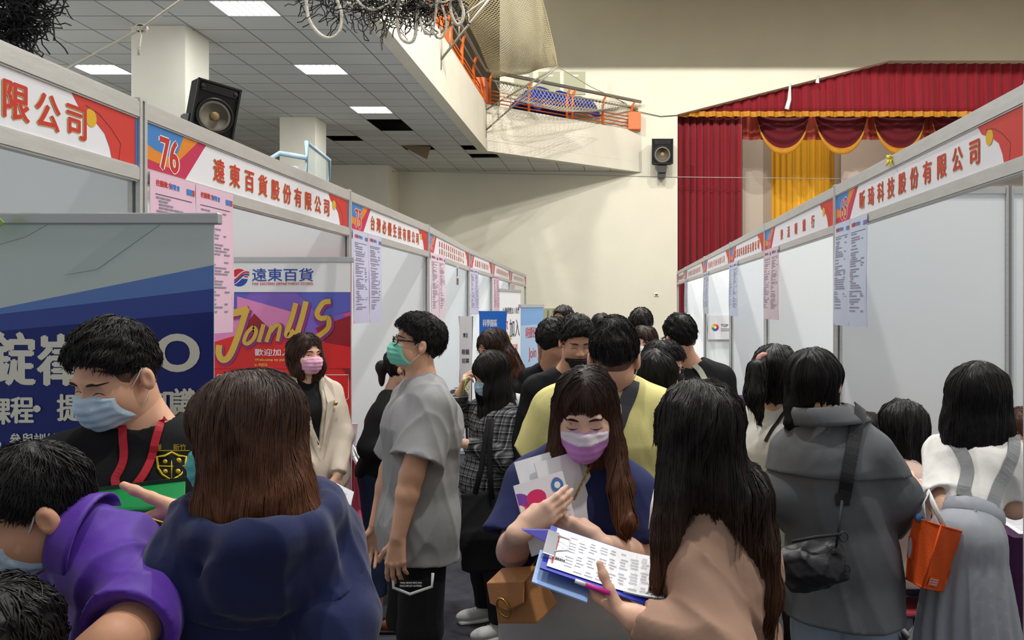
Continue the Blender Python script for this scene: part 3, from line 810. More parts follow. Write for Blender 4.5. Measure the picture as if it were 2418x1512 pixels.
s.text('TOP UNION', .18, .175, .05, ink, .001); s.rects([(.18, .145, .5, .155), (.18, .12, .52, .13)], inkl)
tag(s.build('logo_sign'), 'white sign with a small colour wheel and the words TOP UNI beside a booth post', 'sign')
# ------------------------------------------------------------------ bodies: distance fields meshed into smooth surfaces
def npv(v): return np.array(tuple(v), dtype=F32)
class S:
    """a distance field with bounds"""
    def __init__(s, f, lo, hi):
        s.f, s.lo, s.hi = f, npv(lo), npv(hi)
    def __call__(s, P): return s.f(P)
def smin(a, b, k):
    h = np.clip(.5 + .5 * (b - a) / k, 0, 1)
    return b * (1 - h) + a * h - k * h * (1 - h)
def U(k, *ss):
    ss = [s for s in ss if s is not None]
    def f(P):
        d = ss[0].f(P)
        for s in ss[1:]:
            e = s.f(P)
            d = smin(d, e, k) if k > 0 else np.minimum(d, e)
        return d
    return S(f, np.min([s.lo for s in ss], 0), np.max([s.hi for s in ss], 0))
def sub(a, b, k=.004):
    return S(lambda P: -smin(-a.f(P), b.f(P), k), a.lo, a.hi)
def inter(a, b, k=.004):
    return S(lambda P: -smin(-a.f(P), -b.f(P), k), np.maximum(a.lo, b.lo), np.minimum(a.hi, b.hi))
def cut(a, p, n, k=.003, lo=None, hi=None):
    """keeps the side the normal n points away from"""
    p = npv(p); n = npv(Vector(n).normalized())
    return S(lambda P: -smin(-a.f(P), -((P - p) @ n), k), a.lo if lo is None else lo, a.hi if hi is None else hi)
def grow(a, r): return S(lambda P: a.f(P) - r, a.lo - abs(r), a.hi + abs(r))
def disp(a, g, m=.02): return S(lambda P: a.f(P) - g(P), a.lo - m, a.hi + m)
def cap(a, b, ra, rb=None):
    a, b = npv(a), npv(b); rb = ra if rb is None else rb
    ab = b - a; L2 = max(1e-9, float(ab @ ab))
    def f(P):
        q = P - a
        t = np.clip((q @ ab) / L2, 0, 1)
        q = q - t[:, None] * ab
        return np.sqrt(np.einsum('ij,ij->i', q, q)) - (ra + t * (rb - ra))
    m = max(ra, rb)
    return S(f, np.minimum(a, b) - m, np.maximum(a, b) + m)
def chain(pts, rs, k=.012):
    return U(k, *[cap(pts[i], pts[i + 1], rs[i], rs[i + 1]) for i in range(len(pts) - 1)])
def ell(c, r, M=None):
    """ellipsoid; M has the local axes as columns"""
    c = npv(c); r = np.array(r, dtype=F32)
    A = np.eye(3, dtype=F32) if M is None else np.array(M, dtype=F32)
    def f(P):
        q = (P - c) @ A / r
        k0 = np.sqrt(np.einsum('ij,ij->i', q, q)) + 1e-9
        q2 = q / r
        k1 = np.sqrt(np.einsum('ij,ij->i', q2, q2)) + 1e-9
        return k0 * (k0 - 1) / k1
    e = np.sqrt(((A * r) ** 2).sum(1)).astype(F32)
    return S(f, c - e, c + e)
def rbox(c, h, M=None, r=.005):
    c = npv(c); h = np.array(h, dtype=F32) - r
    A = np.eye(3, dtype=F32) if M is None else np.array(M, dtype=F32)
    def f(P):
        q = np.abs((P - c) @ A) - h
        o = np.maximum(q, 0)
        return np.sqrt(np.einsum('ij,ij->i', o, o)) + np.minimum(q.max(1), 0) - r
    e = np.abs(A) @ (h + r)
    return S(f, c - e, c + e)
def loft(pts, X, rr, pw=2.0, k=.0):
    """elliptical tube through pts; X = sideways axis, rr = (half width, half depth) at every point"""
    pts = [npv(p) for p in pts]; X = npv(X)
    segs = []
    for i in range(len(pts) - 1):
        a, b = pts[i], pts[i + 1]; ab = b - a; L = float(np.sqrt(ab @ ab)) + 1e-9; w = ab / L
        x = X - w * float(X @ w); x /= np.sqrt(x @ x); y = np.cross(w, x).astype(F32)
        segs.append((a, w, L, x, y, rr[i], rr[i + 1], i == 0, i == len(pts) - 2))
    def f(P):
        D = None
        for a, w, L, x, y, r0, r1, first, last in segs:
            q = P - a; s = q @ w; t = np.clip(s / L, 0, 1); e = s - t * L
            rx = r0[0] + t * (r1[0] - r0[0]); ry = r0[1] + t * (r1[1] - r0[1])
            m = np.minimum(rx, ry)
            qx, qy = np.abs(q @ x) / rx, np.abs(q @ y) / ry
            g = (qx ** pw + qy ** pw + np.abs(e / m) ** pw) ** (1 / pw) if pw != 2 else np.sqrt(qx * qx + qy * qy + (e / m) ** 2)
            d = (g - 1) * m
            D = d if D is None else (np.minimum(D, d) if k <= 0 else smin(D, d, k))
        return D
    m = max(max(r) for r in rr)
    return S(f, np.min(pts, 0) - m, np.max(pts, 0) + m)
def folds(seed, amp, freq=14, aniso=(1, 1, .35), axis=None):
    rnd = np.random.RandomState(seed)
    K = (rnd.normal(size=(6, 3)) * freq * np.array(aniso)).astype(F32); ph = rnd.uniform(0, 6.28, 6).astype(F32)
    K2 = (rnd.normal(size=(6, 3)) * freq * .6).astype(F32)
    def g(P):
        d = 0
        for i in range(6):
            s = np.sin(P @ K[i] + ph[i] + 1.4 * np.sin(P @ K2[i] + ph[5 - i]))
            d = d + ((1 - np.abs(s)) ** 2 * 2.4 - .8 if i % 2 else s * .8)
        return amp * d / 3
    return g
def mesh_field(s, h, relax=1, pad=2):
    """surface nets on a sparse grid; returns verts and quads"""
    B = 4
    lo = s.lo - pad * h
    nb = np.maximum(1, np.ceil((s.hi + pad * h - lo) / (h * B)).astype(int))
    cs = [lo[i] + (np.arange(nb[i]) + .5) * h * B for i in range(3)]
    G = np.stack(np.meshgrid(*cs, indexing='ij'), -1).reshape(-1, 3).astype(F32)
    dc = s.f(G)
    act = np.abs(dc) < h * B * 1.75
    n = nb * B + 1
    D = np.repeat(np.repeat(np.repeat(dc.reshape(nb), B, 0), B, 1), B, 2).astype(F32)
    D = np.pad(D, ((0, 1), (0, 1), (0, 1)), mode='edge')
    need = np.zeros(n, bool)
    a3 = act.reshape(nb)
    ai = np.argwhere(a3)
    o = np.stack(np.meshgrid(*[np.arange(B + 1)] * 3, indexing='ij'), -1).reshape(-1, 3)
    idx = (ai[:, None, :] * B + o[None]).reshape(-1, 3)
    need[idx[:, 0], idx[:, 1], idx[:, 2]] = True
    I = np.argwhere(need)
    D[I[:, 0], I[:, 1], I[:, 2]] = s.f((lo + I * h).astype(F32))
    D[0] = D[-1] = 1; D[:, 0] = D[:, -1] = 1; D[:, :, 0] = D[:, :, -1] = 1
    ins = D < 0
    c = np.zeros(np.array(n) - 1, np.uint8)
    for dx in (0, 1):
        for dy in (0, 1):
            for dz in (0, 1):
                c += ins[dx:n[0] - 1 + dx, dy:n[1] - 1 + dy, dz:n[2] - 1 + dz]
    cell = np.argwhere((c > 0) & (c < 8))
    if len(cell) == 0: return np.zeros((0, 3)), np.zeros((0, 4), int)
    vid = np.full(c.shape, -1, np.int32); vid[cell[:, 0], cell[:, 1], cell[:, 2]] = np.arange(len(cell))
    corner = [(x, y, z) for x in (0, 1) for y in (0, 1) for z in (0, 1)]
    val = {q: D[cell[:, 0] + q[0], cell[:, 1] + q[1], cell[:, 2] + q[2]] for q in corner}
    acc = np.zeros((len(cell), 3)); cnt = np.zeros(len(cell))
    for q in corner:
        for ax in range(3):
            if q[ax]: continue
            p = list(q); p[ax] = 1; p = tuple(p)
            a, b = val[q], val[p]
            m = (a < 0) != (b < 0)
            t = np.where(m, a / np.where(m, a - b, 1), 0)
            pos = np.array(q, float)[None] + 0 * acc
            pos[:, ax] += t
            acc[m] += pos[m]; cnt[m] += 1
    V = lo + (cell + acc / cnt[:, None]) * h
    Q = []
    for ax in range(3):
        u, v = (ax + 1) % 3, (ax + 2) % 3
        sl0 = [slice(1, n[i] - 1) for i in range(3)]; sl0[ax] = slice(0, n[ax] - 1)
        sl1 = list(sl0); sl1[ax] = slice(1, n[ax])
        A, B_ = ins[tuple(sl0)], ins[tuple(sl1)]
        e = np.argwhere(A != B_)
        if len(e) == 0: continue
        fl_ = A[e[:, 0], e[:, 1], e[:, 2]]
        e = e + np.array([0 if i == ax else 1 for i in range(3)])
        def vi(du, dv):
            w = e.copy(); w[:, u] += du; w[:, v] += dv
            return vid[w[:, 0], w[:, 1], w[:, 2]]
        q = np.stack([vi(-1, -1), vi(0, -1), vi(0, 0), vi(-1, 0)], 1)
        q[~fl_] = q[~fl_][:, ::-1]
        Q.append(q)
    Q = np.concatenate(Q)
    Q = Q[(Q >= 0).all(1)]
    for _ in range(relax):
        sm = np.zeros_like(V); ct = np.zeros(len(V))
        for i in range(4):
            a, b = Q[:, i], Q[:, (i + 1) % 4]
            for k_ in range(3): sm[:, k_] += np.bincount(a, V[b, k_], len(V))
            ct += np.bincount(a, minlength=len(V))
        ok = ct > 0
        V[ok] = .5 * V[ok] + .5 * sm[ok] / ct[ok, None]
    return V, Q
def np_mesh(name, V, Q):
    me = bpy.data.meshes.new(name)
    me.vertices.add(len(V)); me.vertices.foreach_set('co', np.asarray(V, dtype=F32).ravel())
    k = Q.shape[1]
    me.loops.add(Q.size); me.loops.foreach_set('vertex_index', Q.astype(np.int32).ravel())
    me.polygons.add(len(Q)); me.polygons.foreach_set('loop_start', np.arange(0, Q.size, k, dtype=np.int32))
    me.polygons.foreach_set('use_smooth', np.ones(len(Q), bool))
    me.update(calc_edges=True)
    return me
def surf(name, s, h, m, parent=None, loc=None, relax=1, extra=None):
    """meshes a field (or a list of fields with their own cell size) as one object"""
    lst = s if isinstance(s, list) else [(s, h)]
    Vs, Qs, b = [], [], 0
    for f, hh in lst:
        V, Q = mesh_field(f, hh, relax)
        Vs.append(V); Qs.append(Q + b); b += len(V)
    if extra is not None:
        V, Q = extra; Vs.append(V); Qs.append(Q + b)
    return link_mesh(name, np_mesh(name, np.concatenate(Vs), np.concatenate(Qs)), m, parent, loc)
def flow_strands(s, starts, n, step, down, r0, seed, lift=.002, M=None, part=None, wob=.25, min_keep=3, hang=0, hm=None):
    """hair locks running over a field; returns verts and quads"""
    rnd = np.random.RandomState(seed)
    P = starts.astype(F32).copy(); N = len(P)
    e = .003
    def grad(P):
        g = np.stack([s.f(P + np.array(v, F32)) - s.f(P - np.array(v, F32)) for v in ((e, 0, 0), (0, e, 0), (0, 0, e))], 1)
        return g / (np.linalg.norm(g, axis=1, keepdims=True) + 1e-9)
    path = []; alive = np.ones(N, bool); life = rnd.randint(int(n * .55), n + 1, N); cnt = np.zeros(N, int)
    side = rnd.normal(size=(N, 3)).astype(F32) * wob
    off = (lift + np.abs(rnd.normal(size=N)) * lift * .8).astype(F32)
    freeh = np.zeros(N, int)
    D = None
    for i in range(n):
        g = grad(P); d0 = s.f(P)
        P = P - g * (d0 - off)[:, None]
        path.append(P.copy()); cnt += alive
        v = down(P) if callable(down) else np.repeat(npv(down)[None], N, 0)
        v = v + side * (.6 + .4 * math.sin(i * .5))
        t = v - g * np.einsum('ij,ij->i', v, g)[:, None]
        tl = np.linalg.norm(t, axis=1)
        t = t / (tl[:, None] + 1e-9)
        D = t if D is None else D * .45 + t * .55
        D = D / (np.linalg.norm(D, axis=1, keepdims=True) + 1e-9)
        stop = (np.einsum('ij,ij->i', v / (np.linalg.norm(v, axis=1, keepdims=True) + 1e-9), -g) < -.75) | (i >= life)
        alive &= ~stop
        P = P + D * step
    Vs, Qs, b = [], [], 0
    ang = np.arange(4) * math.pi / 2 + .4
    for j in range(N):
        k = cnt[j]
        if k < min_keep: continue
        p = np.array([path[i][j] for i in range(k)])
        if hang:
            dd = p[-1] - p[-2]; dd /= np.linalg.norm(dd) + 1e-9
            hl = rnd.uniform(.3, 1) * hang * (hm(p[-1]) if hm else 1)
            dn = dd * .6 + np.array((0, 0, -.6)) + rnd.normal(size=3) * .1
            p = np.concatenate([p, p[-1] + dn * hl * .5, p[-1] + dn * hl]).reshape(-1, 3) if False else np.vstack([p, p[-1] + dn * hl * .5, p[-1] + dn * hl])
            k = len(p)
        t = np.gradient(p, axis=0); t /= np.linalg.norm(t, axis=1, keepdims=True) + 1e-9
        ref = np.array((.3, .9, .2)); a = np.cross(t, ref); a /= np.linalg.norm(a, axis=1, keepdims=True) + 1e-9; c = np.cross(t, a)
        u = np.linspace(0, 1, k)
        r = r0 * rnd.uniform(.6, 1.25) * (np.minimum(1, .45 + u * 4) * np.sqrt(np.maximum(0, 1 - u ** 2.5)) + .04)
        V = p[:, None, :] + r[:, None, None] * (a[:, None, :] * np.cos(ang)[None, :, None] + c[:, None, :] * np.sin(ang)[None, :, None])
        Vs.append(V.reshape(-1, 3))
        i0 = np.arange(k - 1)[:, None] * 4; jj = np.arange(4)[None]; j2 = (jj + 1) % 4
        Qs.append(np.stack([i0 + jj, i0 + j2, i0 + 4 + j2, i0 + 4 + jj], -1).reshape(-1, 4) + b); b += k * 4
    if not Vs: return np.zeros((0, 3)), np.zeros((0, 4), int)
    return np.concatenate(Vs), np.concatenate(Qs)

# skin, hair and cloth
def skin(i=0):
    return mat('skin_%d' % i, ((216, 166, 138), (224, 178, 152), (200, 148, 118), (230, 188, 166))[i], .5, bump=.04, bscale=300, var=.05, vscale=22, spec=.35)
def hairmat(name, root, tip, z0, z1, rough=.42):
    """colour runs from the dyed or grown tips at z0 to the roots at z1 (world heights)"""
    if name in MATS: return MATS[name]
    m = mat(name, root, rough + .08, spec=.32)
    nt = m.node_tree; b = nt.nodes['Principled BSDF']
    ge = nt.nodes.new('ShaderNodeNewGeometry'); sx = nt.nodes.new('ShaderNodeSeparateXYZ'); mr = nt.nodes.new('ShaderNodeMapRange')
    nt.links.new(ge.outputs['Position'], sx.inputs[0]); nt.links.new(sx.outputs[2], mr.inputs['Value'])
    mr.inputs['From Min'].default_value = z0; mr.inputs['From Max'].default_value = z1
    mp = nt.nodes.new('ShaderNodeMapping'); mp.inputs['Scale'].default_value = (1, 1, .06)
    no = nt.nodes.new('ShaderNodeTexNoise'); no.inputs['Scale'].default_value = 130; no.inputs['Detail'].default_value = 4
    nt.links.new(ge.outputs['Position'], mp.inputs[0]); nt.links.new(mp.outputs[0], no.inputs['Vector'])
    ad = nt.nodes.new('ShaderNodeMath'); ad.operation = 'MULTIPLY_ADD'; ad.inputs[1].default_value = .5
    nt.links.new(no.outputs[0], ad.inputs[0])
    sb = nt.nodes.new('ShaderNodeMath'); sb.operation = 'SUBTRACT'; sb.inputs[1].default_value = .25; nt.links.new(mr.outputs[0], sb.inputs[0]); nt.links.new(sb.outputs[0], ad.inputs[2])
    mx = nt.nodes.new('ShaderNodeMix'); mx.data_type = 'RGBA'; mx.inputs[6].default_value = lin(tip); mx.inputs[7].default_value = lin(root)
    nt.links.new(ad.outputs[0], mx.inputs[0]); nt.links.new(mx.outputs[2], b.inputs['Base Color'])
    bp = nt.nodes.new('ShaderNodeBump'); bp.inputs['Strength'].default_value = .5; bp.inputs['Distance'].default_value = .004
    nt.links.new(no.outputs[0], bp.inputs['Height']); nt.links.new(bp.outputs[0], b.inputs['Normal'])
    b.inputs['Anisotropic'].default_value = .4
    return m
blackhair = hairmat('black_hair', (26, 23, 24), (20, 17, 18), 0, 1)
def cloth(name, rgb, rough=.85, bump=.25, scale=260, var=.05, sheen=.0, stretch=None, wr=.55):
    if name in MATS: return MATS[name]
    m = mat(name, rgb, rough, bump=bump * .4, bscale=scale, var=var, vscale=8, spec=.2, sheen=sheen, stretch=stretch)
    nt = m.node_tree; b = nt.nodes['Principled BSDF']
    old = b.inputs['Normal'].links[0].from_node
    tc = nt.nodes.new('ShaderNodeTexCoord'); mp = nt.nodes.new('ShaderNodeMapping'); mp.inputs['Scale'].default_value = (1, 1, .45)
    no = nt.nodes.new('ShaderNodeTexNoise'); no.inputs['Scale'].default_value = 9; no.inputs['Detail'].default_value = 1.5; no.inputs['Distortion'].default_value = .9
    bp = nt.nodes.new('ShaderNodeBump'); bp.inputs['Strength'].default_value = wr; bp.inputs['Distance'].default_value = .014
    nt.links.new(tc.outputs['Object'], mp.inputs[0]); nt.links.new(mp.outputs[0], no.inputs['Vector']); nt.links.new(no.outputs[0], bp.inputs['Height'])
    nt.links.new(bp.outputs[0], old.inputs['Normal'])
    return m

def yawm(y): return Matrix.Rotation(R(y), 3, 'Z')
class Head:
    def __init__(s, c, yaw, pitch=0, roll=0, hs=1.0):
        s.c = Vector(c); s.hs = hs; s.yaw = yaw
        # local x = person's left, y = back, z = up
        s.M = yawm(yaw) @ Matrix.Rotation(R(roll), 3, 'Y') @ Matrix.Rotation(R(pitch), 3, 'X')
        s.A = np.array(s.M)
    def p(s, x, y, z): return s.c + s.M @ (Vector((x, y, z)) * s.hs)
    def d(s, x, y, z): return s.M @ Vector((x, y, z))
    def el(s, c, r): return ell(s.p(*c), [q * s.hs for q in r], s.A)
    def cp(s, a, b, ra, rb=None): return cap(s.p(*a), s.p(*b), ra * s.hs, (ra if rb is None else rb) * s.hs)
    def face(s, fem=False):
        w = .95 if fem else 1.0
        a = U(.03, s.el((0, .014, .032), (.0735, .094, .080)), s.el((0, -.026, -.040), (.058 * w, .060, .068)), s.el((0, -.058, -.086), (.024 * w, .022, .022)),
              s.el((.034, -.052, -.030), (.026, .028, .03)), s.el((-.034, -.052, -.030), (.026, .028, .03)), s.el((.042 * w, -.004, -.066), (.02, .04, .03)), s.el((-.042 * w, -.004, -.066), (.02, .04, .03)))
        a = U(.012, a, s.cp((-.036, -.076, .021), (.036, -.076, .021), .009), s.cp((0, -.080, .006), (0, -.098, -.030), .0075, .0105), s.el((.011, -.091, -.035), (.009, .011, .008)), s.el((-.011, -.091, -.035), (.009, .011, .008)))
        for q in (1, -1): a = sub(a, s.el((q * .032, -.092, .0), (.019, .016, .013)), .012)
        a = U(.006, a, s.el((0, -.082, -.0565), (.022, .008, .0055)), s.el((0, -.081, -.067), (.019, .008, .006)))
        for q in (1, -1):
            ear = s.el((q * .081, .016, -.010), (.012, .018, .031))
            ear = sub(ear, s.el((q * .094, .006, -.006), (.009, .011, .019)), .004)
            a = U(.008, a, ear)
            # eyelids
            le = s.el((q * .031, -.0625, .002), (.0165, .0138, .0125))
            a = U(.004, a, le if s.shut else cut(le, s.p(q * .031, -.07, s.lid), s.d(0, -.35, -1)))
        return a
    lid = .004
    shut = False
def curl_pts(p, d, n, lens, angs):
    """phalanges from p along d, bending towards n"""
    out = [p]; a = 0
    ax = d.cross(n).normalized()
    for L, g in zip(lens, angs):
        a += g
        out.append(out[-1] + (Matrix.Rotation(a, 3, ax) @ d) * L)
    return out
def hand(wrist, d, palm, left, curl=(20, 25, 15), spread=1.0, thumb=(30, 20), s=1.0, fing=None, tdir=None):
    """wrist point, pointing direction d, palm normal (out of the palm); left = person's left hand"""
    d = Vector(d).normalized(); palm = Vector(palm); palm = (palm - d * palm.dot(d)).normalized()
    side = d.cross(palm).normalized()
    # thumb side of the hand
    th = -side if left else side
    prims = []
    wr = Vector(wrist)
    kn = []
    for i, (o, L) in enumerate(((.031, .088), (.011, .092), (-.010, .087), (-.029, .078))):
        k = wr + d * L * s + th * o * s * spread ** .3
        kn.append(k); prims.append(cap(wr + th * o * .62 * s + d * .012 * s, k, .0135 * s, .0112 * s))
    pal = U(.016, *prims)
    out = []
    for i, (ln, r) in enumerate((((.042, .025, .02), .0088), ((.046, .029, .021), .0090), ((.043, .027, .021), .0086), ((.034, .020, .018), .0075))):
        c = curl if fing is None else fing[i]
        fd = (d + th * (.10 - .065 * i) * spread).normalized()
        pts = curl_pts(kn[i], fd, palm, [q * s for q in ln], [R(c[0] + 2 * i), R(c[1] + 3 * i), R(c[2])])
        out.append(chain(pts, [r * 1.12 * s, r * s, r * .92 * s, r * .78 * s], .004))
    tb = wr + d * .022 * s + th * .024 * s + palm * .008 * s
    td = Vector(tdir).normalized() if tdir is not None else (d * .75 + th * .75 + palm * .3).normalized()
    tp = curl_pts(tb, td, (palm * .3 - th * .7 + d * .3).normalized(), [.044 * s, .034 * s, .026 * s], [0, R(thumb[0]), R(thumb[1])])
    out.append(chain(tp, [.0155 * s, .0112 * s, .0102 * s, .0082 * s], .008))
    f = U(.004, *out)
    return U(.009, pal, f)
UPZ = Vector((0, 0, 1))
class Person:
    def __init__(s, label, head, hyaw=0, pitch=0, roll=0, yaw=0, lean=0, side=0, fem=True, hs=1.0, sw=None, sk=0, neck=None, hip=None, h=.005, seated=False, arms=None, stance=None, scale=1.0, legs=True, lid=.004, twist=0, knees=None, grp=None, shut=False, drop=.0):
        s.fem, s.h, s.sk = fem, h, sk
        az = math.degrees(math.atan((VX - head[0]) / FPX)); hyaw += az; yaw += az      # poses are given as seen from where the person is looked at
        s.H = Head(W(*head), hyaw, pitch, roll, hs * (0.97 if fem else 1.0)); s.H.lid = lid; s.H.shut = shut
        B = yawm(yaw); s.L = B @ Vector((1, 0, 0)); s.F = B @ Vector((0, -1, 0)); s.k = scale
        s.U = (UPZ * math.cos(R(lean)) * math.cos(R(side)) + s.F * math.sin(R(lean)) + s.L * math.sin(R(side))).normalized()
        hb = yawm(hyaw) @ Vector((0, 1, 0))
        s.nb = W(*neck) if neck else s.H.c - s.U * .19 * hs + hb * .035
        s.Sc = s.nb - s.U * .045 * scale
        s.hip = W(*hip) if hip else s.Sc - s.U * .47 * scale
        s.U = (s.Sc - s.hip).normalized()
        s.Lt = (s.L - s.U * s.L.dot(s.U)).normalized()
        if twist: s.Ls = (Matrix.Rotation(R(twist), 3, s.U) @ s.Lt)
        else: s.Ls = s.Lt
        s.sw = (sw - .03 if sw else None) or (.135 if fem else .16)
        s.shL, s.shR = s.Sc + s.Ls * s.sw - s.U * (.038 + drop), s.Sc - s.Ls * s.sw - s.U * (.038 + drop)
        s.Bk = -(s.L.cross(UPZ)) * -1
        s.Bk = -s.F
        arms = arms or {}
        def arm(sd, q):
            sh = s.shL if sd == 'L' else s.shR
            if sd in arms and arms[sd]:
                el, wr = [W(*p) if isinstance(p, tuple) else p for p in arms[sd][:2]]
            else:
                el = sh + s.L * (.045 * q) - UPZ * .27 * scale + s.Bk * .03; wr = el + s.F * .06 - UPZ * .235 * scale + s.L * (.005 * q)
            return [sh, el, wr]
        s.aL, s.aR = arm('L', 1), arm('R', -1)
        wd = (.085 if fem else .09) * min(1, scale)
        s.leg = []
        for q, i in ((1, 0), (-1, 1)):
            hp = s.hip + s.L * (wd * q) - UPZ * .02
            if seated:
                kn = hp + s.F * .40 - UPZ * .02; an = Vector((kn.x, kn.y, .08)) + s.F * -.03
            else:
                an = Vector((hp.x, hp.y, .08)) if not stance else Vector(stance[i]); kn = hp.lerp(an, .5) + s.F * .02
            if knees: kn = Vector(knees[i])
            s.leg.append([hp, kn, an])
        base = (s.leg[0][2] + s.leg[1][2]) / 2; base.z = 0
        f = s.H.face(fem)
        nr = .050 if fem else .058
        ntop = s.H.p(0, .022, -.055)
        s.neckf = cap(s.nb - s.U * .03, ntop, nr * 1.06, nr)
        traps = [cap(s.nb.lerp(ntop, .25), sh.lerp(s.nb, .12) + s.U * .0, nr * .75, .036) for sh in (s.shL, s.shR)]
        s.headf = U(.022, f, s.neckf)
        k = scale; g = 1.0 if fem else 1.1
        wa = s.hip.lerp(s.Sc, .40); ch = s.hip.lerp(s.Sc, .75)
        s.tor = loft([s.hip - s.U * .06, s.hip, wa, ch, s.Sc], s.Lt, [(.125 * k, .09 * k), (.15 * k, .10 * k), (.118 * g * k, .082 * g * k), (.135 * g * k, .095 * g * k), (.095 * g * k, .055 * g * k)], k=.03)
        ar = (.046, .040, .036, .026) if fem else (.054, .046, .042, .030)
        s.ar = ar
        armf = [U(.02, cap(a[0], a[1], ar[0], ar[1]), cap(a[1], a[1].lerp(a[2], .3), ar[1], ar[2] * 1.04), cap(a[1].lerp(a[2], .3), a[2], ar[2] * 1.04, ar[3])) for a in (s.aL, s.aR)]
        s.armf = armf
        lr = (.082, .056, .036) if fem else (.086, .06, .04)
        lr = tuple(q * min(1, scale) for q in lr)
        legf = [U(.02, cap(l[0], l[1], lr[0], lr[1]), cap(l[1], l[1].lerp(l[2], .35) + s.Bk * .012, lr[1] * .92, lr[1] * .98), cap(l[1].lerp(l[2], .35) + s.Bk * .012, l[2], lr[1] * .98, lr[2])) for l in s.leg] if legs else []
        s.lr = lr
        body = U(.035, s.neckf, *traps, s.tor, *armf, *legf)
        s.base = base
        s.blocks = [(s.headf, h * .8), (body, max(.009, h * 1.6))]
        s.face = f
        s.label = label; s.grp = grp
        s.root = None
    def hands(s, lst):
        """lst: (side, direction, palm normal, options)"""
        for sd, d, pn, o in lst:
            a = s.aL if sd == 'L' else s.aR
            hf = hand(a[2] + Vector(d).normalized() * .012, d, pn, sd == 'L', s=o.pop('s', .94 if s.fem else 1.03), **o)
            fa = cap(a[2].lerp(a[1], .4), a[2], s.ar[2] * 1.04 * .43 + s.ar[3] * .57, s.ar[3])
            s.blocks.append((U(.014, fa, hf), max(.0032, s.h * .62)))
        return s
    def done(s):
        o = surf('person', s.blocks, 0, skin(s.sk), None, s.base)
        tag(o, s.label, 'person', s.grp)
        s.root = o
        return s
    def proj(s, x, z, out=.0, y0=-.14):
        ys = np.linspace(y0, .02, 90)
        P = np.array([tuple(s.H.p(x, y, z)) for y in ys], dtype=F32)
        d = s.face.f(P); i = int(np.argmax(d < 0)) if (d < 0).any() else len(ys) - 1
        return s.H.p(x, ys[i] - out, z)
    def eyes(s, look=0.0, brow=True, closed=False, iris=(38, 24, 18)):
        H = s.H
        for q in (1, -1):
            c = H.p(q * .031, -.0625, .001)
            if not closed:
                b = MB()
                ax = H.d(look * .5, -1, -.05)
                r = .0125 * H.hs
                b.lathe([(r * math.cos(a), r * math.sin(a)) for a in np.linspace(-1.5, 1.5, 9)], c, ax, 16)
                b.lathe([(.0062 * H.hs, r * .865), (.0055 * H.hs, r * .93), (.003 * H.hs, r * 1.0), (.0003, r * 1.02)], c, ax, 14, 1)
                b.build('eye', [mat('eye_white', (226, 220, 214), .25), mat('iris_%d_%d_%d' % iris, iris, .15)], s.root)
            b = MB(); pts = []
            for t in np.linspace(-1, 1, 7):
                x = q * .031 + .0155 * t; z = (-.009 + .005 * t * t) if closed else s.H.lid - .0055 * t * t
                pts.append(s.proj(x, z, .0006))
            b.tube(pts, [.0007, .0013, .0016, .0017, .0016, .0014, .0008], 5); b.build('eyelashes', mat('lash', (22, 16, 15), .6), s.root)
            if brow:
                b = MB(); pts = [s.proj(q * x, z, .0005) for x, z in ((.013, .0195), (.022, .0225), (.033, .0245), (.044, .0215), (.051, .017))]
                b.tube(pts, [.0022, .0032, .0032, .0024, .0008], 6, flat=.8); b.build('eyebrow', mat('brow', (40, 28, 24), .8), s.root)
        return s
    def mask(s, rgb, name, chin=False, straps=True, band=None, black_=False, shift=0.0):
        H = s.H
        m = mat(name, rgb, .7, bump=.15, bscale=220, spec=.25)
        z0 = -.056 + shift
        hz = .048 if not chin else .036
        bul = H.el((0, -.072, -.052 + shift * .9), (.044, .040, .046))
        base = grow(U(.018, s.face, bul), .0048 * H.hs)
        A, c, hs = np.array(H.A, dtype=F32), npv(H.c), H.hs
        def region(P):
            q = (P - c) @ A / hs
            ax = np.abs(q[:, 0])
            zz = np.abs(q[:, 2] - z0) - (hz - .011 * (ax / .06) ** 2)
            return np.maximum(np.maximum(zz, q[:, 1] + .012 + .012 * (ax < .03)), ax - .061) * hs
        def pleat(P):
            q = (P - c) @ A / hs
            w = (q[:, 2] - z0) * 46
            return (.0026 * (np.abs((w % 1.0) - .5) * 2 - .5) * (np.abs(q[:, 0]) < .058) * (q[:, 1] < -.03) + .0007 * np.sin(q[:, 0] * 190 + q[:, 2] * 60)).astype(F32)
        f = inter(disp(base, pleat, .004) if not black_ else base, S(region, base.lo, base.hi), .0015)
        surf('face_mask', f, max(.0024, s.h * .5), m, s.root, relax=1)
        if band:
            g = inter(grow(disp(base, pleat, .004), .0014), S(lambda P: np.maximum(region(P), -(((P - c) @ A / hs)[:, 2] - (z0 + .022)) * hs), base.lo, base.hi), .001)
            surf('mask_band', g, max(.0026, s.h * .5), mat(name + '_band', band, .7), s.root)
        if straps:
            ms = mat('mask_strap_black', (30, 30, 32), .7) if black_ else mat('mask_strap', (238, 240, 242), .6)
            for q in (1, -1):
                for a, b_ in (((.0605, -.022, z0 + .034), (.0815, .012, .022)), ((.058, -.022, z0 - .034), (.080, .012, -.038))):
                    b = MB(); p0, p1 = H.p(q * a[0], a[1], a[2]), H.p(q * b_[0], b_[1], b_[2])
                    mid = p0.lerp(p1, .5) + H.d(q, 0, 0) * .0025
                    b.tube([p0, mid, p1], .0016, 6); b.build('mask_strap', ms, s.root)
        return s
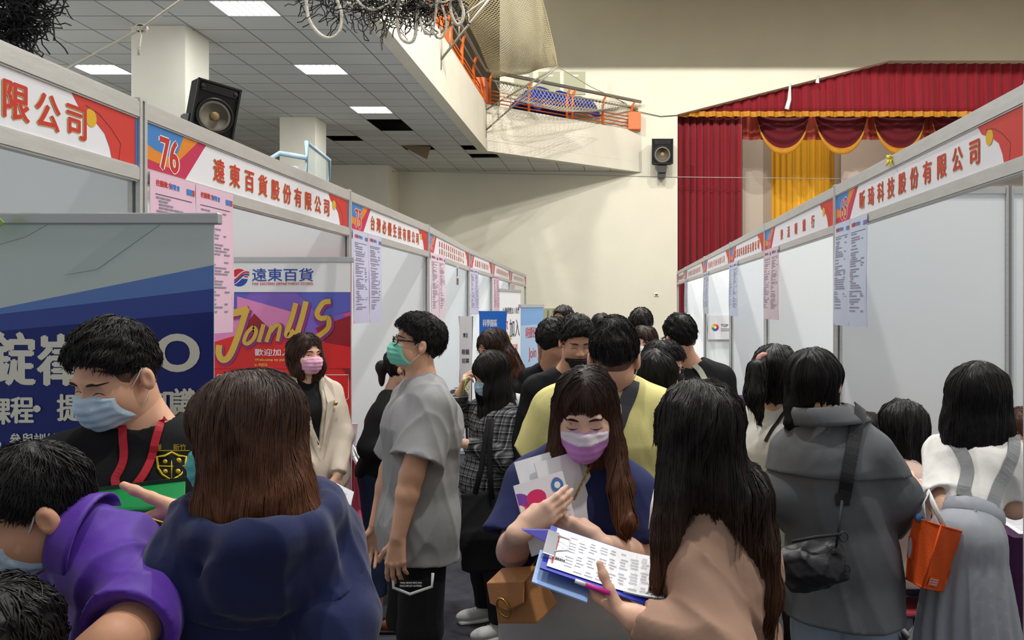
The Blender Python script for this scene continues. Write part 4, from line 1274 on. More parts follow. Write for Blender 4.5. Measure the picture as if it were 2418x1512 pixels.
    def glasses(s, name='glasses'):
        H = s.H; b = MB(); m = mat('black_acetate', (16, 16, 18), .25)
        for q in (1, -1):
            pts = [H.p(q * (.033 + .024 * math.cos(a)), -.098 + .010 * abs(math.cos(a)) * (1 if math.cos(a) > 0 else 0), -.001 + .018 * math.sin(a)) for a in np.linspace(0, 6.283, 17)[:-1]]
            b.tube(pts, .0024, 6, closed=True)
            b.tube([H.p(q * .057, -.092, .005), H.p(q * .074, -.05, .007), H.p(q * .0795, .0, .010), H.p(q * .079, .02, .0)], [.0034, .0032, .0028, .002], 6)
        b.tube([H.p(-.010, -.1, .003), H.p(0, -.103, .006), H.p(.010, -.1, .003)], .002, 6)
        b.build(name, m, s.root)
        return s
    # ---------------- hair
    def short_hair(s, m, top=.02, side=.010, fringe=.050, nape=-.075, tufts=None, fade=False, seed=1, messy=.5, len_=7, frx=.066, back=.0, r0=None, fz0=.020):
        H = s.H; tufts = tufts or (3200 if s.h < .005 else 1200 if s.h < .006 else 420); r0 = r0 or (.0011 if s.h < .005 else .0016 if s.h < .006 else .0028)
        a = U(.02, H.el((0, .014, .034), (.0735 + side, .096 + side + back, .080 + top)), H.el((0, -.018, .062), (.060 + side, .072, .045 + top * .9)))
        # open the face
        a = sub(a, H.el((0, -.118, fringe - .085), (frx, .070, .085)), .008)
        fz = fringe
        pn = (0, -.80, -1)
        z0 = .012 if not fade else fz0
        a = cut(a, H.p(0, 0, z0 - .016), H.d(*pn), .012)
        if not fade: a = cut(a, H.p(0, .1, nape), H.d(0, 0, -1), .01)
        for q in (1, -1): a = sub(a, H.el((q * .085, .004, -.016), (.03, .024, .036)), .006)
        g = folds(seed, .004, 60, (1, 1, 1))
        hf = disp(a, g, .01)
        V, Q = mesh_field(hf, s.h, 1)
        rnd = np.random.RandomState(seed)
        wh = H.p(.01, .05, .115); fw = npv(H.d(0, -1, 0)); wv = npv(wh); c = npv(H.c)
        U3 = npv(H.d(0, 0, 1))
        zl = (V - c) @ U3
        cand = V[zl > (.0 if not fade else .02) * H.hs]
        st = cand[rnd.randint(0, len(cand), tufts)]
        def down(P):
            v = P - wv; v /= np.linalg.norm(v, axis=1, keepdims=True) + 1e-6
            return v + .5 * fw * (1 - np.clip((P - c) @ -fw * 9, -1, 1))[:, None] * .5 + np.array((0, 0, -.45), F32)
        ex = flow_strands(hf, st, len_, .0085, down, r0 * H.hs, seed + 5, lift=.0024, wob=messy, hang=.014, min_keep=3)
        o = link_mesh('hair', np_mesh('hair', np.concatenate([V, ex[0]]), np.concatenate([Q, ex[1] + len(V)])), m, s.root)
        if fade:
            f = sub(grow(U(.01, H.el((0, .014, .030), (.0735, .096, .084)), H.el((0, .032, -.03), (.056, .056, .05))), .0022), H.el((0, -.13, -.06), (.12, .115, .2)), .004)
            f = cut(f, H.p(0, .08, -.073), H.d(0, .25, -1), .006); f = cut(f, H.p(0, 0, .075), H.d(0, 0, 1), .004)
            for q in (1, -1): f = sub(f, H.el((q * .085, .004, -.016), (.03, .026, .04)), .004)
            surf('shaved_hair', f, s.h * .9, mat('shaved_hair', (112, 84, 68), .8, bump=.5, bscale=500, var=.15, vscale=60), s.root)
        return s
    def long_hair(s, m, fall, bangs=.050, face=(.055, .055, .085), facez=-.045, locks=None, seed=1, seg=46, step=.013, r0=None, puff=.0, front=None, ears=False, part=(0, -.02), hang=.05, facey=-.112, amp=.005, cutz=None, extra_cut=None, world=True, root=None):
        """fall: list of (left, back, up, half width, half depth) in metres from the head centre, in the unpitched head frame"""
        H = s.H; locks = locks or (3000 if s.h < .005 else 1100 if s.h < .006 else 450); r0 = r0 or (.0011 if s.h < .005 else .0018 if s.h < .006 else .0028)
        B = Matrix.Identity(3) if world else yawm(H.yaw)
        pts = [H.p(0, .030, .02)] + [H.c + B @ Vector((x, y, 0)) + UPZ * z for x, y, z, _, _ in fall]
        rr = [root or (.074 + puff, .078)] + [(a, b) for *_, a, b in fall]
        capf = H.el((0, .014, .036), (.085 + puff, .105 + puff, .090 + puff))
        f = U(.03, capf, loft(pts, B @ Vector((1, 0, 0)), rr, 2.4, .02))
        if front:
            for fr in front:
                f = U(.015, f, chain([H.p(*fr[0][:3])] + [H.c + B @ Vector((x, y, 0)) + UPZ * z for x, y, z in fr[1:]], fr[0][3], .01))
        f = sub(f, H.el((0, facey, facez), face), .01)
        f = sub(f, H.el((0, -.10, bangs - .10), (face[0] * .96, .055, .098)), .006)
        if cutz is not None: f = cut(f, H.c + UPZ * cutz, (0, 0, -1), .02)
        if extra_cut: f = extra_cut(f, H, B)
        g = folds(seed, amp, 46, (1, 1, .08))
        hf = disp(f, g, .012)
        V, Q = mesh_field(hf, s.h * 1.1, 1)
        rnd = np.random.RandomState(seed)
        c = npv(H.c); U3 = npv(H.d(0, 0, 1)); X3 = npv(H.d(1, 0, 0))
        zl = (V - c) @ U3
        cand = np.concatenate([V[zl > .035], V[zl > -.05], V[zl > -.12], V[rnd.rand(len(V)) < .25]])
        st = cand[rnd.randint(0, len(cand), locks)]
        cr = npv(H.p(part[0], part[1], .11))
        def down(P):
            v = P - cr
            xr = (v @ X3)[:, None] * X3
            w = np.exp(-np.maximum(0, (cr[2] - P[:, 2])) / .05)[:, None]
            v = v * .35 + xr; v /= np.linalg.norm(v, axis=1, keepdims=True) + 1e-6
            return v * w * 1.2 + np.array((0, 0, -1), F32)
        ex = flow_strands(hf, st, seg, step, down, r0, seed + 3, lift=.0014, wob=.10, hang=hang, hm=lambda q: .15 if (abs((q - c) @ X3) < .055 and (q - c) @ npv(H.d(0, -1, 0)) > .05) else 1)
        o = link_mesh('hair', np_mesh('hair', np.concatenate([V, ex[0]]), np.concatenate([Q, ex[1] + len(V)])), m, s.root)
        s.hairf = hf
        return s
    # ---------------- clothes
    def top(s, name, m, sleeve='short', hem=None, ease=.016, prof=None, seed=1, amp=.005, h=None, sl_end=.72, neckr=.012, sl_ease=None, sl_r=None, hem_tilt=None, collar=None, freq=13, hemw=None, vneck=0, back_open=None, extra=None, cuts=None, kk=.035, fa=(1, 1, .3)):
        k = s.k; g = 1.0 if s.fem else 1.12
        e = ease
        wa = s.hip.lerp(s.Sc, .40); ch = s.hip.lerp(s.Sc, .75)
        hz = hem if hem is not None else s.hip.z - .06
        bot = s.hip + (s.hip - wa).normalized() * .02; bot = Vector((s.hip.x, s.hip.y, hz - .05)) if s.U.z > .8 else s.hip - s.U * .12
        pr = prof or {}
        hw = hemw or (.158 * g + e, .11 * g + e)
        rr = [hw, pr.get('hip', (.155 * g + e, .108 * g + e)), pr.get('waist', ((.128 if s.fem else .140) * g + e, (.090 if s.fem else .1) * g + e)), pr.get('chest', (.142 * g + e, .104 * g + e)), pr.get('sh', (.105 * g * min(1, k + .1) + e * .5, .064 * g + e * .5))]
        t = loft([bot, s.hip, wa, ch, s.Sc], s.Lt, rr, 2.3, .03)
        sh = []
        for q, a, af in ((1, s.aL, s.armf[0]), (-1, s.aR, s.armf[1])):
            shp, el, wr = a
            sh.append(cap(s.nb - s.U * .012 + s.Ls * (.045 * q), shp + s.U * .006, .050 + e * .5, s.ar[0] + e * .55))
            se = sl_ease if sl_ease is not None else e * 1.05
            if sleeve == 'none': continue
            r = sl_r or (s.ar[0] + se * .9, s.ar[1] + se * 1.25, s.ar[3] + se * .9)
            if sleeve == 'short':
                end = shp.lerp(el, sl_end); d = (el - shp).normalized()
                c = cut(cap(shp, shp.lerp(el, sl_end + .25), r[0], r[1] * 1.06), end, d, .003)
                c = sub(c, cap(shp.lerp(el, sl_end - .18), el, s.ar[0] + .004, r[1] - .012), .002)
            else:
                endt = {'long': 1.0, 'three': .55}.get(sleeve, 1.0) if isinstance(sleeve, str) else sleeve
                end = el.lerp(wr, endt); d = (wr - el).normalized()
                c = U(.02, cap(shp, el, r[0], r[1]), cut(cap(el, el.lerp(wr, endt + .1), r[1], r[2]), end, d, .003))
            sh.append(c)
        f = U(kk, t, *sh)
        if extra: f = U(.02, f, *extra)
        f = disp(f, folds(seed, amp, freq, fa), amp * 2 + .004)
        # collar opening
        ntop = s.H.p(0, .02, -.06)
        nr = (.050 if s.fem else .058) + (neckr or 0)
        if neckr is not None: f = sub(f, cap(s.nb + s.U * (.012 + nr * .55), s.nb.lerp(ntop, 1.2) + s.U * .05, nr, nr * 1.2), .004)
        if vneck:
            fd = s.F; p0 = s.nb + s.U * .01 + fd * .09; f = sub(f, loft([p0 + s.U * .03, s.nb - s.U * vneck + fd * .13], s.L, [(.058, .10), (.006, .06)]), .003)
        if hem_tilt: f = cut(f, hem_tilt[0], hem_tilt[1], .003)
        elif s.U.z > .8: f = cut(f, Vector((s.hip.x, s.hip.y, hz)), (0, 0, -1), .003)
        else: f = cut(f, s.hip - s.U * .06, -s.U, .003)
        for c_ in (cuts or []): f = c_(f)
        s.topf = f
        o = surf(name, f, h or s.h * 1.2, m, s.root)
        return s
    def trousers(s, name, m, end=.09, ease=.014, seed=2, amp=.004, h=None, waist=None, wide=0):
        ls = []
        for l in s.leg:
            hp, kn, an = l
            e = ease
            c = chain([hp, kn, an - UPZ * .05], [s.lr[0] + e, s.lr[1] + e + wide * .5, s.lr[2] + e + wide], .02)
            ls.append(c)
        wz = waist if waist is not None else .10
        pel = loft([s.hip - s.U * .05, s.hip, s.hip + s.U * wz], s.Lt, [(.12, .095), (.155 + ease, .105 + ease), (.125 + ease, .088 + ease)])
        f = disp(U(.03, pel, *ls), folds(seed, amp, 16), .01)
        f = cut(f, (0, 0, end), (0, 0, -1), .003)
        surf(name, f, h or s.h * 1.5, m, s.root)
        return s
    def skirt(s, name, m, hem, w0=(.135, .10), w1=(.24, .2), top=.13, seed=3, amp=.006, h=None, tilt=None, hipadd=(.034, .03)):
        c = Vector((s.hip.x, s.hip.y, 0))
        f = loft([Vector((c.x, c.y, hem - .03)), s.hip - s.U * .02, s.hip + s.U * top], s.Lt, [w1, ((w0[0] + hipadd[0]), (w0[1] + hipadd[1])), w0], 2.2, .03)
        B = npv(s.L); cc = npv(c)
        def pl(P):
            a = np.arctan2((P - cc) @ npv(s.F), (P - cc) @ B)
            dn = np.clip((s.hip.z + top - P[:, 2]) / .5, 0, 1)
            return amp * dn * np.sin(a * 17 + 3 * np.sin(P[:, 2] * 6))
        f = disp(f, pl, .02)
        f = cut(f, tilt[0] if tilt else (0, 0, hem), tilt[1] if tilt else (0, 0, -1), .003); f = cut(f, s.hip + s.U * (top - .0), s.U, .003)
        surf(name, f, h or s.h * 1.5, m, s.root)
        return s
    def shoes(s, m, sole, fdir=None, kind='sneaker'):
        for i, l in enumerate(s.leg):
            an = l[2]; fd = Vector(fdir[i] if fdir else s.F); fd.z = 0; fd.normalize(); sd = fd.cross(UPZ)
            g = Vector((an.x, an.y, 0))
            A = np.array([tuple(sd), tuple(fd), (0, 0, 1)]).T
            up = U(.03, ell(g + fd * .10 + UPZ * .042, (.043, .085, .036), A), ell(g - fd * .02 + UPZ * .05, (.036, .055, .05), A), cap(g + fd * .03 + UPZ * .06, g + UPZ * (.10 if kind == 'sneaker' else .05), .037, .036))
            if kind == 'loafer': up = sub(up, cap(g - fd * .01 + UPZ * .05, g + fd * .055 + UPZ * .11, .036, .04), .006)
            up = cut(up, (0, 0, .016), (0, 0, -1), .002)
            sh = surf('shoe', up, .006, m, s.root)
            so = cut(grow(loft([g - fd * .055 + UPZ * .012, g + fd * .05 + UPZ * .012, g + fd * .15 + UPZ * .012], sd, [(.034, .02), (.042, .02), (.036, .02)]), .002), (0, 0, .024), (0, 0, 1), .001)
            so = cut(so, (0, 0, .001), (0, 0, -1), .001)
            surf('sole', so, .006, sole, sh)
            if kind == 'sneaker':
                b = MB()
                for k in range(5):
                    c = g + fd * (.05 + .018 * k) + UPZ * (.092 - .007 * k); b.tube([c - sd * .022 - UPZ * .006, c + UPZ * .004, c + sd * .022 - UPZ * .006], .003, 5)
                b.build('laces', sole, sh)
            else:
                b = MB(); c = g + fd * .085 + UPZ * .076; b.tube([c - sd * .035 - UPZ * .012, c + UPZ * .004, c + sd * .035 - UPZ * .012], .007, 6, flat=.5); b.build('penny_strap', m, sh)
        return s
    def strap(s, name, m, pts, w=.035, t=.003, parent=None):
        b = MB(); pts = [Vector(p) for p in pts]
        f = s.topf if hasattr(s, 'topf') else None
        fine = []
        for i in range(len(pts) - 1):
            for k in range(6): fine.append(pts[i].lerp(pts[i + 1], k / 6))
        fine.append(pts[-1])
        P = np.array([tuple(p) for p in fine], dtype=F32)
        e = .004
        g = np.stack([f.f(P + np.array(v, F32)) - f.f(P - np.array(v, F32)) for v in ((e, 0, 0), (0, e, 0), (0, 0, e))], 1); g /= np.linalg.norm(g, axis=1, keepdims=True) + 1e-9
        for rep in range(5):
            if rep > 1:
                Q = P.copy(); Q[1:-1] = (P[:-2] + P[1:-1] * 2 + P[2:]) / 4; P = Q
                g[1:-1] = (g[:-2] + g[1:-1] + g[2:]) / 3; g /= np.linalg.norm(g, axis=1, keepdims=True) + 1e-9
            d = f.f(P); P = P - g * np.clip(d - .004, -.08, .08)[:, None] * .9
        vs_, fs = [], []
        n = len(P)
        for i in range(n):
            t_ = P[min(i + 1, n - 1)] - P[max(i - 1, 0)]; t_ = t_ / (np.linalg.norm(t_) + 1e-9); x = np.cross(t_, g[i]); x /= np.linalg.norm(x) + 1e-9
            for (a, c) in ((-.5, -1), (.5, -1), (.5, 1), (-.5, 1)): vs_.append(P[i] + x * w * a + g[i] * t * c)
        for i in range(n - 1):
            for j in range(4): fs.append((i * 4 + j, i * 4 + (j + 1) % 4, (i + 1) * 4 + (j + 1) % 4, (i + 1) * 4 + j))
        fs.append((3, 2, 1, 0)); fs.append(tuple((n - 1) * 4 + j for j in range(4)))
        b.add(vs_, fs, 0, False)
        return b.build(name, m, parent or s.root)
# ------------------------------------------------------------------ the people
skin_pale, skin_warm = 1, 0
c_black = cloth('black_cotton', (27, 27, 30)); c_navy = cloth('navy_fleece', (30, 37, 74), .95, .2, 420, sheen=.15); c_purple = cloth('purple_polyester', (82, 44, 150), .55, .12, 300, sheen=.1)
c_grey = cloth('grey_melange', (150, 150, 152), .9, .2, 300, .10); c_yellow = cloth('yellow_cotton', (218, 210, 140)); c_beige = cloth('beige_suit', (206, 192, 176), .8, .15, 300)
c_tan = cloth('taupe_knit', (166, 134, 116), .95, .2, 420); c_navy2 = cloth('navy_cotton', (40, 46, 86)); c_white = cloth('white_cotton', (232, 230, 226)); c_coat = cloth('charcoal_twill', (98, 100, 104), .8, .2, 300, .10)
c_denim = cloth('light_denim', (150, 164, 180), .9, .3, 300, .1); c_jeans = cloth('dark_denim', (44, 52, 80), .9, .3, 300, .1); c_pale = cloth('pale_grey_denim', (182, 182, 178), .9, .3, 260, .06)
c_skirt = cloth('grey_skirt_cloth', (152, 156, 164), .7, .15, 300, .05); c_sus = cloth('grey_suspender', (140, 142, 144), .9, .4, 260, .12); c_pink = cloth('pink_blouse', (222, 192, 180)); c_knit = cloth('cream_knit', (196, 176, 156), .95, .8, 70)
shoe_w = mat('sneaker_white', (196, 196, 194), .6, bump=.2, bscale=120); shoe_sole = mat('shoe_sole', (210, 210, 208), .6); shoe_br = mat('brown_leather', (112, 58, 34), .35, bump=.1, bscale=60); shoe_bk = mat('black_leather', (24, 24, 26), .4)
hair_hood = hairmat('hair_brown_hood', (52, 33, 27), (112, 66, 38), 1.33, 1.62)
hair_mask = hairmat('hair_brown_bangs', (38, 26, 23), (112, 68, 42), 1.18, 1.62)
hair_long = hairmat('hair_black_brown', (28, 23, 22), (112, 70, 42), .98, 1.46)
hair_back = hairmat('hair_brown_far', (44, 29, 24), (100, 60, 36), 1.15, 1.6)
hair_bob = hairmat('hair_brown_bob', (50, 32, 26), (78, 46, 34), 1.35, 1.65)
hair_dk = hairmat('hair_soft_black', (32, 26, 26), (40, 30, 28), .9, 1.6)

# 1 young man in black with a lanyard
p1 = Person('person in black t-shirt and red lanyard looking down before the blue banner', (272, 888, 1.87), -50, 24, 2, hs=.97, yaw=-15, fem=False, sw=.2, neck=(345, 1018, 1.93), hip=(325, 1500, 1.96), h=.0042, lid=-.003,
            arms={'L': ((560, 1285, 1.90), (456, 1196, 1.74)), 'R': ((120, 1320, 1.95), (190, 1360, 1.80))})
p1.hands([('L', (-.90, -.02, -.34), (0, .45, .9), dict(curl=(25, 25, 15), tdir=(-.75, -.2, .42), thumb=(5, 10))), ('R', (1, -.1, .1), (0, .5, .8), dict(curl=(20, 20, 10)))]).done()
p1.eyes().mask((184, 208, 230), 'mask_blue').short_hair(blackhair, top=.030, side=.007, back=-.002, fringe=.036, fade=True, seed=2, frx=.07)
p1.top('black_t_shirt', c_black, hem=.80, ease=.022, seed=3, amp=.006).trousers('trousers', c_jeans).shoes(shoe_bk, shoe_sole)
lan = mat('lanyard_red', (176, 22, 42), .5)
def on_top(p, px, py, d): return W(px, py, d)
def lanyard(p, pts, w=.017):
    o = p.strap('lanyard', lan, pts, w, .0015); return o
lanyard(p1, [W(385, 985, 1.9), W(372, 1010, 1.86), W(340, 1090, 1.80), W(305, 1155, 1.77)])
lanyard(p1, [W(285, 985, 1.85), W(270, 1030, 1.80), W(272, 1100, 1.78), W(277, 1155, 1.77)])
# 2 man in a purple polo bending forward
p2 = Person('person in a purple polo shirt bending over at the left edge', (76, 1212, 1.5), -86, 26, 0, hs=.98, yaw=-80, fem=False, sw=.2, neck=(232, 1282, 1.52), h=.0042, sk=2, lid=-.001,
            hip=(590, 1660, 1.80), arms={'L': ((275, 1520, 1.34), (120, 1640, 1.32)), 'R': ((110, 1500, 1.72), (20, 1600, 1.6))})
p2.done().eyes().mask((176, 196, 214), 'mask_pale_blue').short_hair(blackhair, top=.022, side=.008, back=-.002, fringe=.056, seed=7, nape=-.07, messy=.35)
p2.top('purple_polo', c_purple, ease=.02, seed=5, amp=.008, sl_end=.8, sl_r=(.078, .09, .1), neckr=None, extra=[cap(p2.nb - p2.U * .03, p2.nb + (p2.H.p(0, .02, -.06) - p2.nb) * .25, .092, .078)])
def polo_collar(p, m, name='collar', w=.05):
    b = MB(); ax = (p.H.p(0, .02, -.06) - p.nb).normalized(); c0 = p.nb + ax * .03
    f0 = (p.F - ax * p.F.dot(ax)).normalized(); l0 = ax.cross(f0)
    def fn(u, v):
        a = math.pi * (.12 + u * 1.76) - math.pi
        r = .074 + .018 * v
        return c0 + (f0 * -math.cos(a) * -1 + l0 * math.sin(a)) * r + ax * (.038 - .062 * v - .02 * math.cos(a))
    b.grid(fn, 28, 5); b.build(name, m, p.root, solid=.005)
polo_collar(p2, c_purple)
# 3 head at the very corner
p3 = Person('person with short black hair seated at the bottom left corner', (5, 1572, 1.3), 170, 10, 0, yaw=180, fem=False, h=.005, seated=True)
p3.done().short_hair(blackhair, top=.03, seed=9).top('dark_shirt', c_black).trousers('trousers', c_jeans)
# 4 woman in the navy hoodie
p4 = Person('person with long brown hair and a navy hoodie seen from behind', (572, 1030, 1.55), -116, 12, 0, yaw=-170, sw=.158, neck=(612, 1205, 1.57), hip=(610, 1640, 1.62), h=.0042, arms={'R': ((806, 1480, 1.52), (792, 1730, 1.42)), 'L': ((432, 1500, 1.62), (405, 1760, 1.52))})
p4.done().eyes().mask((96, 190, 190), 'mask_teal')
p4.long_hair(hair_hood, [(.026, -.0, -.08, .090, .096), (.034, -.02, -.14, .104, .088), (.044, -.03, -.185, .108, .058)], puff=.004, seed=4, bangs=.052, face=(.10, .062, .11), facez=-.05, facey=-.128, hang=.075, root=(.09, .098),
             front=[((.074, -.01, .01, (.034, .034, .032, .018)), (.0, -.072, -.07), (-.022, -.072, -.13), (-.058, -.06, -.185)), ((0, .06, -.03, (.055, .05, .034, .010)), (.095, -.035, -.10), (.128, -.05, -.14), (.160, -.055, -.15))], amp=.004)
def hood(p):
    ax = p.U; c = p.nb
    Am = np.array([tuple(p.Lt), tuple(-p.Bk), tuple(ax)]).T
    pts = []
    for t in np.linspace(-.9, .9, 13):
        a = t * math.pi
        back = .5 + .5 * math.cos(a)
        pts.append(c + p.Bk * (.05 + .115 * back) * math.cos(a) + p.Lt * (.125 * math.sin(a)) + ax * (.040 - .060 * back))
    rs = [.012, .018, .024, .030, .035, .038, .040, .038, .035, .030, .024, .018, .012]
    f = U(.05, grow(p.topf, .003), chain(pts, rs, .02), ell(c + p.Bk * .152 - ax * .085, (.112, .038, .072), Am))
    f = sub(f, ell(c + p.Bk * .055 + ax * .065, (.110, .095, .085), Am), .012)
    f = disp(f, folds(31, .006, 16), .012)
    f = inter(f, ell(c + p.Bk * .07 - ax * .02, (.215, .19, .17), Am), .004)
    surf('hood', f, .0045, c_navy, p.root)
p4.top('navy_hoodie', c_navy, sleeve='long', hem=.86, ease=.034, seed=8, amp=.009, sl_ease=.026, freq=9)
hood(p4); p4.trousers('trousers', c_jeans).shoes(shoe_w, shoe_sole)
# 5 woman in the beige blazer
p5 = Person('person in a beige blazer with a pink mask before the red banner', (722, 836, 4.1), 34, 4, 0, hs=.95, yaw=22, neck=(718, 903, 4.13), hip=(738, 1108, 4.13), h=.0055, sk=1,
            arms={'L': ((808, 1030, 4.16), (798, 1120, 4.02)), 'R': ((664, 1032, 4.12), (722, 1105, 3.96))})
p5.hands([('L', (-.05, -.2, -1), (-.8, .4, 0), dict(curl=(15, 20, 10)))]).done()
p5.eyes().mask((236, 176, 206), 'mask_pink')
p5.long_hair(hair_bob, [(0, .016, -.05, .082, .080), (.0, .022, -.085, .078, .064)], bangs=.062, face=(.060, .078, .155), facez=-.10, facey=-.105, hang=.012, seed=6, puff=-.006, part=(-.03, -.03), front=[((.068, .005, .01, (.030, .022, .014)), (.068, -.02, -.04), (.066, -.015, -.066)), ((-.070, .012, .005, (.036, .028, .016)), (-.074, .01, -.04), (-.070, .012, -.066))])
p5.top('black_top', c_black, sleeve='none', ease=.008, seed=2, amp=.002, neckr=.004)
def open_front(p, wtop, low):
    def c_(f):
        p0 = p.nb + p.F * .11 + p.U * .02; p1 = p.Sc - p.U * low + p.F * .13
        return sub(f, loft([p0, p1], p.L, [(wtop, .12), (.004, .07)]), .004)
    return c_
p5.top('blazer', c_beige, sleeve='long', hem=.83, ease=.03, seed=4, amp=.007, sl_ease=.02, neckr=.018, cuts=[open_front(p5, .062, .27)])
b = MB()
for q in (1, -1):
    n0 = p5.nb + p5.Lt * (.075 * q) + p5.F * .03 + p5.U * .035; n1 = p5.Sc + p5.Lt * (.06 * q) + p5.F * .132 - p5.U * .06; n2 = p5.Sc + p5.Lt * (.006 * q) + p5.F * .150 - p5.U * .27; n3 = p5.Sc + p5.Lt * (.105 * q) + p5.F * .128 - p5.U * .05; n4 = p5.nb + p5.Lt * (.11 * q) + p5.F * .085 - p5.U * .02
    b.slab([n0, n4, n3, n1] if q > 0 else [n1, n3, n4, n0], p5.F, .006); b.slab([n1, n3, n2, n2] if q > 0 else [n2, n2, n3, n1], p5.F, .006)
b.build('lapels', c_beige, p5.root)
b = MB(); c = p5.Sc + p5.Lt * .10 + p5.F * .14 - p5.U * .07; b.lathe([(.012, 0), (.01, .006), (.001, .008)], c, p5.F, 10); b.build('brooch', mat('brooch_gold', (190, 160, 90), .3, .8), p5.root)
p5.trousers('trousers', c_beige).shoes(shoe_bk, shoe_bk, kind='loafer')
# 6 man in the grey t-shirt
p6 = Person('person in a long grey t-shirt and black shorts with a green mask', (982, 812, 3.3), -80, -10, 0, hs=.94, yaw=-76, fem=False, sw=.185, neck=(998, 908, 3.32), hip=(990, 1228, 3.3), h=.0045,
            arms={'L': ((972, 1122, 3.08), (940, 1268, 3.06)), 'R': ((922, 1110, 3.52), (888, 1238, 3.5))})
p6.hands([('L', (-.08, -.05, -1), (.15, 1, 0), dict(curl=(14, 18, 10), thumb=(10, 10))), ('R', (-.05, -.05, -1), (.15, -1, 0), dict(curl=(16, 18, 10)))]).done()
p6.eyes().mask((126, 212, 190), 'mask_green').glasses()
p6.short_hair(blackhair, top=.028, side=.010, fringe=.062, back=.014, nape=-.085, seed=12, messy=.5, len_=8)
hc = Vector((p6.hip.x, p6.hip.y, 0)); hf_, hb_ = W(905, 1296, 3.3), W(1090, 1316, 3.3)
p6.top('grey_t_shirt', c_grey, hem=.70, ease=.042, seed=14, amp=.008, sl_end=.78, sl_r=(.082, .100, .1), hemw=(.20, .172), cuts=[lambda f: sub(f, cap(W(985, 1262, 3.07), W(962, 1360, 3.07), .004, .036), .002)], prof=dict(hip=(.20, .158), waist=(.18, .138)), hem_tilt=(hf_, (-.10, 0, -1)), neckr=.008)
p6.trousers('black_shorts', c_black, end=.44, ease=.010, wide=.04, seed=6)
b = MB(); dl = p6.leg[0][0].y - .145
def shp(px, py): return W(px, py, dl)
b.tube([shp(928, 1358), shp(929, 1388), shp(968, 1404), shp(1020, 1386), shp(1022, 1354)], .006, 6, flat=.5); b.build('pocket_trim', mat('white_trim', (232, 232, 234), .7), p6.root)
s_ = Sheet(shp(937, 1387), (1, 0, 0), (0, 0, 1), .105, .026, c_black); s_.text('PEACE AND JOY CLOTHING', .012, .001, .009, MATS['white_trim'], .0004, width=.085); s_.text('TRIBAL BRAND SINCE 2010', .012, .013, .009, MATS['white_trim'], .0004, width=.085); s_.build('pocket_print', p6.root)
p6.shoes(shoe_w, shoe_sole)
# 7 woman in the black cardigan
p7 = Person('person in black cardigan and brown loafers mostly hidden behind the grey t-shirt', (956, 866, 4.4), 84, 8, 0, yaw=72, neck=(928, 936, 4.42), hip=(902, 1112, 4.45), h=.0055, sk=1, arms={'R': ((874, 1058, 4.26), (925, 1064, 4.18)), 'L': ((915, 1050, 4.7), (975, 1050, 4.65))},
            stance=[(-1.23, 4.60, .08), (-1.32, 4.36, .08)])
p7.hands([('R', (1, 0, .05), (0, .4, .8), {})]).done()
p7.eyes().mask((232, 236, 240), 'mask_white').long_hair(blackhair, [(0, .03, -.05, .07, .07), (-.02, .03, -.075, .05, .045)], bangs=.06, seg=14, seed=3, hang=.0, extra_cut=lambda f, H, B: sub(f, H.el((-.088, .0, -.025), (.03, .03, .05)), .006))
surf('hair_bun', U(.02, ell(p7.H.p(0, .125, -.02), (.038, .034, .04)), ell(p7.H.p(0, .12, -.07), (.02, .02, .06))), .005, blackhair, p7.root)
p7.top('white_blouse', c_white, sleeve='none', ease=.008).top('black_cardigan', c_black, sleeve='three', ease=.022, seed=5, hem=.86, cuts=[open_front(p7, .06, .16)])
p7.trousers('cropped_jeans', c_jeans, end=.20).shoes(shoe_br, shoe_bk, kind='loafer')
# 8 woman in the plaid shirt
plaid = cloth('plaid_flannel', (60, 61, 64))
nt = plaid.node_tree; bs = nt.nodes['Principled BSDF']; tcn = nt.nodes.new('ShaderNodeTexCoord'); mpn = nt.nodes.new('ShaderNodeMapping'); mpn.inputs['Rotation'].default_value = (0, 0, R(55))
nt.links.new(tcn.outputs['Object'], mpn.inputs[0]); prev = None
for axn, ph in (('X', 0), ('Z', .7), ('Y', .3)):
    wv = nt.nodes.new('ShaderNodeTexWave'); wv.bands_direction = axn; wv.inputs['Scale'].default_value = 7.5; wv.inputs['Distortion'].default_value = .6; wv.inputs['Detail'].default_value = 0; wv.inputs['Phase Offset'].default_value = ph
    nt.links.new(mpn.outputs[0], wv.inputs['Vector'])
    w2 = nt.nodes.new('ShaderNodeTexWave'); w2.bands_direction = axn; w2.inputs['Scale'].default_value = 7.5; w2.inputs['Distortion'].default_value = .6; w2.inputs['Detail'].default_value = 0; w2.inputs['Phase Offset'].default_value = ph + 2.6
    nt.links.new(mpn.outputs[0], w2.inputs['Vector'])
    pw_ = nt.nodes.new('ShaderNodeMath'); pw_.operation = 'POWER'; pw_.inputs[1].default_value = 22; nt.links.new(w2.outputs['Fac'], pw_.inputs[0])
    ad = nt.nodes.new('ShaderNodeMath'); ad.operation = 'MULTIPLY_ADD'; ad.inputs[1].default_value = .32; nt.links.new(wv.outputs['Fac'], ad.inputs[0]); 
    m2 = nt.nodes.new('ShaderNodeMath'); m2.operation = 'MULTIPLY'; m2.inputs[1].default_value = .5 if axn != 'Y' else .0; nt.links.new(pw_.outputs[0], m2.inputs[0]); nt.links.new(m2.outputs[0], ad.inputs[2])
    if axn == 'Y': ad.inputs[1].default_value = 0
    if prev is not None:
        s2 = nt.nodes.new('ShaderNodeMath'); s2.operation = 'ADD'; nt.links.new(prev.outputs[0], s2.inputs[0]); nt.links.new(ad.outputs[0], s2.inputs[1]); prev = s2
    else: prev = ad
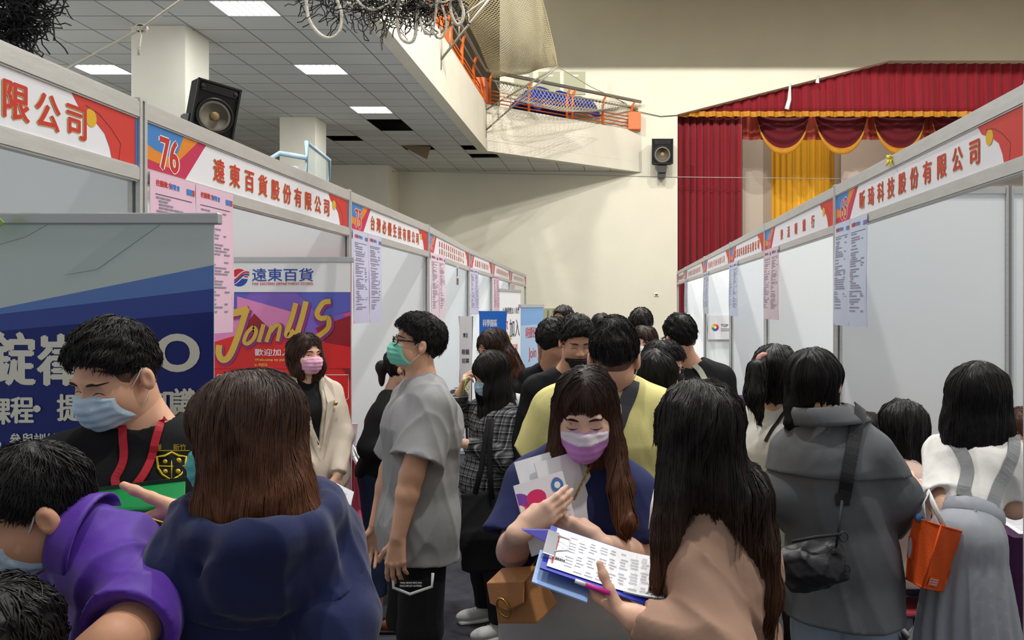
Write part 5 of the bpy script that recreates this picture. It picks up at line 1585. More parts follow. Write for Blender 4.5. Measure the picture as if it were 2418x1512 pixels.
cr = nt.nodes.new('ShaderNodeValToRGB'); cr.color_ramp.elements[0].color = lin((20, 20, 22)); cr.color_ramp.elements[0].position = .12; cr.color_ramp.elements[1].color = lin((190, 190, 194)); cr.color_ramp.elements[1].position = .95
e_ = cr.color_ramp.elements.new(.5); e_.color = lin((88, 90, 94))
nt.links.new(prev.outputs[0], cr.inputs[0]); nt.links.new(cr.outputs[0], bs.inputs['Base Color'])
p8 = Person('person in a black and white plaid shirt with long black hair, holding a pen', (1158, 882, 4.3), -62, 24, 0, yaw=-58, neck=(1186, 946, 4.34), hip=(1150, 1132, 4.36), h=.0055, sk=1, shut=True,
            arms={'L': ((1196, 1086, 4.20), (1098, 1048, 4.12)), 'R': ((1072, 990, 4.50), (1084, 930, 4.36))}, stance=[(-.60, 4.28, .08), (-.72, 4.52, .08)])
p8.hands([('L', (-1, 0, .15), (0, .6, .6), dict(curl=(30, 30, 15))), ('R', (.35, -.1, 1), (1, .2, -.2), dict(curl=(35, 55, 30)))]).done()
p8.eyes(closed=True).mask((170, 204, 226), 'mask_sky')
p8.long_hair(blackhair, [(.02, .01, -.09, .092, .085), (.05, -.0, -.19, .105, .07), (.05, -.01, -.29, .095, .05)], bangs=.035, seed=5, face=(.05, .05, .085), hang=.05)
p8.top('plaid_shirt', plaid, sleeve='long', hem=.77, ease=.03, seed=9, amp=.008, sl_ease=.024)
surf('shirt_hood', disp(ell(p8.nb + p8.Bk * .07 + p8.L * .05 - UPZ * .02, (.11, .07, .06), np.array(yawm(-58))), folds(4, .006, 20), .01), .006, cloth('grey_hood', (186, 186, 188)), p8.root)
p8.trousers('black_trousers', c_black, wide=.02).shoes(shoe_w, shoe_sole, fdir=[(-.9, -.45, 0), (-.8, -.3, 0)])
# 9 woman with long brown hair behind the plaid shirt
p9 = Person('person with long brown hair and black top behind the plaid shirt', (1163, 824, 4.78), -52, 20, 0, yaw=-60, neck=(1198, 890, 4.84), hip=(1215, 1082, 4.88), h=.006, sk=0, lid=-.002)
p9.done().eyes().long_hair(hair_back, [(.05, .02, -.08, .105, .085), (.10, .02, -.18, .10, .075), (.14, .02, -.30, .08, .05)], bangs=.075, seed=8, face=(.055, .055, .10), hang=.06)
p9.top('black_sweater', c_black, sleeve='long', ease=.03, seed=3).trousers('trousers', c_black).shoes(shoe_w, shoe_sole)
# 10, 11 the two men in black
p10 = Person('person in black seen from behind left of the black masked man', (1312, 806, 4.66), 128, 6, 0, yaw=150, fem=False, neck=(1302, 872, 4.7), hip=(1292, 1066, 4.7), h=.006)
p10.done().short_hair(blackhair, top=.03, side=.018, seed=15).top('black_t_shirt', c_black).trousers('trousers', c_jeans).shoes(shoe_bk, shoe_sole)
p11 = Person('person with a black mask below the nose and a black crew neck top', (1362, 808, 4.1), 14, 20, 0, yaw=6, fem=False, sw=.2, neck=(1342, 886, 4.2), hip=(1334, 1092, 4.22), h=.0055, lid=-.002)
p11.done().eyes().mask((28, 28, 30), 'mask_black', black_=True, shift=-.036, chin=True, straps=False)
p11.short_hair(blackhair, top=.032, side=.017, fringe=.016, seed=16, frx=.062).top('black_top', c_black, ease=.026, sleeve='long').trousers('trousers', c_jeans).shoes(shoe_bk, shoe_sole)
# 12 man in yellow
p12 = Person('person in a pale yellow t-shirt with a dark crossbody strap, seen from behind', (1450, 846, 2.5), 178, 8, 0, hs=.92, yaw=180, fem=False, sw=.19, neck=(1436, 918, 2.53), hip=(1425, 1268, 2.56), h=.0048,
             arms={'L': ((1262, 1120, 2.56), (1300, 1200, 2.80)), 'R': ((1600, 1120, 2.56), (1560, 1200, 2.80))})
p12.done().short_hair(blackhair, top=.03, side=.008, seed=18, fade=True, fz0=.052, messy=.6).mask((150, 196, 222), 'mask_blue_back')
p12.top('yellow_t_shirt', c_yellow, hem=.76, ease=.034, seed=10, amp=.007)
p12.strap('crossbody_strap', mat('dark_webbing', (48, 48, 58), .7, bump=.3, bscale=300), [W(1500, 888, 2.47), W(1488, 930, 2.45), W(1462, 980, 2.44), W(1430, 1060, 2.44), W(1380, 1180, 2.44)], .045)
p12.trousers('trousers', c_jeans).shoes(shoe_w, shoe_sole)
# 13 woman with the purple mask
p13 = Person('person with brown bangs and a purple mask reading papers', (1384, 972, 2.0), -4, 22, 0, yaw=-6, neck=(1376, 1088, 2.07), hip=(1350, 1428, 2.08), h=.0042, sk=3, shut=True, sw=.165,
             arms={'R': ((1212, 1300, 2.00), (1220, 1262, 1.79)), 'L': ((1508, 1310, 2.02), (1424, 1290, 1.83))})
p13.hands([('R', (.80, .30, .46), (-.3, 1, -.1), dict(curl=(10, 14, 8), spread=.5, tdir=(.6, .6, .5), s=.84)), ('L', (-.9, .15, .42), (.1, 1, .1), dict(curl=(12, 18, 12), spread=.4, tdir=(-.7, .5, .4), s=.84))]).done()
p13.eyes(closed=True).mask((202, 142, 218), 'mask_purple', band=(226, 216, 230))
p13.long_hair(hair_mask, [(.0, .03, -.10, .080, .055), (.0, .06, -.19, .10, .045)], bangs=.046, seed=21, face=(.056, .05, .10), facey=-.108, puff=-.008, hang=.02, part=(-.0, -.03),
              front=[((.066, -.008, .01, (.022, .026, .032, .025, .008)), (.074, -.03, -.10), (.086, -.07, -.18), (.098, -.105, -.255), (.085, -.11, -.29)), ((-.066, -.008, .01, (.022, .024, .024, .016)), (-.076, -.02, -.10), (-.084, -.035, -.17), (-.085, -.02, -.22))])
p13.top('navy_t_shirt', c_navy2, hem=1.10, ease=.03, seed=22, amp=.007, sl_end=.80, sl_r=(.075, .088, .09), neckr=.008)
p13.trousers('pale_jeans', c_pale, wide=.04, ease=.03, seed=4, waist=.13).shoes(shoe_w, shoe_sole)
# 14 woman with very long hair and taupe sweater
p14 = Person('person with very long dark hair and a taupe sweater holding a clipboard', (1646, 1030, 1.6), -130, 14, 0, hs=.95, yaw=-112, neck=(1690, 1192, 1.62), hip=(1698, 1600, 1.66), h=.0042, sk=1, sw=.15,
             arms={'L': ((1698, 1535, 1.45), (1500, 1462, 1.47)), 'R': ((1740, 1480, 1.85), (1640, 1400, 1.95))})
p14.hands([('L', (-.62, .72, .22), (.3, -.1, .9), dict(curl=(12, 18, 12), tdir=(-.45, .15, .9), thumb=(5, 5), s=.84))]).done()
p14.long_hair(hair_long, [(.014, -.0, -.075, .080, .086), (.082, .0, -.115, .058, .088), (.108, -.005, -.21, .048, .072), (.122, -.01, -.31, .042, .055), (.125, -.01, -.35, .03, .04)], puff=-.006, root=(.074, .084), bangs=.05, seed=23, locks=3400, seg=56, hang=.10, amp=.005,
              front=[((.06, .0, -.01, (.036, .036, .030, .012)), (-.050, -.06, -.10), (-.066, -.075, -.19), (-.080, -.075, -.27))])
p14.top('taupe_sweater', c_tan, sleeve='long', hem=.88, ease=.016, kk=.005, seed=24, amp=.009, sl_ease=.026)
p14.trousers('black_trousers', c_black).shoes(shoe_w, shoe_sole)
# 15 woman in the charcoal coat
p15 = Person('person in a charcoal coat with a back flap and short black hair', (1926, 908, 2.7), 168, 18, 6, yaw=168, neck=(1958, 990, 2.68), hip=(1988, 1300, 2.7), h=.0048, sw=.158, drop=.035,
             arms={'R': ((2108, 1172, 2.66), (2100, 1230, 2.90)), 'L': ((1862, 1160, 2.72), (1880, 1220, 2.97))})
p15.done().long_hair(blackhair, [(-.005, .01, -.07, .078, .08), (-.02, -.0, -.115, .07, .055)], bangs=.05, seed=26, hang=.025, puff=-.002, root=(.084, .092),
                     front=[((.07, .0, .0, (.03, .03, .02, .008)), (-.075, -.0, -.08), (-.085, -.01, -.13), (-.075, -.01, -.165))])
p15.top('charcoal_coat', c_coat, sleeve='long', hem=.745, ease=.03, seed=27, amp=.010, sl_ease=.04, hemw=(.215, .18), prof=dict(hip=(.195, .155), waist=(.175, .14)), freq=8, sl_r=(.074, .098, .075))
p15.coatf = p15.topf
p15.top('coat_flap', c_coat, sleeve='short', hem=1.165, ease=.042, seed=28, amp=.008, prof=dict(hip=(.205, .175), waist=(.19, .16), chest=(.17, .145)), sl_end=.7, sl_r=(.08, .098, .11), freq=8, hem_tilt=(W(1985, 1150, 2.45), (.0, -.0, -1)), cuts=[lambda f: cut(f, p15.Sc + p15.F * .04, p15.F, .01)])
b = MB(); ax = (p15.H.p(0, .02, -.06) - p15.nb).normalized(); c0 = p15.nb + ax * .01
def coll(u, v):
    a = math.pi * (-.75 + 1.5 * u); r = .085 + .045 * v
    return c0 + (p15.Bk * math.cos(a) + p15.Lt * math.sin(a)) * r + ax * (.052 - .075 * v + .012 * math.sin(3 * v)) 
b.grid(coll, 26, 6); b.build('collar', c_coat, p15.root, solid=.006)
p15.trousers('light_jeans', c_denim, wide=.03, ease=.02).shoes(shoe_w, shoe_sole)
# 16 woman with the ponytail
p16 = Person('person with a ponytail and a white t-shirt right of the taupe sweater', (1835, 886, 3.05), 142, 8, 0, yaw=160, neck=(1836, 962, 3.06), hip=(1842, 1262, 3.08), h=.0055, sk=1)
p16.done().long_hair(blackhair, [(0, .0, -.04, .075, .08), (.0, -.01, -.06, .06, .06)], bangs=.06, seg=12, seed=30, hang=0, puff=-.004, extra_cut=lambda f, H, B: sub(f, H.el((-.088, .0, -.03), (.034, .034, .05)), .006))
tie = W(1803, 852, 2.98)
tail = disp(chain([tie + Vector((.02, .02, .01)), W(1786, 872, 2.95), W(1782, 930, 2.93), W(1794, 985, 2.92)], [.016, .032, .036, .012], .015), folds(3, .004, 40, (1, 1, .1)), .01)
V_, Q_ = mesh_field(tail, .005); ex = flow_strands(tail, V_[np.random.RandomState(1).randint(0, len(V_), 160)], 14, .012, (0, 0, -1), .0024, 4, hang=.04)
link_mesh('ponytail', np_mesh('ponytail', np.concatenate([V_, ex[0]]), np.concatenate([Q_, ex[1] + len(V_)])), blackhair, p16.root)
b = MB(); b.tube([tie + Vector((.022 * math.cos(a), .012 * math.cos(a), .022 * math.sin(a))) for a in np.linspace(0, 6.283, 12)[:-1]], .011, 8, closed=True); b.build('scrunchie', mat('pink_scrunchie', (206, 150, 140), .8), p16.root)
p16.top('white_t_shirt', c_white, hem=.85, ease=.022, seed=31, amp=.006).strap('bag_strap', shoe_bk, [W(1862, 965, 2.97), W(1840, 975, 2.94), W(1815, 1000, 2.93), W(1800, 1040, 2.93)], .012)
p16.trousers('black_trousers', c_black).shoes(shoe_w, shoe_sole)
# 17 woman with suspenders
p17 = Person('person with a black bob, white top and grey suspender skirt', (2310, 948, 2.84), 160, 18, -3, yaw=166, neck=(2302, 1034, 2.87), hip=(2284, 1262, 2.66), h=.0046, sk=1, sw=.148, scale=.70,
             arms={'L': ((2236, 1200, 2.72), (2168, 1150, 2.90)), 'R': ((2394, 1198, 2.76), (2425, 1150, 2.98))})
p17.hands([('L', (-.6, .8, .1), (.5, .4, -.6), {})]).done()
p17.long_hair(blackhair, [(-.005, .0, -.08, .112, .10), (-.005, -.012, -.15, .118, .09)], bangs=.05, seed=33, puff=.02, hang=.02, amp=.003, cutz=-.165)
p17.top('white_blouse', c_white, hem=1.04, ease=.022, seed=34, amp=.008, sl_end=.86, sl_r=(.066, .080, .09), hemw=(.084, .07), prof=dict(hip=(.09, .074), waist=(.102, .086), chest=(.140, .108)))
p17.skirt('grey_skirt', c_skirt, .62, w0=(.094, .078), hipadd=(.022, .022), w1=(.178, .168), top=.085, seed=5, amp=.009, tilt=((2284 / 1e9 + p17.hip.x, 2.6, .62), (.14, 0, -1)))
b = MB(); wc = p17.hip + p17.U * .066
b.tube([wc + (p17.Lt * math.cos(a) * .106 + p17.L.cross(p17.U) * math.sin(a) * .09) for a in np.linspace(0, 6.283, 28)[:-1]], [.03] * 27, 8, closed=True, flat=.3, up=p17.U); b.build('waistband', c_skirt, p17.root)
p17.strap('suspender', c_sus, [W(2243, 1022, 2.86), W(2252, 1035, 2.76), W(2272, 1085, 2.66), W(2276, 1140, 2.60), W(2270, 1195, 2.56)], .042, .0035)
p17.strap('suspender', c_sus, [W(2385, 1030, 2.86), W(2392, 1050, 2.74), W(2394, 1085, 2.68), W(2378, 1140, 2.62), W(2362, 1190, 2.58)], .042, .0035)
p17.shoes(shoe_w, shoe_sole)
# 18-20 the seated people of the right booth
p18 = Person('seated person with long black hair and a pale pink top, by the orange bag', (2140, 1012, 3.62), 120, 16, 0, yaw=110, hip=(2120, 1330, 3.66), neck=(2128, 1082, 3.66), h=.006, seated=True, sk=1, arms={'R': ((2120, 1210, 3.5), (2180, 1180, 3.45)), 'L': ((2170, 1200, 3.95), (2200, 1170, 3.8))})
p18.hands([('R', (1, .1, .2), (0, .3, -1), dict(curl=(25, 35, 20)))]).done().long_hair(blackhair, [(.005, .0, -.07, .088, .082), (.028, -.015, -.14, .066, .06), (.055, -.02, -.21, .036, .03)], bangs=.035, seed=35, puff=.006, root=(.09, .094), hang=.03)
p18.top('pink_blouse', c_pink, sleeve='three', ease=.024, seed=36).trousers('trousers', c_jeans).shoes(shoe_w, shoe_sole)
p19 = Person('seated person with black hair almost hidden behind the charcoal coat', (2056, 1030, 4.1), 120, 10, 0, yaw=105, hip=(2020, 1320, 4.12), neck=(2044, 1100, 4.12), h=.006, seated=True)
p19.done().long_hair(blackhair, [(0, .0, -.09, .09, .08), (0, -.01, -.18, .09, .05)], seed=37); p19.top('dark_top', c_black).trousers('trousers', c_jeans).shoes(shoe_w, shoe_sole)
p20 = Person('seated person with a pink mask and cream knit at the right edge', (2418, 1020, 4.0), -34, 14, 0, yaw=-40, hip=(2440, 1330, 4.05), neck=(2424, 1092, 4.04), h=.0055, seated=True, sk=3, lid=-.003, arms={'R': ((2380, 1200, 4.0), (2394, 1165, 3.85)), 'L': ((2480, 1200, 4.0), (2440, 1170, 3.8))})
p20.hands([('R', (.2, -1, -.1), (0, 0, -1), {})]).done().eyes().mask((240, 196, 190), 'mask_peach').long_hair(hair_bob, [(.03, .03, -.08, .09, .08), (.05, .04, -.2, .09, .05)], bangs=.06, seed=38, face=(.058, .056, .1))
p20.top('cream_knit', c_knit, sleeve='long', ease=.03, seed=39, amp=.005).trousers('trousers', c_jeans).shoes(shoe_w, shoe_sole)
# 21-27 people further down the aisle
p21 = Person('person in black with a pale backpack strap and short hair, right of the aisle', (1604, 800, 4.12), -150, 4, 0, hs=.94, yaw=-172, fem=False, sw=.19, neck=(1630, 868, 4.14), hip=(1648, 1080, 4.16), h=.0055)
p21.done().eyes().glasses().short_hair(blackhair, top=.026, side=.010, seed=41, nape=-.08, messy=.3)
p21.top('black_t_shirt', c_black, ease=.024).strap('backpack_strap', mat('khaki_strap', (178, 178, 160), .8), [W(1640, 846, 4.04), W(1652, 856, 4.0), W(1664, 872, 3.98), W(1674, 892, 3.98)], .03)
p21.trousers('trousers', c_jeans).shoes(shoe_w, shoe_sole)
p22 = Person('person with straight black hair seen from behind, right of the yellow t-shirt', (1550, 896, 3.2), 172, 6, 0, yaw=172, neck=(1552, 962, 3.2), hip=(1552, 1240, 3.22), h=.0058)
p22.done().long_hair(blackhair, [(0, .0, -.09, .088, .08), (0, -.01, -.19, .088, .06), (0, -.02, -.28, .075, .045)], seed=42, part=(.0, .02)).top('dark_top', c_black).trousers('trousers', c_black).shoes(shoe_w, shoe_sole)
p23 = Person('person with glasses and a black mask looking right, behind the straight black hair', (1568, 868, 3.72), 72, 12, 0, hs=.95, yaw=90, neck=(1560, 926, 3.74), hip=(1555, 1150, 3.74), h=.0058, lid=-.002)
p23.done().eyes().glasses().mask((26, 26, 28), 'mask_black', black_=True).short_hair(blackhair, top=.026, side=.016, fringe=.03, seed=43, nape=-.09, frx=.06).top('black_top', c_black, sleeve='long').trousers('trousers', c_black).shoes(shoe_w, shoe_sole)
p24 = Person('person with a white mask and short bob facing the camera far down the aisle', (1520, 812, 5.2), -12, 4, 0, yaw=0, neck=(1522, 872, 5.24), hip=(1524, 1040, 5.26), h=.0065, sk=3)
p24.done().eyes().mask((232, 236, 240), 'mask_white').long_hair(hair_bob, [(0, .02, -.06, .085, .08), (0, .02, -.11, .08, .06)], bangs=.045, seed=44, face=(.056, .056, .1), front=[((.068, -.015, .01, (.022, .022, .012)), (.08, -.02, -.06), (.075, -.02, -.11)), ((-.068, -.015, .01, (.022, .022, .012)), (-.08, -.02, -.06), (-.075, -.02, -.11))]).top('dark_top', c_black).trousers('trousers', c_jeans).shoes(shoe_w, shoe_sole)
p25 = Person('person far away with short dark hair seen from behind, above the white mask', (1514, 769, 6.2), 180, 6, 0, yaw=180, fem=False, neck=(1514, 826, 6.2), h=.007)
p25.done().short_hair(hair_dk, top=.028, side=.018, seed=45).top('dark_shirt', c_jeans).trousers('trousers', c_jeans).shoes(shoe_w, shoe_sole)
p26 = Person('person far away whose dark hair shows above the yellow t-shirt man', (1420, 774, 6.6), 170, 8, 0, yaw=180, neck=(1420, 828, 6.62), h=.007)
p26.done().long_hair(hair_dk, [(0, .0, -.07, .08, .075), (0, .0, -.12, .07, .05)], seed=46).top('dark_top', c_black).trousers('trousers', c_jeans).shoes(shoe_w, shoe_sole)
p27 = Person('person with thinning hair standing tallest at the end of the aisle', (1331, 754, 6.7), -36, 18, 0, yaw=-30, fem=False, neck=(1334, 812, 6.76), h=.006, arms={'R': ((1285, 860, 6.7), (1278, 818, 6.5))}, sk=2, lid=-.002)
p27.hands([('R', (.6, -.1, .6), (.6, .3, -.4), dict(curl=(30, 40, 20)))]).done().eyes().short_hair(hair_dk, top=.004, side=.003, fringe=.105, frx=.085, seed=47, tufts=160).top('grey_shirt', cloth('slate_shirt', (120, 124, 134))).trousers('trousers', c_jeans).shoes(shoe_bk, shoe_sole)
# ------------------------------------------------------------------ banners
alus = mat('banner_rail', (186, 188, 190), .35, .6)
def rollup(sh, label, name='roll_up_banner', rail=True):
    """stand, cassette and rails around a printed sheet that starts at floor level"""
    o, u, n, w, h = sh.o, sh.u, sh.n, sh.w, sh.h
    c = o + u * w / 2
    r = empty(name, (c.x, c.y, 0), label, 'banner')
    sh.build('banner_sheet', r)
    M = Matrix((( u.x, -n.x, 0, o.x), (u.y, -n.y, 0, o.y), (0, 0, 1, 0), (0, 0, 0, 1)))
    b = MB(); b.box((-.015, -.006, o.z + h - .02), (w + .015, .02, o.z + h + .012), 0, M); b.build('top_rail', alus, r, bevel=.004)
    b = MB(); b.box((-.02, -.06, .012), (w + .02, .09, .10), 0, M); b.build('base_cassette', alus, r, bevel=.01)
    for q in (.15, .85):
        b = MB(); b.box((w * q - .02, -.16, 0), (w * q + .02, .2, .014), 0, M); b.build('foot', alus, r)
    b = MB(); b.tube([M @ Vector((w / 2, .045, .1)), M @ Vector((w / 2, .035, o.z + h - .01))], .011, 8); b.build('support_pole', alus, r)
    return r
bw = mat('banner_pale', (196, 208, 206), .4, spec=.35); b1 = mat('banner_blue_light', (96, 132, 200), .4, spec=.35); b2 = mat('banner_blue_mid', (58, 78, 158), .4, spec=.35); b3 = mat('banner_blue_deep', (38, 58, 150), .4, spec=.35); b4 = mat('banner_navy', (20, 36, 118), .4, spec=.35); b5 = mat('banner_sky', (52, 110, 190), .4, spec=.35)
PX = 2.2 / FPX; W0 = .86; xr = (505 - VX) * PX
bz = .09
sh = Sheet((xr - W0, 2.2, bz), (1, 0, 0), (0, 0, 1), W0, EYE - (513 - VY) * PX - bz, bw)
def BX(px, py): return (W0 + (px - 505) * PX, EYE - (py - VY) * PX - bz)
def BP(*p): return [BX(*q) for q in p]
L0 = 505 - W0 / PX
def lineband(yl, yr): # y at px 0 and at px 505
    k = (yr - yl) / 505; return (L0, yl + k * L0), (505, yr)
a, c = lineband(728, 626); sh.poly(BP((L0, 1650), (505, 1650), c, a), b1)
a, c = lineband(742, 682); sh.poly(BP((L0, 1650), (505, 1650), c, a), b2)
a, c = lineband(782, 736); sh.poly(BP((L0, 1650), (505, 1650), c, a), b4)
sh.poly(BP((L0, 1650), (505, 1650), (505, 1000), (300, 1030), (L0, 1075)), b3); sh.poly(BP((L0, 1650), (505, 1650), (505, 1075), (200, 1085), (L0, 1130)), b5)
sh.poly(BP((L0, 640), (60, 560), (140, 515), (L0, 515)), mat('banner_pale_band', (186, 200, 200), .4)); sh.poly(BP((150, 650), (330, 515), (400, 515), (230, 636)), mat('banner_pale_band', (186, 200, 200), .4))
cream_i = mat('banner_ivory', (230, 228, 214), .4)
for ch, px, py, hh in (('錠', -22, 908, 122), ('嵂', 92, 908, 118)):
    x, y = BX(px, py); sh.text(ch, x, y, hh * PX, cream_i, .0052, width=104 * PX)
for ch, px, wd in (('C', 222, 84), ('E', 306, 56), ('O', 372, 96)):
    x, y = BX(px, 884); sh.text(ch, x, y, 112 * PX, cream_i, .006, width=wd * PX)
for ch, px in zip('課程・提升專業知識', (-26, 28, 82, 138, 190, 246, 300, 358, 412)):
    x, y = BX(px, 1000 - px * .05); sh.text(ch, x, y, 62 * PX, cream_i, .0026, width=(52 if ch != '・' else 14) * PX)
x, y = BX(0, 1055); sh.text('，參與訓練課程及達到成長目標', x, y, 32 * PX, cream_i, .0008, width=400 * PX)
x, y = BX(135, 1098); sh.text('外訓練提升', x, y, 32 * PX, cream_i, .0008, width=140 * PX)
rollup(sh, 'large blue and pale roll-up banner with big white characters behind the man in black')
s = Sheet(W(-24, 557, 2.14), (1, -.0, .95), (-.95, 0, 1), .052, .05, mat('green_card', (150, 190, 90), .6)); tag(s.build('paper_card'), 'small light green card corner at the left edge', 'card')
# red banner
RX = 4.55 / FPX; w1 = 330 * RX; x0 = (498 - VX) * RX
j_red = mat('banner_red', (222, 44, 46), .4, spec=.35); j_dr = mat('banner_dark_red', (150, 26, 40), .4); j_mag = mat('banner_magenta', (206, 84, 160), .4); j_pk = mat('banner_pink', (230, 140, 196), .4); j_vi = mat('banner_violet', (128, 96, 196), .4); j_bl = mat('banner_periwinkle', (92, 96, 190), .4); j_gold = mat('banner_gold', (216, 178, 78), .35, .3); j_out = mat('banner_outline', (150, 50, 130), .4)
sh = Sheet((x0, 4.55, bz), (1, 0, 0), (0, 0, 1), w1, EYE - (612 - VY) * RX - bz, j_red)
def JX(px, py): return ((px - 498) * RX, EYE - (py - VY) * RX - bz)
def JP(*p): return [JX(*q) for q in p]
bot = 1420
sh.poly(JP((498, 690), (828, 690), (828, 790), (700, 830), (600, 800), (498, 850)), j_mag)
sh.poly(JP((498, 690), (600, 690), (560, 740), (498, 760)), j_bl); sh.poly(JP((590, 690), (720, 690), (640, 790), (560, 750)), j_vi); sh.poly(JP((640, 690), (760, 690), (828, 760), (828, 775), (720, 790)), j_vi)
sh.poly(JP((560, 700), (700, 740), (640, 830), (560, 800)), j_pk); sh.poly(JP((498, 770), (560, 740), (560, 830), (498, 850)), j_pk)
sh.poly(JP((600, 740), (660, 800), (560, 800)), j_dr); sh.poly(JP((828, 745), (828, 900), (745, 775)), j_dr); sh.poly(JP((700, 690), (828, 690), (828, 735), (760, 750)), j_bl)
sh.poly(JP((498, 810), (600, 780), (828, 820), (828, 870), (498, 870)), j_red)
sh.poly(JP((828, 1010), (828, bot), (498, bot), (498, 1150), (640, 1200), (760, 1060)), j_mag); sh.poly(JP((828, 1120), (828, bot), (600, bot), (760, 1180)), j_pk)
sh.rect(*JX(498, 690), *JX(828, 612), white)
lb, lr = mat('logo_blue', (40, 76, 170), .4), mat('logo_red', (212, 44, 48), .4)
x, y = JX(565, 656); r_ = 21 * RX
sh.disc(x, y, r_, lr, a0=0, a1=math.pi, n=20); sh.disc(x, y, r_, lb, a0=math.pi, a1=2 * math.pi, n=20)
wave = lambda dy, k=1: [(x + t * r_ * 1.15, y + dy + k * .35 * r_ * math.sin(t * 2.6) + .25 * r_ * t) for t in np.linspace(-1, 1, 13)]
sh.stroke(wave(0), r_ * .62, white); sh.stroke(wave(.12 * r_), r_ * .2, lr); sh.stroke(wave(-.14 * r_), r_ * .2, lb)
x, y = JX(596, 664); sh.text('遠東百貨', x, y, 30 * RX, lb, .0012, width=144 * RX)
x, y = JX(597, 674); sh.text('FAR EASTERN DEPARTMENT STORES', x, y, 8 * RX, lr, .0003, width=143 * RX)
def brush(pts, w, m, grow_=0):
    q = [Vector(JX(*p)) for p in pts]; fine = []
    for i in range(len(q) - 1):
        p0, p1, p2, p3 = q[max(i - 1, 0)], q[i], q[i + 1], q[min(i + 2, len(q) - 1)]
        for s_i in range(6):
            t = s_i / 6; fine.append(.5 * ((2 * p1) + (p2 - p0) * t + (2 * p0 - 5 * p1 + 4 * p2 - p3) * t * t + (3 * p1 - p0 - 3 * p2 + p3) * t ** 3))
    fine.append(q[-1]); sh.stroke(fine, w * RX, m)
letters = [([(533, 742), (560, 738), (588, 730)], 17), ([(584, 728), (566, 785), (545, 838), (528, 850), (518, 836), (519, 815)], 15), ([(600, 772), (586, 785), (578, 806), (586, 812), (600, 800), (606, 782), (600, 772)], 9), ([(624, 766), (618, 788), (612, 808)], 10), ([(644, 768), (636, 790), (630, 808)], 10), ([(640, 784), (652, 770), (662, 770), (660, 788), (656, 806)], 9), ([(700, 716), (690, 752), (678, 788), (684, 792), (696, 780)], 12), ([(724, 712), (714, 752), (702, 792)], 13), ([(782, 712), (764, 716), (750, 740), (758, 752), (776, 752), (776, 774), (756, 792), (742, 800)], 12)]
for pts, w_ in letters: brush([(p[0] + 2, p[1] + 3) for p in pts], w_ + 7, j_out)
for pts, w_ in letters: brush(pts, w_, j_gold)
x, y = JX(603, 840); sh.text('歡迎加入FEDS', x, y, 16 * RX, white, .0008, width=130 * RX)
x, y = JX(603, 853); sh.text('Welcome to join the family', x, y, 8 * RX, mat('print_yellow', (240, 210, 90), .5), .0003, width=120 * RX); x, y = JX(603, 865); sh.text('in FEDS', x, y, 8 * RX, MATS['print_yellow'], .0003, width=30 * RX)
for (bx0, by0, bx1, by1, tx) in ((515, 885, 640, 955, None), (655, 885, 824, 952, '企劃執行'), (655, 965, 824, 1058, '數據應用'), (515, 965, 640, 1058, None), (655, 1085, 824, 1180, '薪水活水')):
    p = JP((bx0, by0), (bx1, by0), (bx1, by1 - 12), (bx1 - 14, by1), (bx0, by1), (bx0, by0)); sh.stroke(p, 1.6 * RX, white)
    if tx: x, y = JX(757, (by0 + by1) / 2 - 6); sh.text(tx, x - 8 * RX, y - 8 * RX, 15 * RX, white, .0005, width=58 * RX)
rollup(sh, 'red department store roll-up banner with gold brush lettering Join US')
# small banners further on
def far_banner(px, d, w, ztop, ang, base, label, paint, rail=True):
    p = W(px, 722, d); u = Vector((math.cos(R(ang)), math.sin(R(ang)), 0))
    s = Sheet((p.x, p.y, .1), u, (0, 0, 1), w, ztop - .1, base); paint(s); return rollup(s, label)
def paint_white(s):
    h = s.h
    s.text('台灣積體加入我們', .1, h - .26, .07, ink, .002, width=s.w * .8); s.text('您', .08, h - .52, .2, redink, .004, width=.2); s.text('加入', .34, h - .52, .2, ink, .004, width=.38); s.text('誠徵工程師', .14, h - .68, .08, redink, .001, width=.5)
    s.rects([(.1, h - .9 - .1 * i, .1 + (.5, .6, .35, .55, .6, .4)[i % 6], h - .87 - .1 * i) for i in range(9)], inkl); s.rects([(.1, h - .84, .35, h - .81), (.1, h - 1.24, .3, h - 1.21)], redink)
far_banner(1180, 8.35, .76, 1.97, 80, white, 'white roll-up banner with black and red characters on the left of the aisle', paint_white)
skyb = mat('banner_pale_sky', (170, 200, 232), .4)
def paint_sky(s):
    h = s.h
    s.rect(0, 0, s.w, h * .3, mat('banner_cream', (222, 222, 206), .4)); s.rect(0, h - .18, s.w, h, mat('banner_sky_top', (120, 168, 222), .4)); s.poly([(0, .3), (.25, .3), (.3, h * .55), (0, h * .6)], mat('banner_sky_block', (96, 180, 226), .4))
    s.text('科技股份有限公司', .12, h - .3, .1, redink, .002, width=s.w * .8); s.text('Join Us', .2, h - .5, .13, redink, .002, width=.4)
    for i in range(7): s.rects([(.3, h - .66 - .16 * i, .3 + .36, h - .61 - .16 * i)], inkl)
far_banner(1230, 7.15, .62, 1.80, 76, skyb, 'pale blue roll-up banner at the end of the left booths', paint_sky)
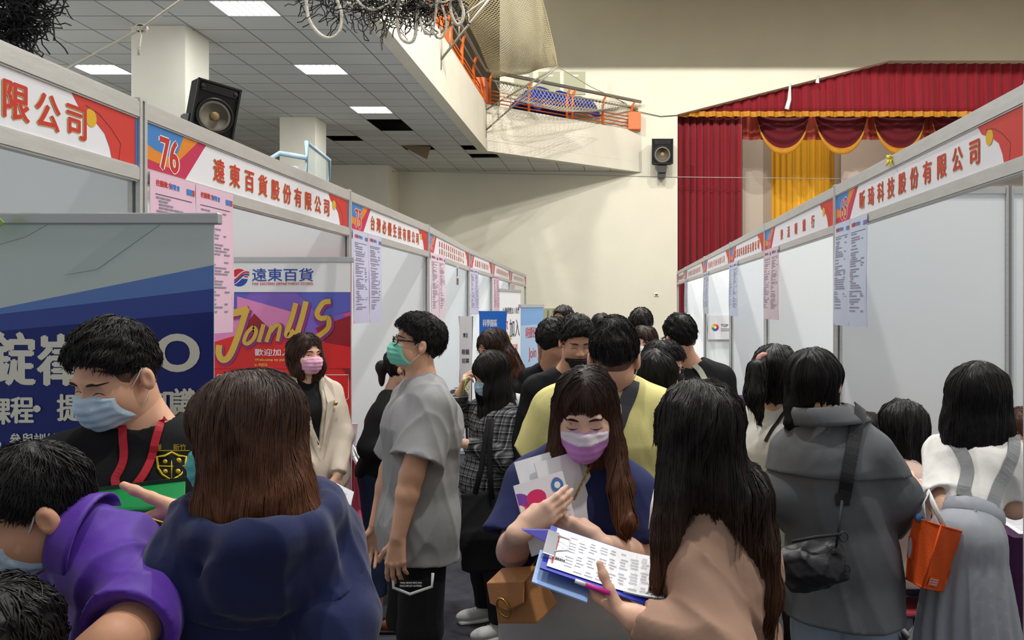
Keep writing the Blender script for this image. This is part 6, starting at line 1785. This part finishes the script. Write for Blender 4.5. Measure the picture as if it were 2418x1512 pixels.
def xbanner(px0, d, w, ztop, h, label, base, paint, ang=0):
    p = W(px0, 722, d); r = empty('x_banner', (p.x + w / 2, d, 0), label, 'banner')
    u = Vector((math.cos(R(ang)), math.sin(R(ang)), 0))
    s = Sheet((p.x, d, ztop - h), u, (0, 0, 1), w, h, base, warp=lambda a, b_: .03 * (b_ - .5) ** 2 + .01 * math.sin(3 * a)); paint(s); s.build('banner_sheet', r)
    c = Vector((p.x, d, 0)) + u * (w / 2) + Vector((0, .12, .55))
    for q, z in ((Vector((p.x, d + .004, ztop)), 1), (Vector((p.x, d + .004, ztop)) + u * w, 1), (Vector((p.x, d + .004, ztop - h)), 0), (Vector((p.x, d + .004, ztop - h)) + u * w, 0)):
        b = MB(); b.tube([c, q], .007, 6); b.build('frame_rod', blackp, r)
    for q in (Vector((-.3, -.05, 0)), Vector((.3, -.05, 0)), Vector((0, .4, 0))):
        b = MB(); b.tube([c, Vector((c.x, c.y, .008)) + q], .009, 6); b.build('stand_leg', blackp, r)
    b = MB(); b.box(c - Vector((.03, .03, .05)), c + Vector((.03, .03, .05))); b.build('hub', blackp, r)
    return r
def paint_x1(s):
    s.rect(0, s.h * .0, s.w, s.h * .5, mat('banner_brown', (70, 54, 54), .4)); s.disc(s.w * .5, s.h * .33, .03, mat('banner_yellow', (228, 200, 40), .4)); s.rect(.01, s.h * .2, s.w - .02, s.h * .28, MATS['banner_yellow']); s.rect(0, 0, s.w, s.h * .15, mat('banner_lilac', (170, 176, 214), .4))
    s.text('樂活', .03, s.h * .80, .035, ink, .0006, width=.035); s.text('眼鏡', .02, s.h * .64, .04, ink, .0006, width=.055); s.text('招募', .02, s.h * .56, .035, ink, .0006, width=.055)
xbanner(1085, 5.95, .095, 1.72, .80, 'narrow white and brown banner on black rods beside the grey t-shirt', white, paint_x1)
blub = mat('banner_vivid_blue', (40, 110, 206), .4)
def paint_x2(s):
    s.text('科學園區', .03, s.h - .13, .06, white, .001, width=.12); s.text('招募菁英人才', .03, s.h - .30, .09, MATS['banner_yellow'], .002, width=.24); s.rect(0, 0, s.w, s.h * .3, mat('banner_navy', (20, 36, 118), .4))
xbanner(1132, 6.6, .225, 1.755, 1.1, 'bright blue banner on black rods above the brown haired person', blub, paint_x2)
# ------------------------------------------------------------------ tables and chairs
def cloth_table(x0, x1, y0, y1, z, m, label):
    r = empty('table', ((x0 + x1) / 2, (y0 + y1) / 2, 0), label, 'table')
    b = MB(); b.box((x0 + .02, y0 + .02, z - .03), (x1 - .02, y1 - .02, z - .006)); b.build('tabletop', steel, r)
    for x in (x0 + .08, x1 - .08):
        for y in (y0 + .08, y1 - .08):
            b = MB(); b.tube([(x, y, 0), (x, y, z - .03)], .014, 8); b.build('leg', alus, r)
    per = [(x0, y0), (x1, y0), (x1, y1), (x0, y1)]
    pts = []
    for i in range(4):
        a, c = Vector(per[i]), Vector(per[(i + 1) % 4]); n_ = max(6, int((c - a).length / .035))
        for k in range(n_): pts.append((a.lerp(c, k / n_), Vector(((c - a).y, -(c - a).x)).normalized()))
    b = MB(); n_ = len(pts); rows = 6
    vs_ = []
    for j in range(rows + 1):
        v = j / rows
        for i, (p, nn) in enumerate(pts):
            q = p + nn * (.004 + v * (.022 + .02 * math.sin(i * 1.1) + .012 * math.sin(i * .37 + 1)))
            vs_.append((q.x, q.y, z - v * (z - .03)))
    fs = [(j * n_ + i, (j + 1) * n_ + i, (j + 1) * n_ + (i + 1) % n_, j * n_ + (i + 1) % n_) for j in range(rows) for i in range(n_)]
    b.add(vs_, fs, 0, True); b.add([vs_[i] for i in range(n_)], [tuple(range(n_))], 0)
    b.build('tablecloth', m, r)
    return r
maroon = cloth('maroon_tablecloth', (122, 34, 56), .8, .1, 200); plum = cloth('plum_tablecloth', (62, 30, 66), .8, .1, 200)
cloth_table(-3.1, -1.74, 5.2, 5.85, .76, maroon, 'booth table with a maroon cloth left of the black cardigan')
cloth_table(1.62, 3.1, 3.2, 3.7, .86, plum, 'booth table with a dark plum cloth at the right edge')
cloth_table(1.24, 2.6, 9.3, 9.95, .86, plum, 'plum covered table far down the right row')
cloth_table(1.30, 2.6, 7.7, 8.3, .86, plum, 'plum covered table in the number 66 booth')
def paper(name, c, u, v, w, h, m, label, cat, paint=None, th=.002):
    s = Sheet(c, u, v, w, h, m, th)
    if paint: paint(s)
    return tag(s.build(name), label, cat)
rows = lambda s, n=10, x0=.1, x1=.9, top=.85, seed=1: s.rects([(s.w * x0, s.h * (top - .07 * i), s.w * (x0 + (x1 - x0) * random.Random(seed * 31 + i).uniform(.4, 1)), s.h * (top - .07 * i + .02)) for i in range(n)], inkl)
cards = [('green', (150, 196, 90)), ('white', (236, 238, 240)), ('yellow', (228, 214, 90)), ('blue', (130, 176, 214))]
for k, (nm, c_) in enumerate(cards):
    paper('brochure', (-1.98 + .05 * k, 5.24 + .03 * k, .764 + .005 * k), (1, .2 * k - .3, 0), (-.2 * k + .3, 1, 0), .21, .15, mat('brochure_' + nm, c_, .5), '%s brochure on the maroon table' % nm, 'brochure', lambda s: rows(s, 5), .004)
lp = empty('laptop', (-1.95, 5.58, .762), 'open laptop with a pale pink screen on the maroon table', 'laptop')
b = MB(); b.box((-2.1, 5.48, .764), (-1.8, 5.7, .778)); b.build('keyboard_base', alus, lp, bevel=.004)
b = MB(); b.slab([(-2.1, 5.48, .78), (-1.8, 5.48, .78), (-1.76, 5.42, .99), (-2.06, 5.42, .99)], (0, 1, .2), .008); b.build('screen', [mat('screen_pink', (226, 190, 206), .3)], lp, bevel=.003)
for k in range(4):
    paper('form', (1.66 + .27 * k, 3.24 + .02 * (k % 2), .864 + .003 * k), (1, .05 * k - .1, 0), (-.05 * k + .1, 1, 0), .24, .32, white, 'white printed form on the plum table, %s' % ('nearest the suspender skirt', 'second from the left', 'third from the left', 'rightmost, out at the edge')[k], 'form', lambda s: rows(s, 11, seed=k + 3), .003)
b = MB(); b.tube([(1.98, 3.42, .880), (2.1, 3.36, .880)], .005, 8); tag(b.build('pen', mat('pen_brown', (130, 84, 60), .4)), 'brown pen lying on the forms on the plum table', 'pen')
b = MB(); b.box((1.33, 7.9, .862), (1.55, 8.02, .90)); b.box((1.34, 7.95, .90), (1.54, 7.965, 1.06)); tag(b.build('card_reader', blackp, bevel=.004), 'black box device on the plum table in the number 66 booth', 'device')
paper('form', (1.28, 9.36, .864), (1, 0, 0), (0, 1, 0), .21, .3, white, 'white sheets on the far plum table', 'form', lambda s: rows(s, 9), .02)
def folding_chair(c, rz, label):
    r = empty('folding_chair', c, label, 'chair'); T = Matrix.Translation(c) @ Matrix.Rotation(R(rz), 4, 'Z')
    seatm = mat('chair_seat_red', (150, 52, 66), .5)
    b = MB(); b.box((-.2, -.2, .43), (.2, .19, .455), 0, T); b.build('seat', seatm, r, bevel=.012)
    b = MB(); b.box((-.2, .215, .66), (.2, .235, .86), 0, T); b.build('backrest', seatm, r, bevel=.008)
    for s_ in (-1, 1):
        b = MB(); b.tube([T @ Vector(p) for p in ((s_ * .22, -.26, .012), (s_ * .22, .0, .44), (s_ * .21, .22, .88))], .012, 8); b.build('leg', alus, r)
        b = MB(); b.tube([T @ Vector(p) for p in ((s_ * .19, .26, .012), (s_ * .19, .0, .30), (s_ * .19, -.14, .44))], .012, 8); b.build('leg', alus, r)
    for y, z, x in ((-.22, .08, .22), (.22, .08, .19), (.22, .88, .21)):
        b = MB(); b.tube([T @ Vector((-x, y, z)), T @ Vector((x, y, z))], .010, 8); b.build('stretcher', alus, r)
    return r
folding_chair(Vector((-1.45, 5.08, 0)), 110, 'folding chair with grey tube legs and a dark red seat by the red banner')
folding_chair(Vector((1.31, 3.66, 0)), -80, 'folding chair under the seated person in pale pink')
folding_chair(Vector((1.26, 4.12, 0)), 75, 'folding chair of the seated person behind the charcoal coat')
folding_chair(Vector((2.10, 4.05, 0)), 0, 'folding chair behind the plum table at the right edge')
# ------------------------------------------------------------------ things held and carried
def ray_hit(f, px, py, d0, d1, n=120):
    ds = np.linspace(d0, d1, n); P = np.array([tuple(W(px, py, d)) for d in ds], dtype=F32)
    v = f.f(P) < 0; i = int(np.argmax(v)) if v.any() else n // 2
    return W(px, py, ds[i])
# gold shield crest on the black t-shirt, laid over the chest
crest = mat('crest_gold', (206, 186, 40), .45, .2)
b = MB()
def cpt(px, py): return ray_hit(p1.topf, px, py, 1.55, 2.1) + Vector((0, -.005, 0))
sp = [(408, 1068), (424, 1076), (442, 1078), (440, 1104), (430, 1120), (408, 1134), (386, 1120), (376, 1104), (374, 1078), (392, 1076)]
b.tube([cpt(*p) for p in sp], .0028, 5, closed=True); b.tube([cpt(408, 1070), cpt(408, 1100), cpt(408, 1130)], .0016, 5); b.tube([cpt(376, 1100), cpt(408, 1101), cpt(440, 1100)], .0016, 5)
for (px, py, r_) in ((392, 1090, .0065), (424, 1088, .0075), (393, 1113, .006), (423, 1113, .0065)):
    b.lathe([(r_, 0), (r_ * .6, .002), (.0005, .003)], cpt(px, py), (0, -1, 0), 10)
b.build('shirt_crest', crest, p1.root)
c0 = cpt(408, 1062); s = Sheet(c0 + Vector((-.05, -.014, 0)), (1, 0, 0), (0, 0, 1), .1, .002, crest, .0005); s.text('錠嵂', .004, .002, .015, crest, .0003, width=.03); s.text('新竹', .062, .002, .015, crest, .0003, width=.03); s.build('shirt_lettering', p1.root)
# green folder
gf = empty('folder', W(320, 1170, 1.73), 'green plastic folder held by the man in black', 'folder')
q = [W(196, 1206, 1.70), W(436, 1206, 1.72), W(438, 1136, 1.80), W(196, 1164, 1.78)]
b = MB(); b.slab(q, (q[1] - q[0]).cross(q[3] - q[0]) * -1, .006); b.build('cover', mat('green_plastic', (16, 126, 66), .3), gf, bevel=.002)
b = MB(); b.slab([q[3] + Vector((0, .001, -.006)), q[2] + Vector((0, .001, -.006)), q[2] + Vector((0, .004, .008)), q[3] + Vector((0, .004, .008))], (0, 1, 0), .004); b.build('dark_edge', mat('dark_green_plastic', (16, 44, 34), .3), gf)
# papers read by the person with the purple mask
def rect_from(tl, tr, bl):
    u = (tr - tl); w = u.length; v = (tl - bl); u.normalize(); v = (v - u * v.dot(u)); h = v.length; return tl - v, u, v.normalized(), w, h
def sheaf(tl, tr, bl, label, m=white, paint=None, th=.002, name='paper_sheet'):
    o, u, v, w, h = rect_from(tl, tr, bl); s = Sheet(o, u, v, w, h, m, th)
    if paint: paint(s)
    return tag(s.build(name), label, 'paper', 'papers of the purple mask reader')
sheaf(W(1214, 1092, 1.90), W(1372, 1046, 2.0), W(1300, 1290, 1.88), 'plain white sheets at the back of the held papers')
sheaf(W(1262, 1094, 1.905), W(1360, 1066, 1.975), W(1344, 1300, 1.885), 'white sheets slipping out at the right of the held papers', th=.004)
def leaflet(s):
    w, h = s.w, s.h
    cr, vi, og = mat('leaf_crimson', (206, 44, 104), .5), mat('leaf_violet', (120, 70, 170), .5), mat('leaf_orange', (230, 120, 60), .5)
    hd = lambda y, r, m, x=.001: s.poly([(x + r * math.cos(a), y + r * math.sin(a)) for a in np.linspace(-1.57, 1.57, 15)], m)
    hd(h * .66, .036, vi); s.disc(.048, h * .74, .026, cr, .02); hd(h * .53, .032, cr); hd(h * .585, .02, og); hd(h * .64, .012, white)
    s.stroke([(.05, h * .56), (.06, h * .60), (.066, h * .64), (.072, h * .58), (.08, h * .55)], .006, mat('leaf_blue', (60, 120, 190), .5)); s.disc(.066, h * .66, .006, og)
    s.disc(w * .82, h * .86, .013, cr); s.disc(w * .82, h * .83, .016, MATS['leaf_blue']); s.disc(w * .82, h * .83, .008, white); s.rect(.02, h * .44, .055, h * .455, cr)
    s.rects([(w * .52, h * (.5 - .022 * i), w * (.52 + (.3, .4, .36, .42, .28)[i % 5]), h * (.509 - .022 * i)) for i in range(13)], inkl)
sheaf(W(1212, 1148, 1.835), W(1328, 1112, 1.905), W(1264, 1312, 1.815), 'colourful leaflet on the front of the held papers', mat('leaf_white', (226, 226, 234), .5), leaflet)
# clipboard of the taupe sweater
cb = empty('clipboard', W(1420, 1330, 1.52), 'blue clipboard with a printed form held between two people', 'clipboard')
TL, TR, BR, BL = W(1300, 1244, 1.66), W(1562, 1332, 1.66), W(1562, 1432, 1.50), W(1274, 1345, 1.50)
BR = TR + (BL - TL) * 1.02; nb_ = (TR - TL).cross(BL - TL).normalized()
if nb_.z < 0: nb_ = -nb_
b = MB(); b.slab([BL, BR, TR, TL], nb_, .004); b.build('board', mat('clipboard_blue', (34, 48, 170), .35), cb, bevel=.001)
ins = lambda t, s_: (TL + (TR - TL) * t + ((BL - TL) * s_))
o = ins(.045, .94) + nb_ * .006; u = (TR - TL).normalized(); w_ = (TR - TL).length * .945; v_ = (TL - BL); v_ = (v_ - u * v_.dot(u)); hh = v_.length * .9
cur = lambda a, c: .016 * max(0, a - .55) ** 2 * 4 
s = Sheet(o, u, v_, w_, hh, mat('form_white', (240, 242, 246), .5), .003, warp=cur)
s.text('應徵資料表', .012, hh * .2, .010, ink, .0003, width=.02)
for k in range(11):
    x = .03 + k * .022; s.rects([(x + .002 * (i % 2), hh * (.06 + .072 * i), x + (.012 if (i * k) % 3 else .017), hh * (.06 + .072 * i) + .0022) for i in range(12) if (i * 7 + k * 3) % 5], inkl)
s.rects([(.02, hh * .06, .0206, hh * .95)] + [(.024 + .05 * k, hh * .05, .0244 + .05 * k, hh * .95) for k in range(5)], mat('faint_rule', (190, 194, 206), .5)); s.rects([(.006, hh * .1, .010, hh * .8)], redink); s.rects([(.21, hh * .2, .213, hh * .3), (.23, hh * .5, .233, hh * .6)], redink)
s.build('form_sheet', cb)
b = MB(); c0 = ins(.035, .5); d_ = (BL - TL).normalized(); b.slab([c0 - u * .012 - d_ * .045, c0 + u * .012 - d_ * .045, c0 + u * .012 + d_ * .045, c0 - u * .012 + d_ * .045], nb_, .014); b.tube([c0 + nb_ * .015 - d_ * .03 + u * .01, c0 + nb_ * .02 - d_ * .02 + u * .035, c0 + nb_ * .02 + d_ * .02 + u * .035, c0 + nb_ * .015 + d_ * .03 + u * .01], .0022, 6); b.build('metal_clip', mat('chrome', (200, 200, 204), .2, .9), cb, bevel=.002)
b = MB(); o2 = -nb_ * .022; b.slab([ins(-.03, 1.10) + o2, ins(.42, 1.14) + o2, ins(.42, .4) + o2, ins(-.03, .4) + o2], nb_, .003); tag(b.build('folder', mat('pale_blue_plastic', (146, 176, 224), .3)), 'pale blue plastic folder under the clipboard', 'folder')
b = MB(); a_, c_ = W(1358, 1372, 1.47), W(1440, 1402, 1.47); b.tube([a_, a_.lerp(c_, .3)], .0042, 8, 0); b.tube([a_.lerp(c_, .3), c_], .0048, 8, 1); tag(b.build('marker_pen', [white, mat('magenta_plastic', (214, 44, 150), .35)]), 'white and magenta pen held under the clipboard', 'pen')
# purple pencil pouch edge and black pen on the left of the clipboard
b = MB(); b.slab([W(1228, 1250, 1.70), W(1312, 1252, 1.675), W(1306, 1290, 1.64), W(1290, 1284, 1.65)], (0, 1, 0), .008); tag(b.build('pouch', mat('blue_violet_plastic', (66, 60, 160), .35), bevel=.002), 'small blue violet plastic pouch between the papers and the clipboard', 'pouch')
# green pen of the plaid shirt
b = MB(); h_ = p8.aR[2]; b.tube([h_ + Vector((.05, -.035, .10)), h_ + Vector((.03, -.055, .0))], .0042, 8); tag(b.build('pen', mat('green_pen', (130, 190, 70), .4)), 'green pen in the raised hand of the plaid shirt', 'pen')
# sheet of the beige blazer
o, u, v, w_, h_ = rect_from(W(792, 1140, 3.92), W(836, 1162, 3.98), W(782, 1188, 3.84))
s = Sheet(o, u, v, w_, h_, mat('form_white', (240, 242, 246), .5), .004); rows(s, 8); s.rect(0, 0, s.w * .05, s.h, b3); tag(s.build('clipboard_sheet'), 'small white form on a blue board in the lowered hand of the beige blazer', 'paper')
# black tote of the plaid shirt
tb = empty('tote_bag', W(1145, 1330, 4.08), 'black cloth tote bag hanging from the plaid shirt', 'bag')
f = disp(loft([W(1146, 1172, 4.05), W(1143, 1260, 4.03), W(1140, 1338, 4.04)], (1, .3, 0), [(.118, .02), (.128, .05), (.112, .035)], 3.2), folds(5, .006, 16), .012)
surf('bag_body', f, .008, c_black, tb)
for q in (-1, 1):
    b = MB(); b.tube([W(1140 + q * 22, 1180, 4.02), W(1146 + q * 10, 1110, 4.05), W(1150 + q * 6, 1050, 4.07), W(1158 + q * 4, 990, 4.12)], .014, 6, flat=.3); b.build('bag_handle', c_black, tb)
# tan handbag of the person with the purple mask
tanl = mat('tan_leather', (186, 130, 78), .45, bump=.12, bscale=160, var=.05); goldm = mat('gold_metal', (196, 160, 70), .25, .9)
hb_ = empty('handbag', W(1226, 1410, 1.86), 'tan leather handbag with a gold ring clasp and chain', 'handbag')
c = W(1230, 1408, 1.87); A = (Matrix.Rotation(R(-38), 3, 'Z') @ Matrix.Rotation(R(-14), 3, 'Y') @ Matrix.Rotation(R(16), 3, 'X'))
def hp(x, y, z): return c + A @ Vector((x, y, z))
b = MB(); b.hexa([hp(-.068, -.042, -.048), hp(.068, -.042, -.048), hp(.068, .042, -.048), hp(-.068, .042, -.048), hp(-.058, -.016, .052), hp(.058, -.016, .052), hp(.058, .03, .052), hp(-.058, .03, .052)]); b.build('bag_body', tanl, hb_, bevel=.006)
b = MB(); fl_ = [hp(-.061, .032, .056), hp(.061, .032, .056), hp(.064, -.026, .050), hp(.056, -.044, .008), hp(0, -.05, -.008), hp(-.056, -.044, .008), hp(-.064, -.026, .050)]
b.add([p for p in fl_] + [p + A @ Vector((0, -.004, .004)) for p in fl_], [(0,1,2,6), (6,2,3,5), (5,3,4), (7,13,9,8), (13,12,10,9), (12,11,10), (2,9,10,3), (3,10,11,4), (4,11,12,5), (5,12,13,6), (0,7,8,1), (1,8,9,2), (6,13,7,0)]); b.build('flap', tanl, hb_, bevel=.002)
b = MB(); b.tube([hp(-.004 + .019 * math.cos(a), -.056, .004 + .024 * math.sin(a)) for a in np.linspace(0, 6.283, 22)[:-1]], .0028, 8, closed=True); b.build('clasp_ring', goldm, hb_)
b = MB(); a0 = [hp(-.05, .0, .056), W(1218, 1330, 1.98), W(1216, 1250, 2.03)]; n_ = 0
cp = [hp(.05, .0, .056), W(1262, 1330, 1.95), W(1300, 1280, 1.93), W(1345, 1200, 1.93), W(1384, 1120, 1.94), W(1402, 1092, 1.98)]
for pl in (cp,):
    fine = [pl[i].lerp(pl[i + 1], t / 12) for i in range(len(pl) - 1) for t in range(12)] + [pl[-1]]
    for i in range(len(fine) - 1):
        m_ = fine[i].lerp(fine[i + 1], .5); d_ = (fine[i + 1] - fine[i]).normalized(); s_ = d_.orthogonal().normalized(); s_ = (Matrix.Rotation(R(90 * (i % 2)), 3, d_) @ s_)
        b.tube([m_ + d_ * (.0062 * math.cos(a)) + s_ * (.0032 * math.sin(a)) for a in np.linspace(0, 6.283, 9)[:-1]], .0012, 4, closed=True)
b.build('chain', goldm, hb_)
# black shoulder bag of the charcoal coat
nyl = mat('black_nylon', (26, 26, 32), .45, bump=.25, bscale=30, spec=.4)
sb_ = empty('shoulder_bag', W(1925, 1390, 2.42), 'black nylon shoulder bag on the back of the charcoal coat', 'bag')
f = disp(U(.03, rbox(W(1922, 1335, 2.42), (.098, .045, .068), np.array(Matrix.Rotation(R(-12), 3, 'Y')), .03), ell(W(1932, 1345, 2.38), (.08, .03, .045))), folds(8, .006, 26, (1, 1, 1)), .012)
surf('bag_body', f, .0045, nyl, sb_)
web = mat('black_webbing', (34, 34, 37), .6, bump=.3, bscale=300)
p15.topf = U(.03, p15.topf, p15.coatf)
p15.strap('bag_strap', web, [W(2036, 950, 2.66), W(2030, 1000, 2.54), W(2010, 1110, 2.46), W(1992, 1190, 2.44), W(1984, 1228, 2.43)], .042, .003, sb_)
b = MB(); b.tube([W(1989, 1184, 2.425), W(1982, 1240, 2.39), W(1975, 1290, 2.385)], .010, 6, flat=.4); b.tube([W(1870, 1280, 2.4), W(1930, 1268, 2.37), W(1985, 1262, 2.38)], .005, 6); b.build('zip_edge', web, sb_)
for px, py in ((1992, 1268), (1997, 1345)):
    b = MB(); cc = W(px, py, 2.37); b.tube([cc + Vector((.013 * math.cos(a), 0, .015 * math.sin(a))) for a in np.linspace(0, 6.283, 14)[:-1]], .0022, 6, closed=True); b.build('ring', mat('gunmetal', (70, 70, 74), .3, .8), sb_)
# orange tote of the suspender skirt
ot = empty('tote_bag', W(2190, 1395, 2.6), 'orange non-woven tote bag with white handles beside the grey skirt', 'bag')
orm = mat('orange_nonwoven', (228, 88, 26), .75, bump=.25, bscale=220, var=.04, vscale=20)
A1, B1, C1, D1 = W(2156, 1222, 2.60), W(2222, 1242, 2.50), W(2271, 1256, 2.56), W(2200, 1236, 2.66)
A2, B2, C2, D2 = W(2138, 1366, 2.60), W(2178, 1388, 2.51), W(2227, 1397, 2.57), W(2184, 1376, 2.66)
b = MB()
for q in ([A2, B2, B1, A1], [B2, C2, C1, B1], [C2, D2, D1, C1], [D2, A2, A1, D1]):
    b.grid(lambda u, v, q=q: q[0].lerp(q[1], u).lerp(q[3].lerp(q[2], u), v) + Vector((.003 * math.sin(9 * u + 7 * v), -.003 * math.sin(6.3 * u + 8 * v) * math.sin(math.pi * v), 0)), 12, 14)
b.add([A2, D2, C2, B2], [(0, 1, 2, 3)]); b.build('bag_body', orm, ot)
b = MB(); b.tube([A1, B1, C1], .0035, 5); b.tube([B1, B2], .003, 5); b.tube([A2, B2, C2], .003, 5); b.build('seam_piping', orm, ot)
wh = mat('white_webbing', (232, 232, 234), .7, bump=.3, bscale=300); top_ = W(2192, 1168, 2.66)
for q in ([A1.lerp(B1, .45), W(2180, 1190, 2.58), top_], [B1.lerp(C1, .15), W(2208, 1200, 2.55), top_ + Vector((.006, .02, .004))]):
    b = MB(); b.tube(q, .013, 6, flat=.22); b.build('bag_handle', wh, ot)
u = (C2 - B2).normalized(); v = (B1 - B2); v = (v - u * v.dot(u)).normalized(); n_ = u.cross(v)
s = Sheet(B2 + u * .012 + v * .012 + n_ * .006, u, v, .052, .03, orm, .0005); 
for k in range(3): s.text('新竹市就業博覽會', .002, .019 - .008 * k, .006, wh, .0001, width=.046)
s.build('bag_print', ot)
u = (B2 - A2).normalized(); v = (A1 - A2); v = (v - u * v.dot(u)).normalized(); n_ = u.cross(v)
s = Sheet(A2 + u * .004 + v * .07 + n_ * .006, u, v, .03, .07, orm, .0005); s.disc(.012, .035, .011, mat('oval_print', (206, 200, 206), .6), .034); s.build('oval_print', ot)
f = disp(ell(A1 + Vector((.012, -.02, .004)), (.014, .014, .014)), folds(3, .002, 300, (1, 1, 1)), .004); surf('pompom', f, .002, mat('blue_pompom', (70, 120, 170), .9), ot)
# papers near the pink blouse
paper('form', W(2158, 1142, 3.44), (1, .1, .12), (-.1, .9, .5), .14, .12, white, 'white sheet in front of the person in pale pink', 'form', lambda s: rows(s, 6))
paper('notebook', W(2164, 1166, 3.45), (1, .1, -.2), (-.1, .9, .4), .12, .10, mat('lilac_cover', (120, 116, 176), .5), 'lilac notebook under the white sheet held by the person in pale pink', 'notebook', None, .008)
# white sheet behind the plaid shirt and sheets of the thinning-hair person
paper('form', W(1244, 1062, 4.3), (1, .3, .2), (-.2, .2, 1), .06, .1, white, 'white sheet corner between the plaid shirt and the yellow t-shirt', 'form')
paper('form', W(1282, 880, 6.4), (1, .2, 0), (0, .1, 1), .1, .2, mat('lilac_paper', (200, 200, 214), .6), 'pale sheets held by the person with thinning hair', 'form')
paper('form', W(1232, 860, 7.4), (1, .9, 0), (0, 0, 1), .06, .14, redink, 'small red card by the pale blue banner', 'card')
b = MB(); b.tube([W(1558, 1128, 1.80), W(1546, 1190, 1.76), W(1542, 1250, 1.73), W(1546, 1292, 1.72)], .016, 6, flat=.3); b.build('backpack_strap', web, p14.root)
b = MB(); b.tube([W(1550, 1142, 1.77), W(1539, 1195, 1.735), W(1534, 1250, 1.71)], .008, 6, flat=.3); b.build('strap_lining', wh, p14.root)
# yellow ribbon on the rail of the number 65 sign
yr = empty('ribbon', W(2107, 385, 3.60), 'small yellow ribbon tied to the top rail of the number 65 sign', 'ribbon')
b = MB(); c = Vector((1.272, 3.62, 2.475))
for k, (dx, dz) in enumerate(((.03, -.03), (-.035, -.045), (.02, .015), (-.02, .012))): b.tube([c, c + Vector((-.01, dx * .6, dz * .5)), c + Vector((-.016, dx, dz))], [.007, .009, .004], 6, flat=.3)
b.build('bow', mat('ribbon_yellow', (236, 214, 40), .5), yr)
p2.strap('back_print', mat('print_white_patch', (232, 226, 232), .6), [W(286, 1196, 1.62), W(318, 1206, 1.62), W(346, 1216, 1.62)], .03, .0012)
p2.strap('back_print_yellow', mat('print_yellow_patch', (214, 200, 50), .6), [W(350, 1218, 1.62), W(376, 1228, 1.62), W(400, 1238, 1.62)], .03, .0012)
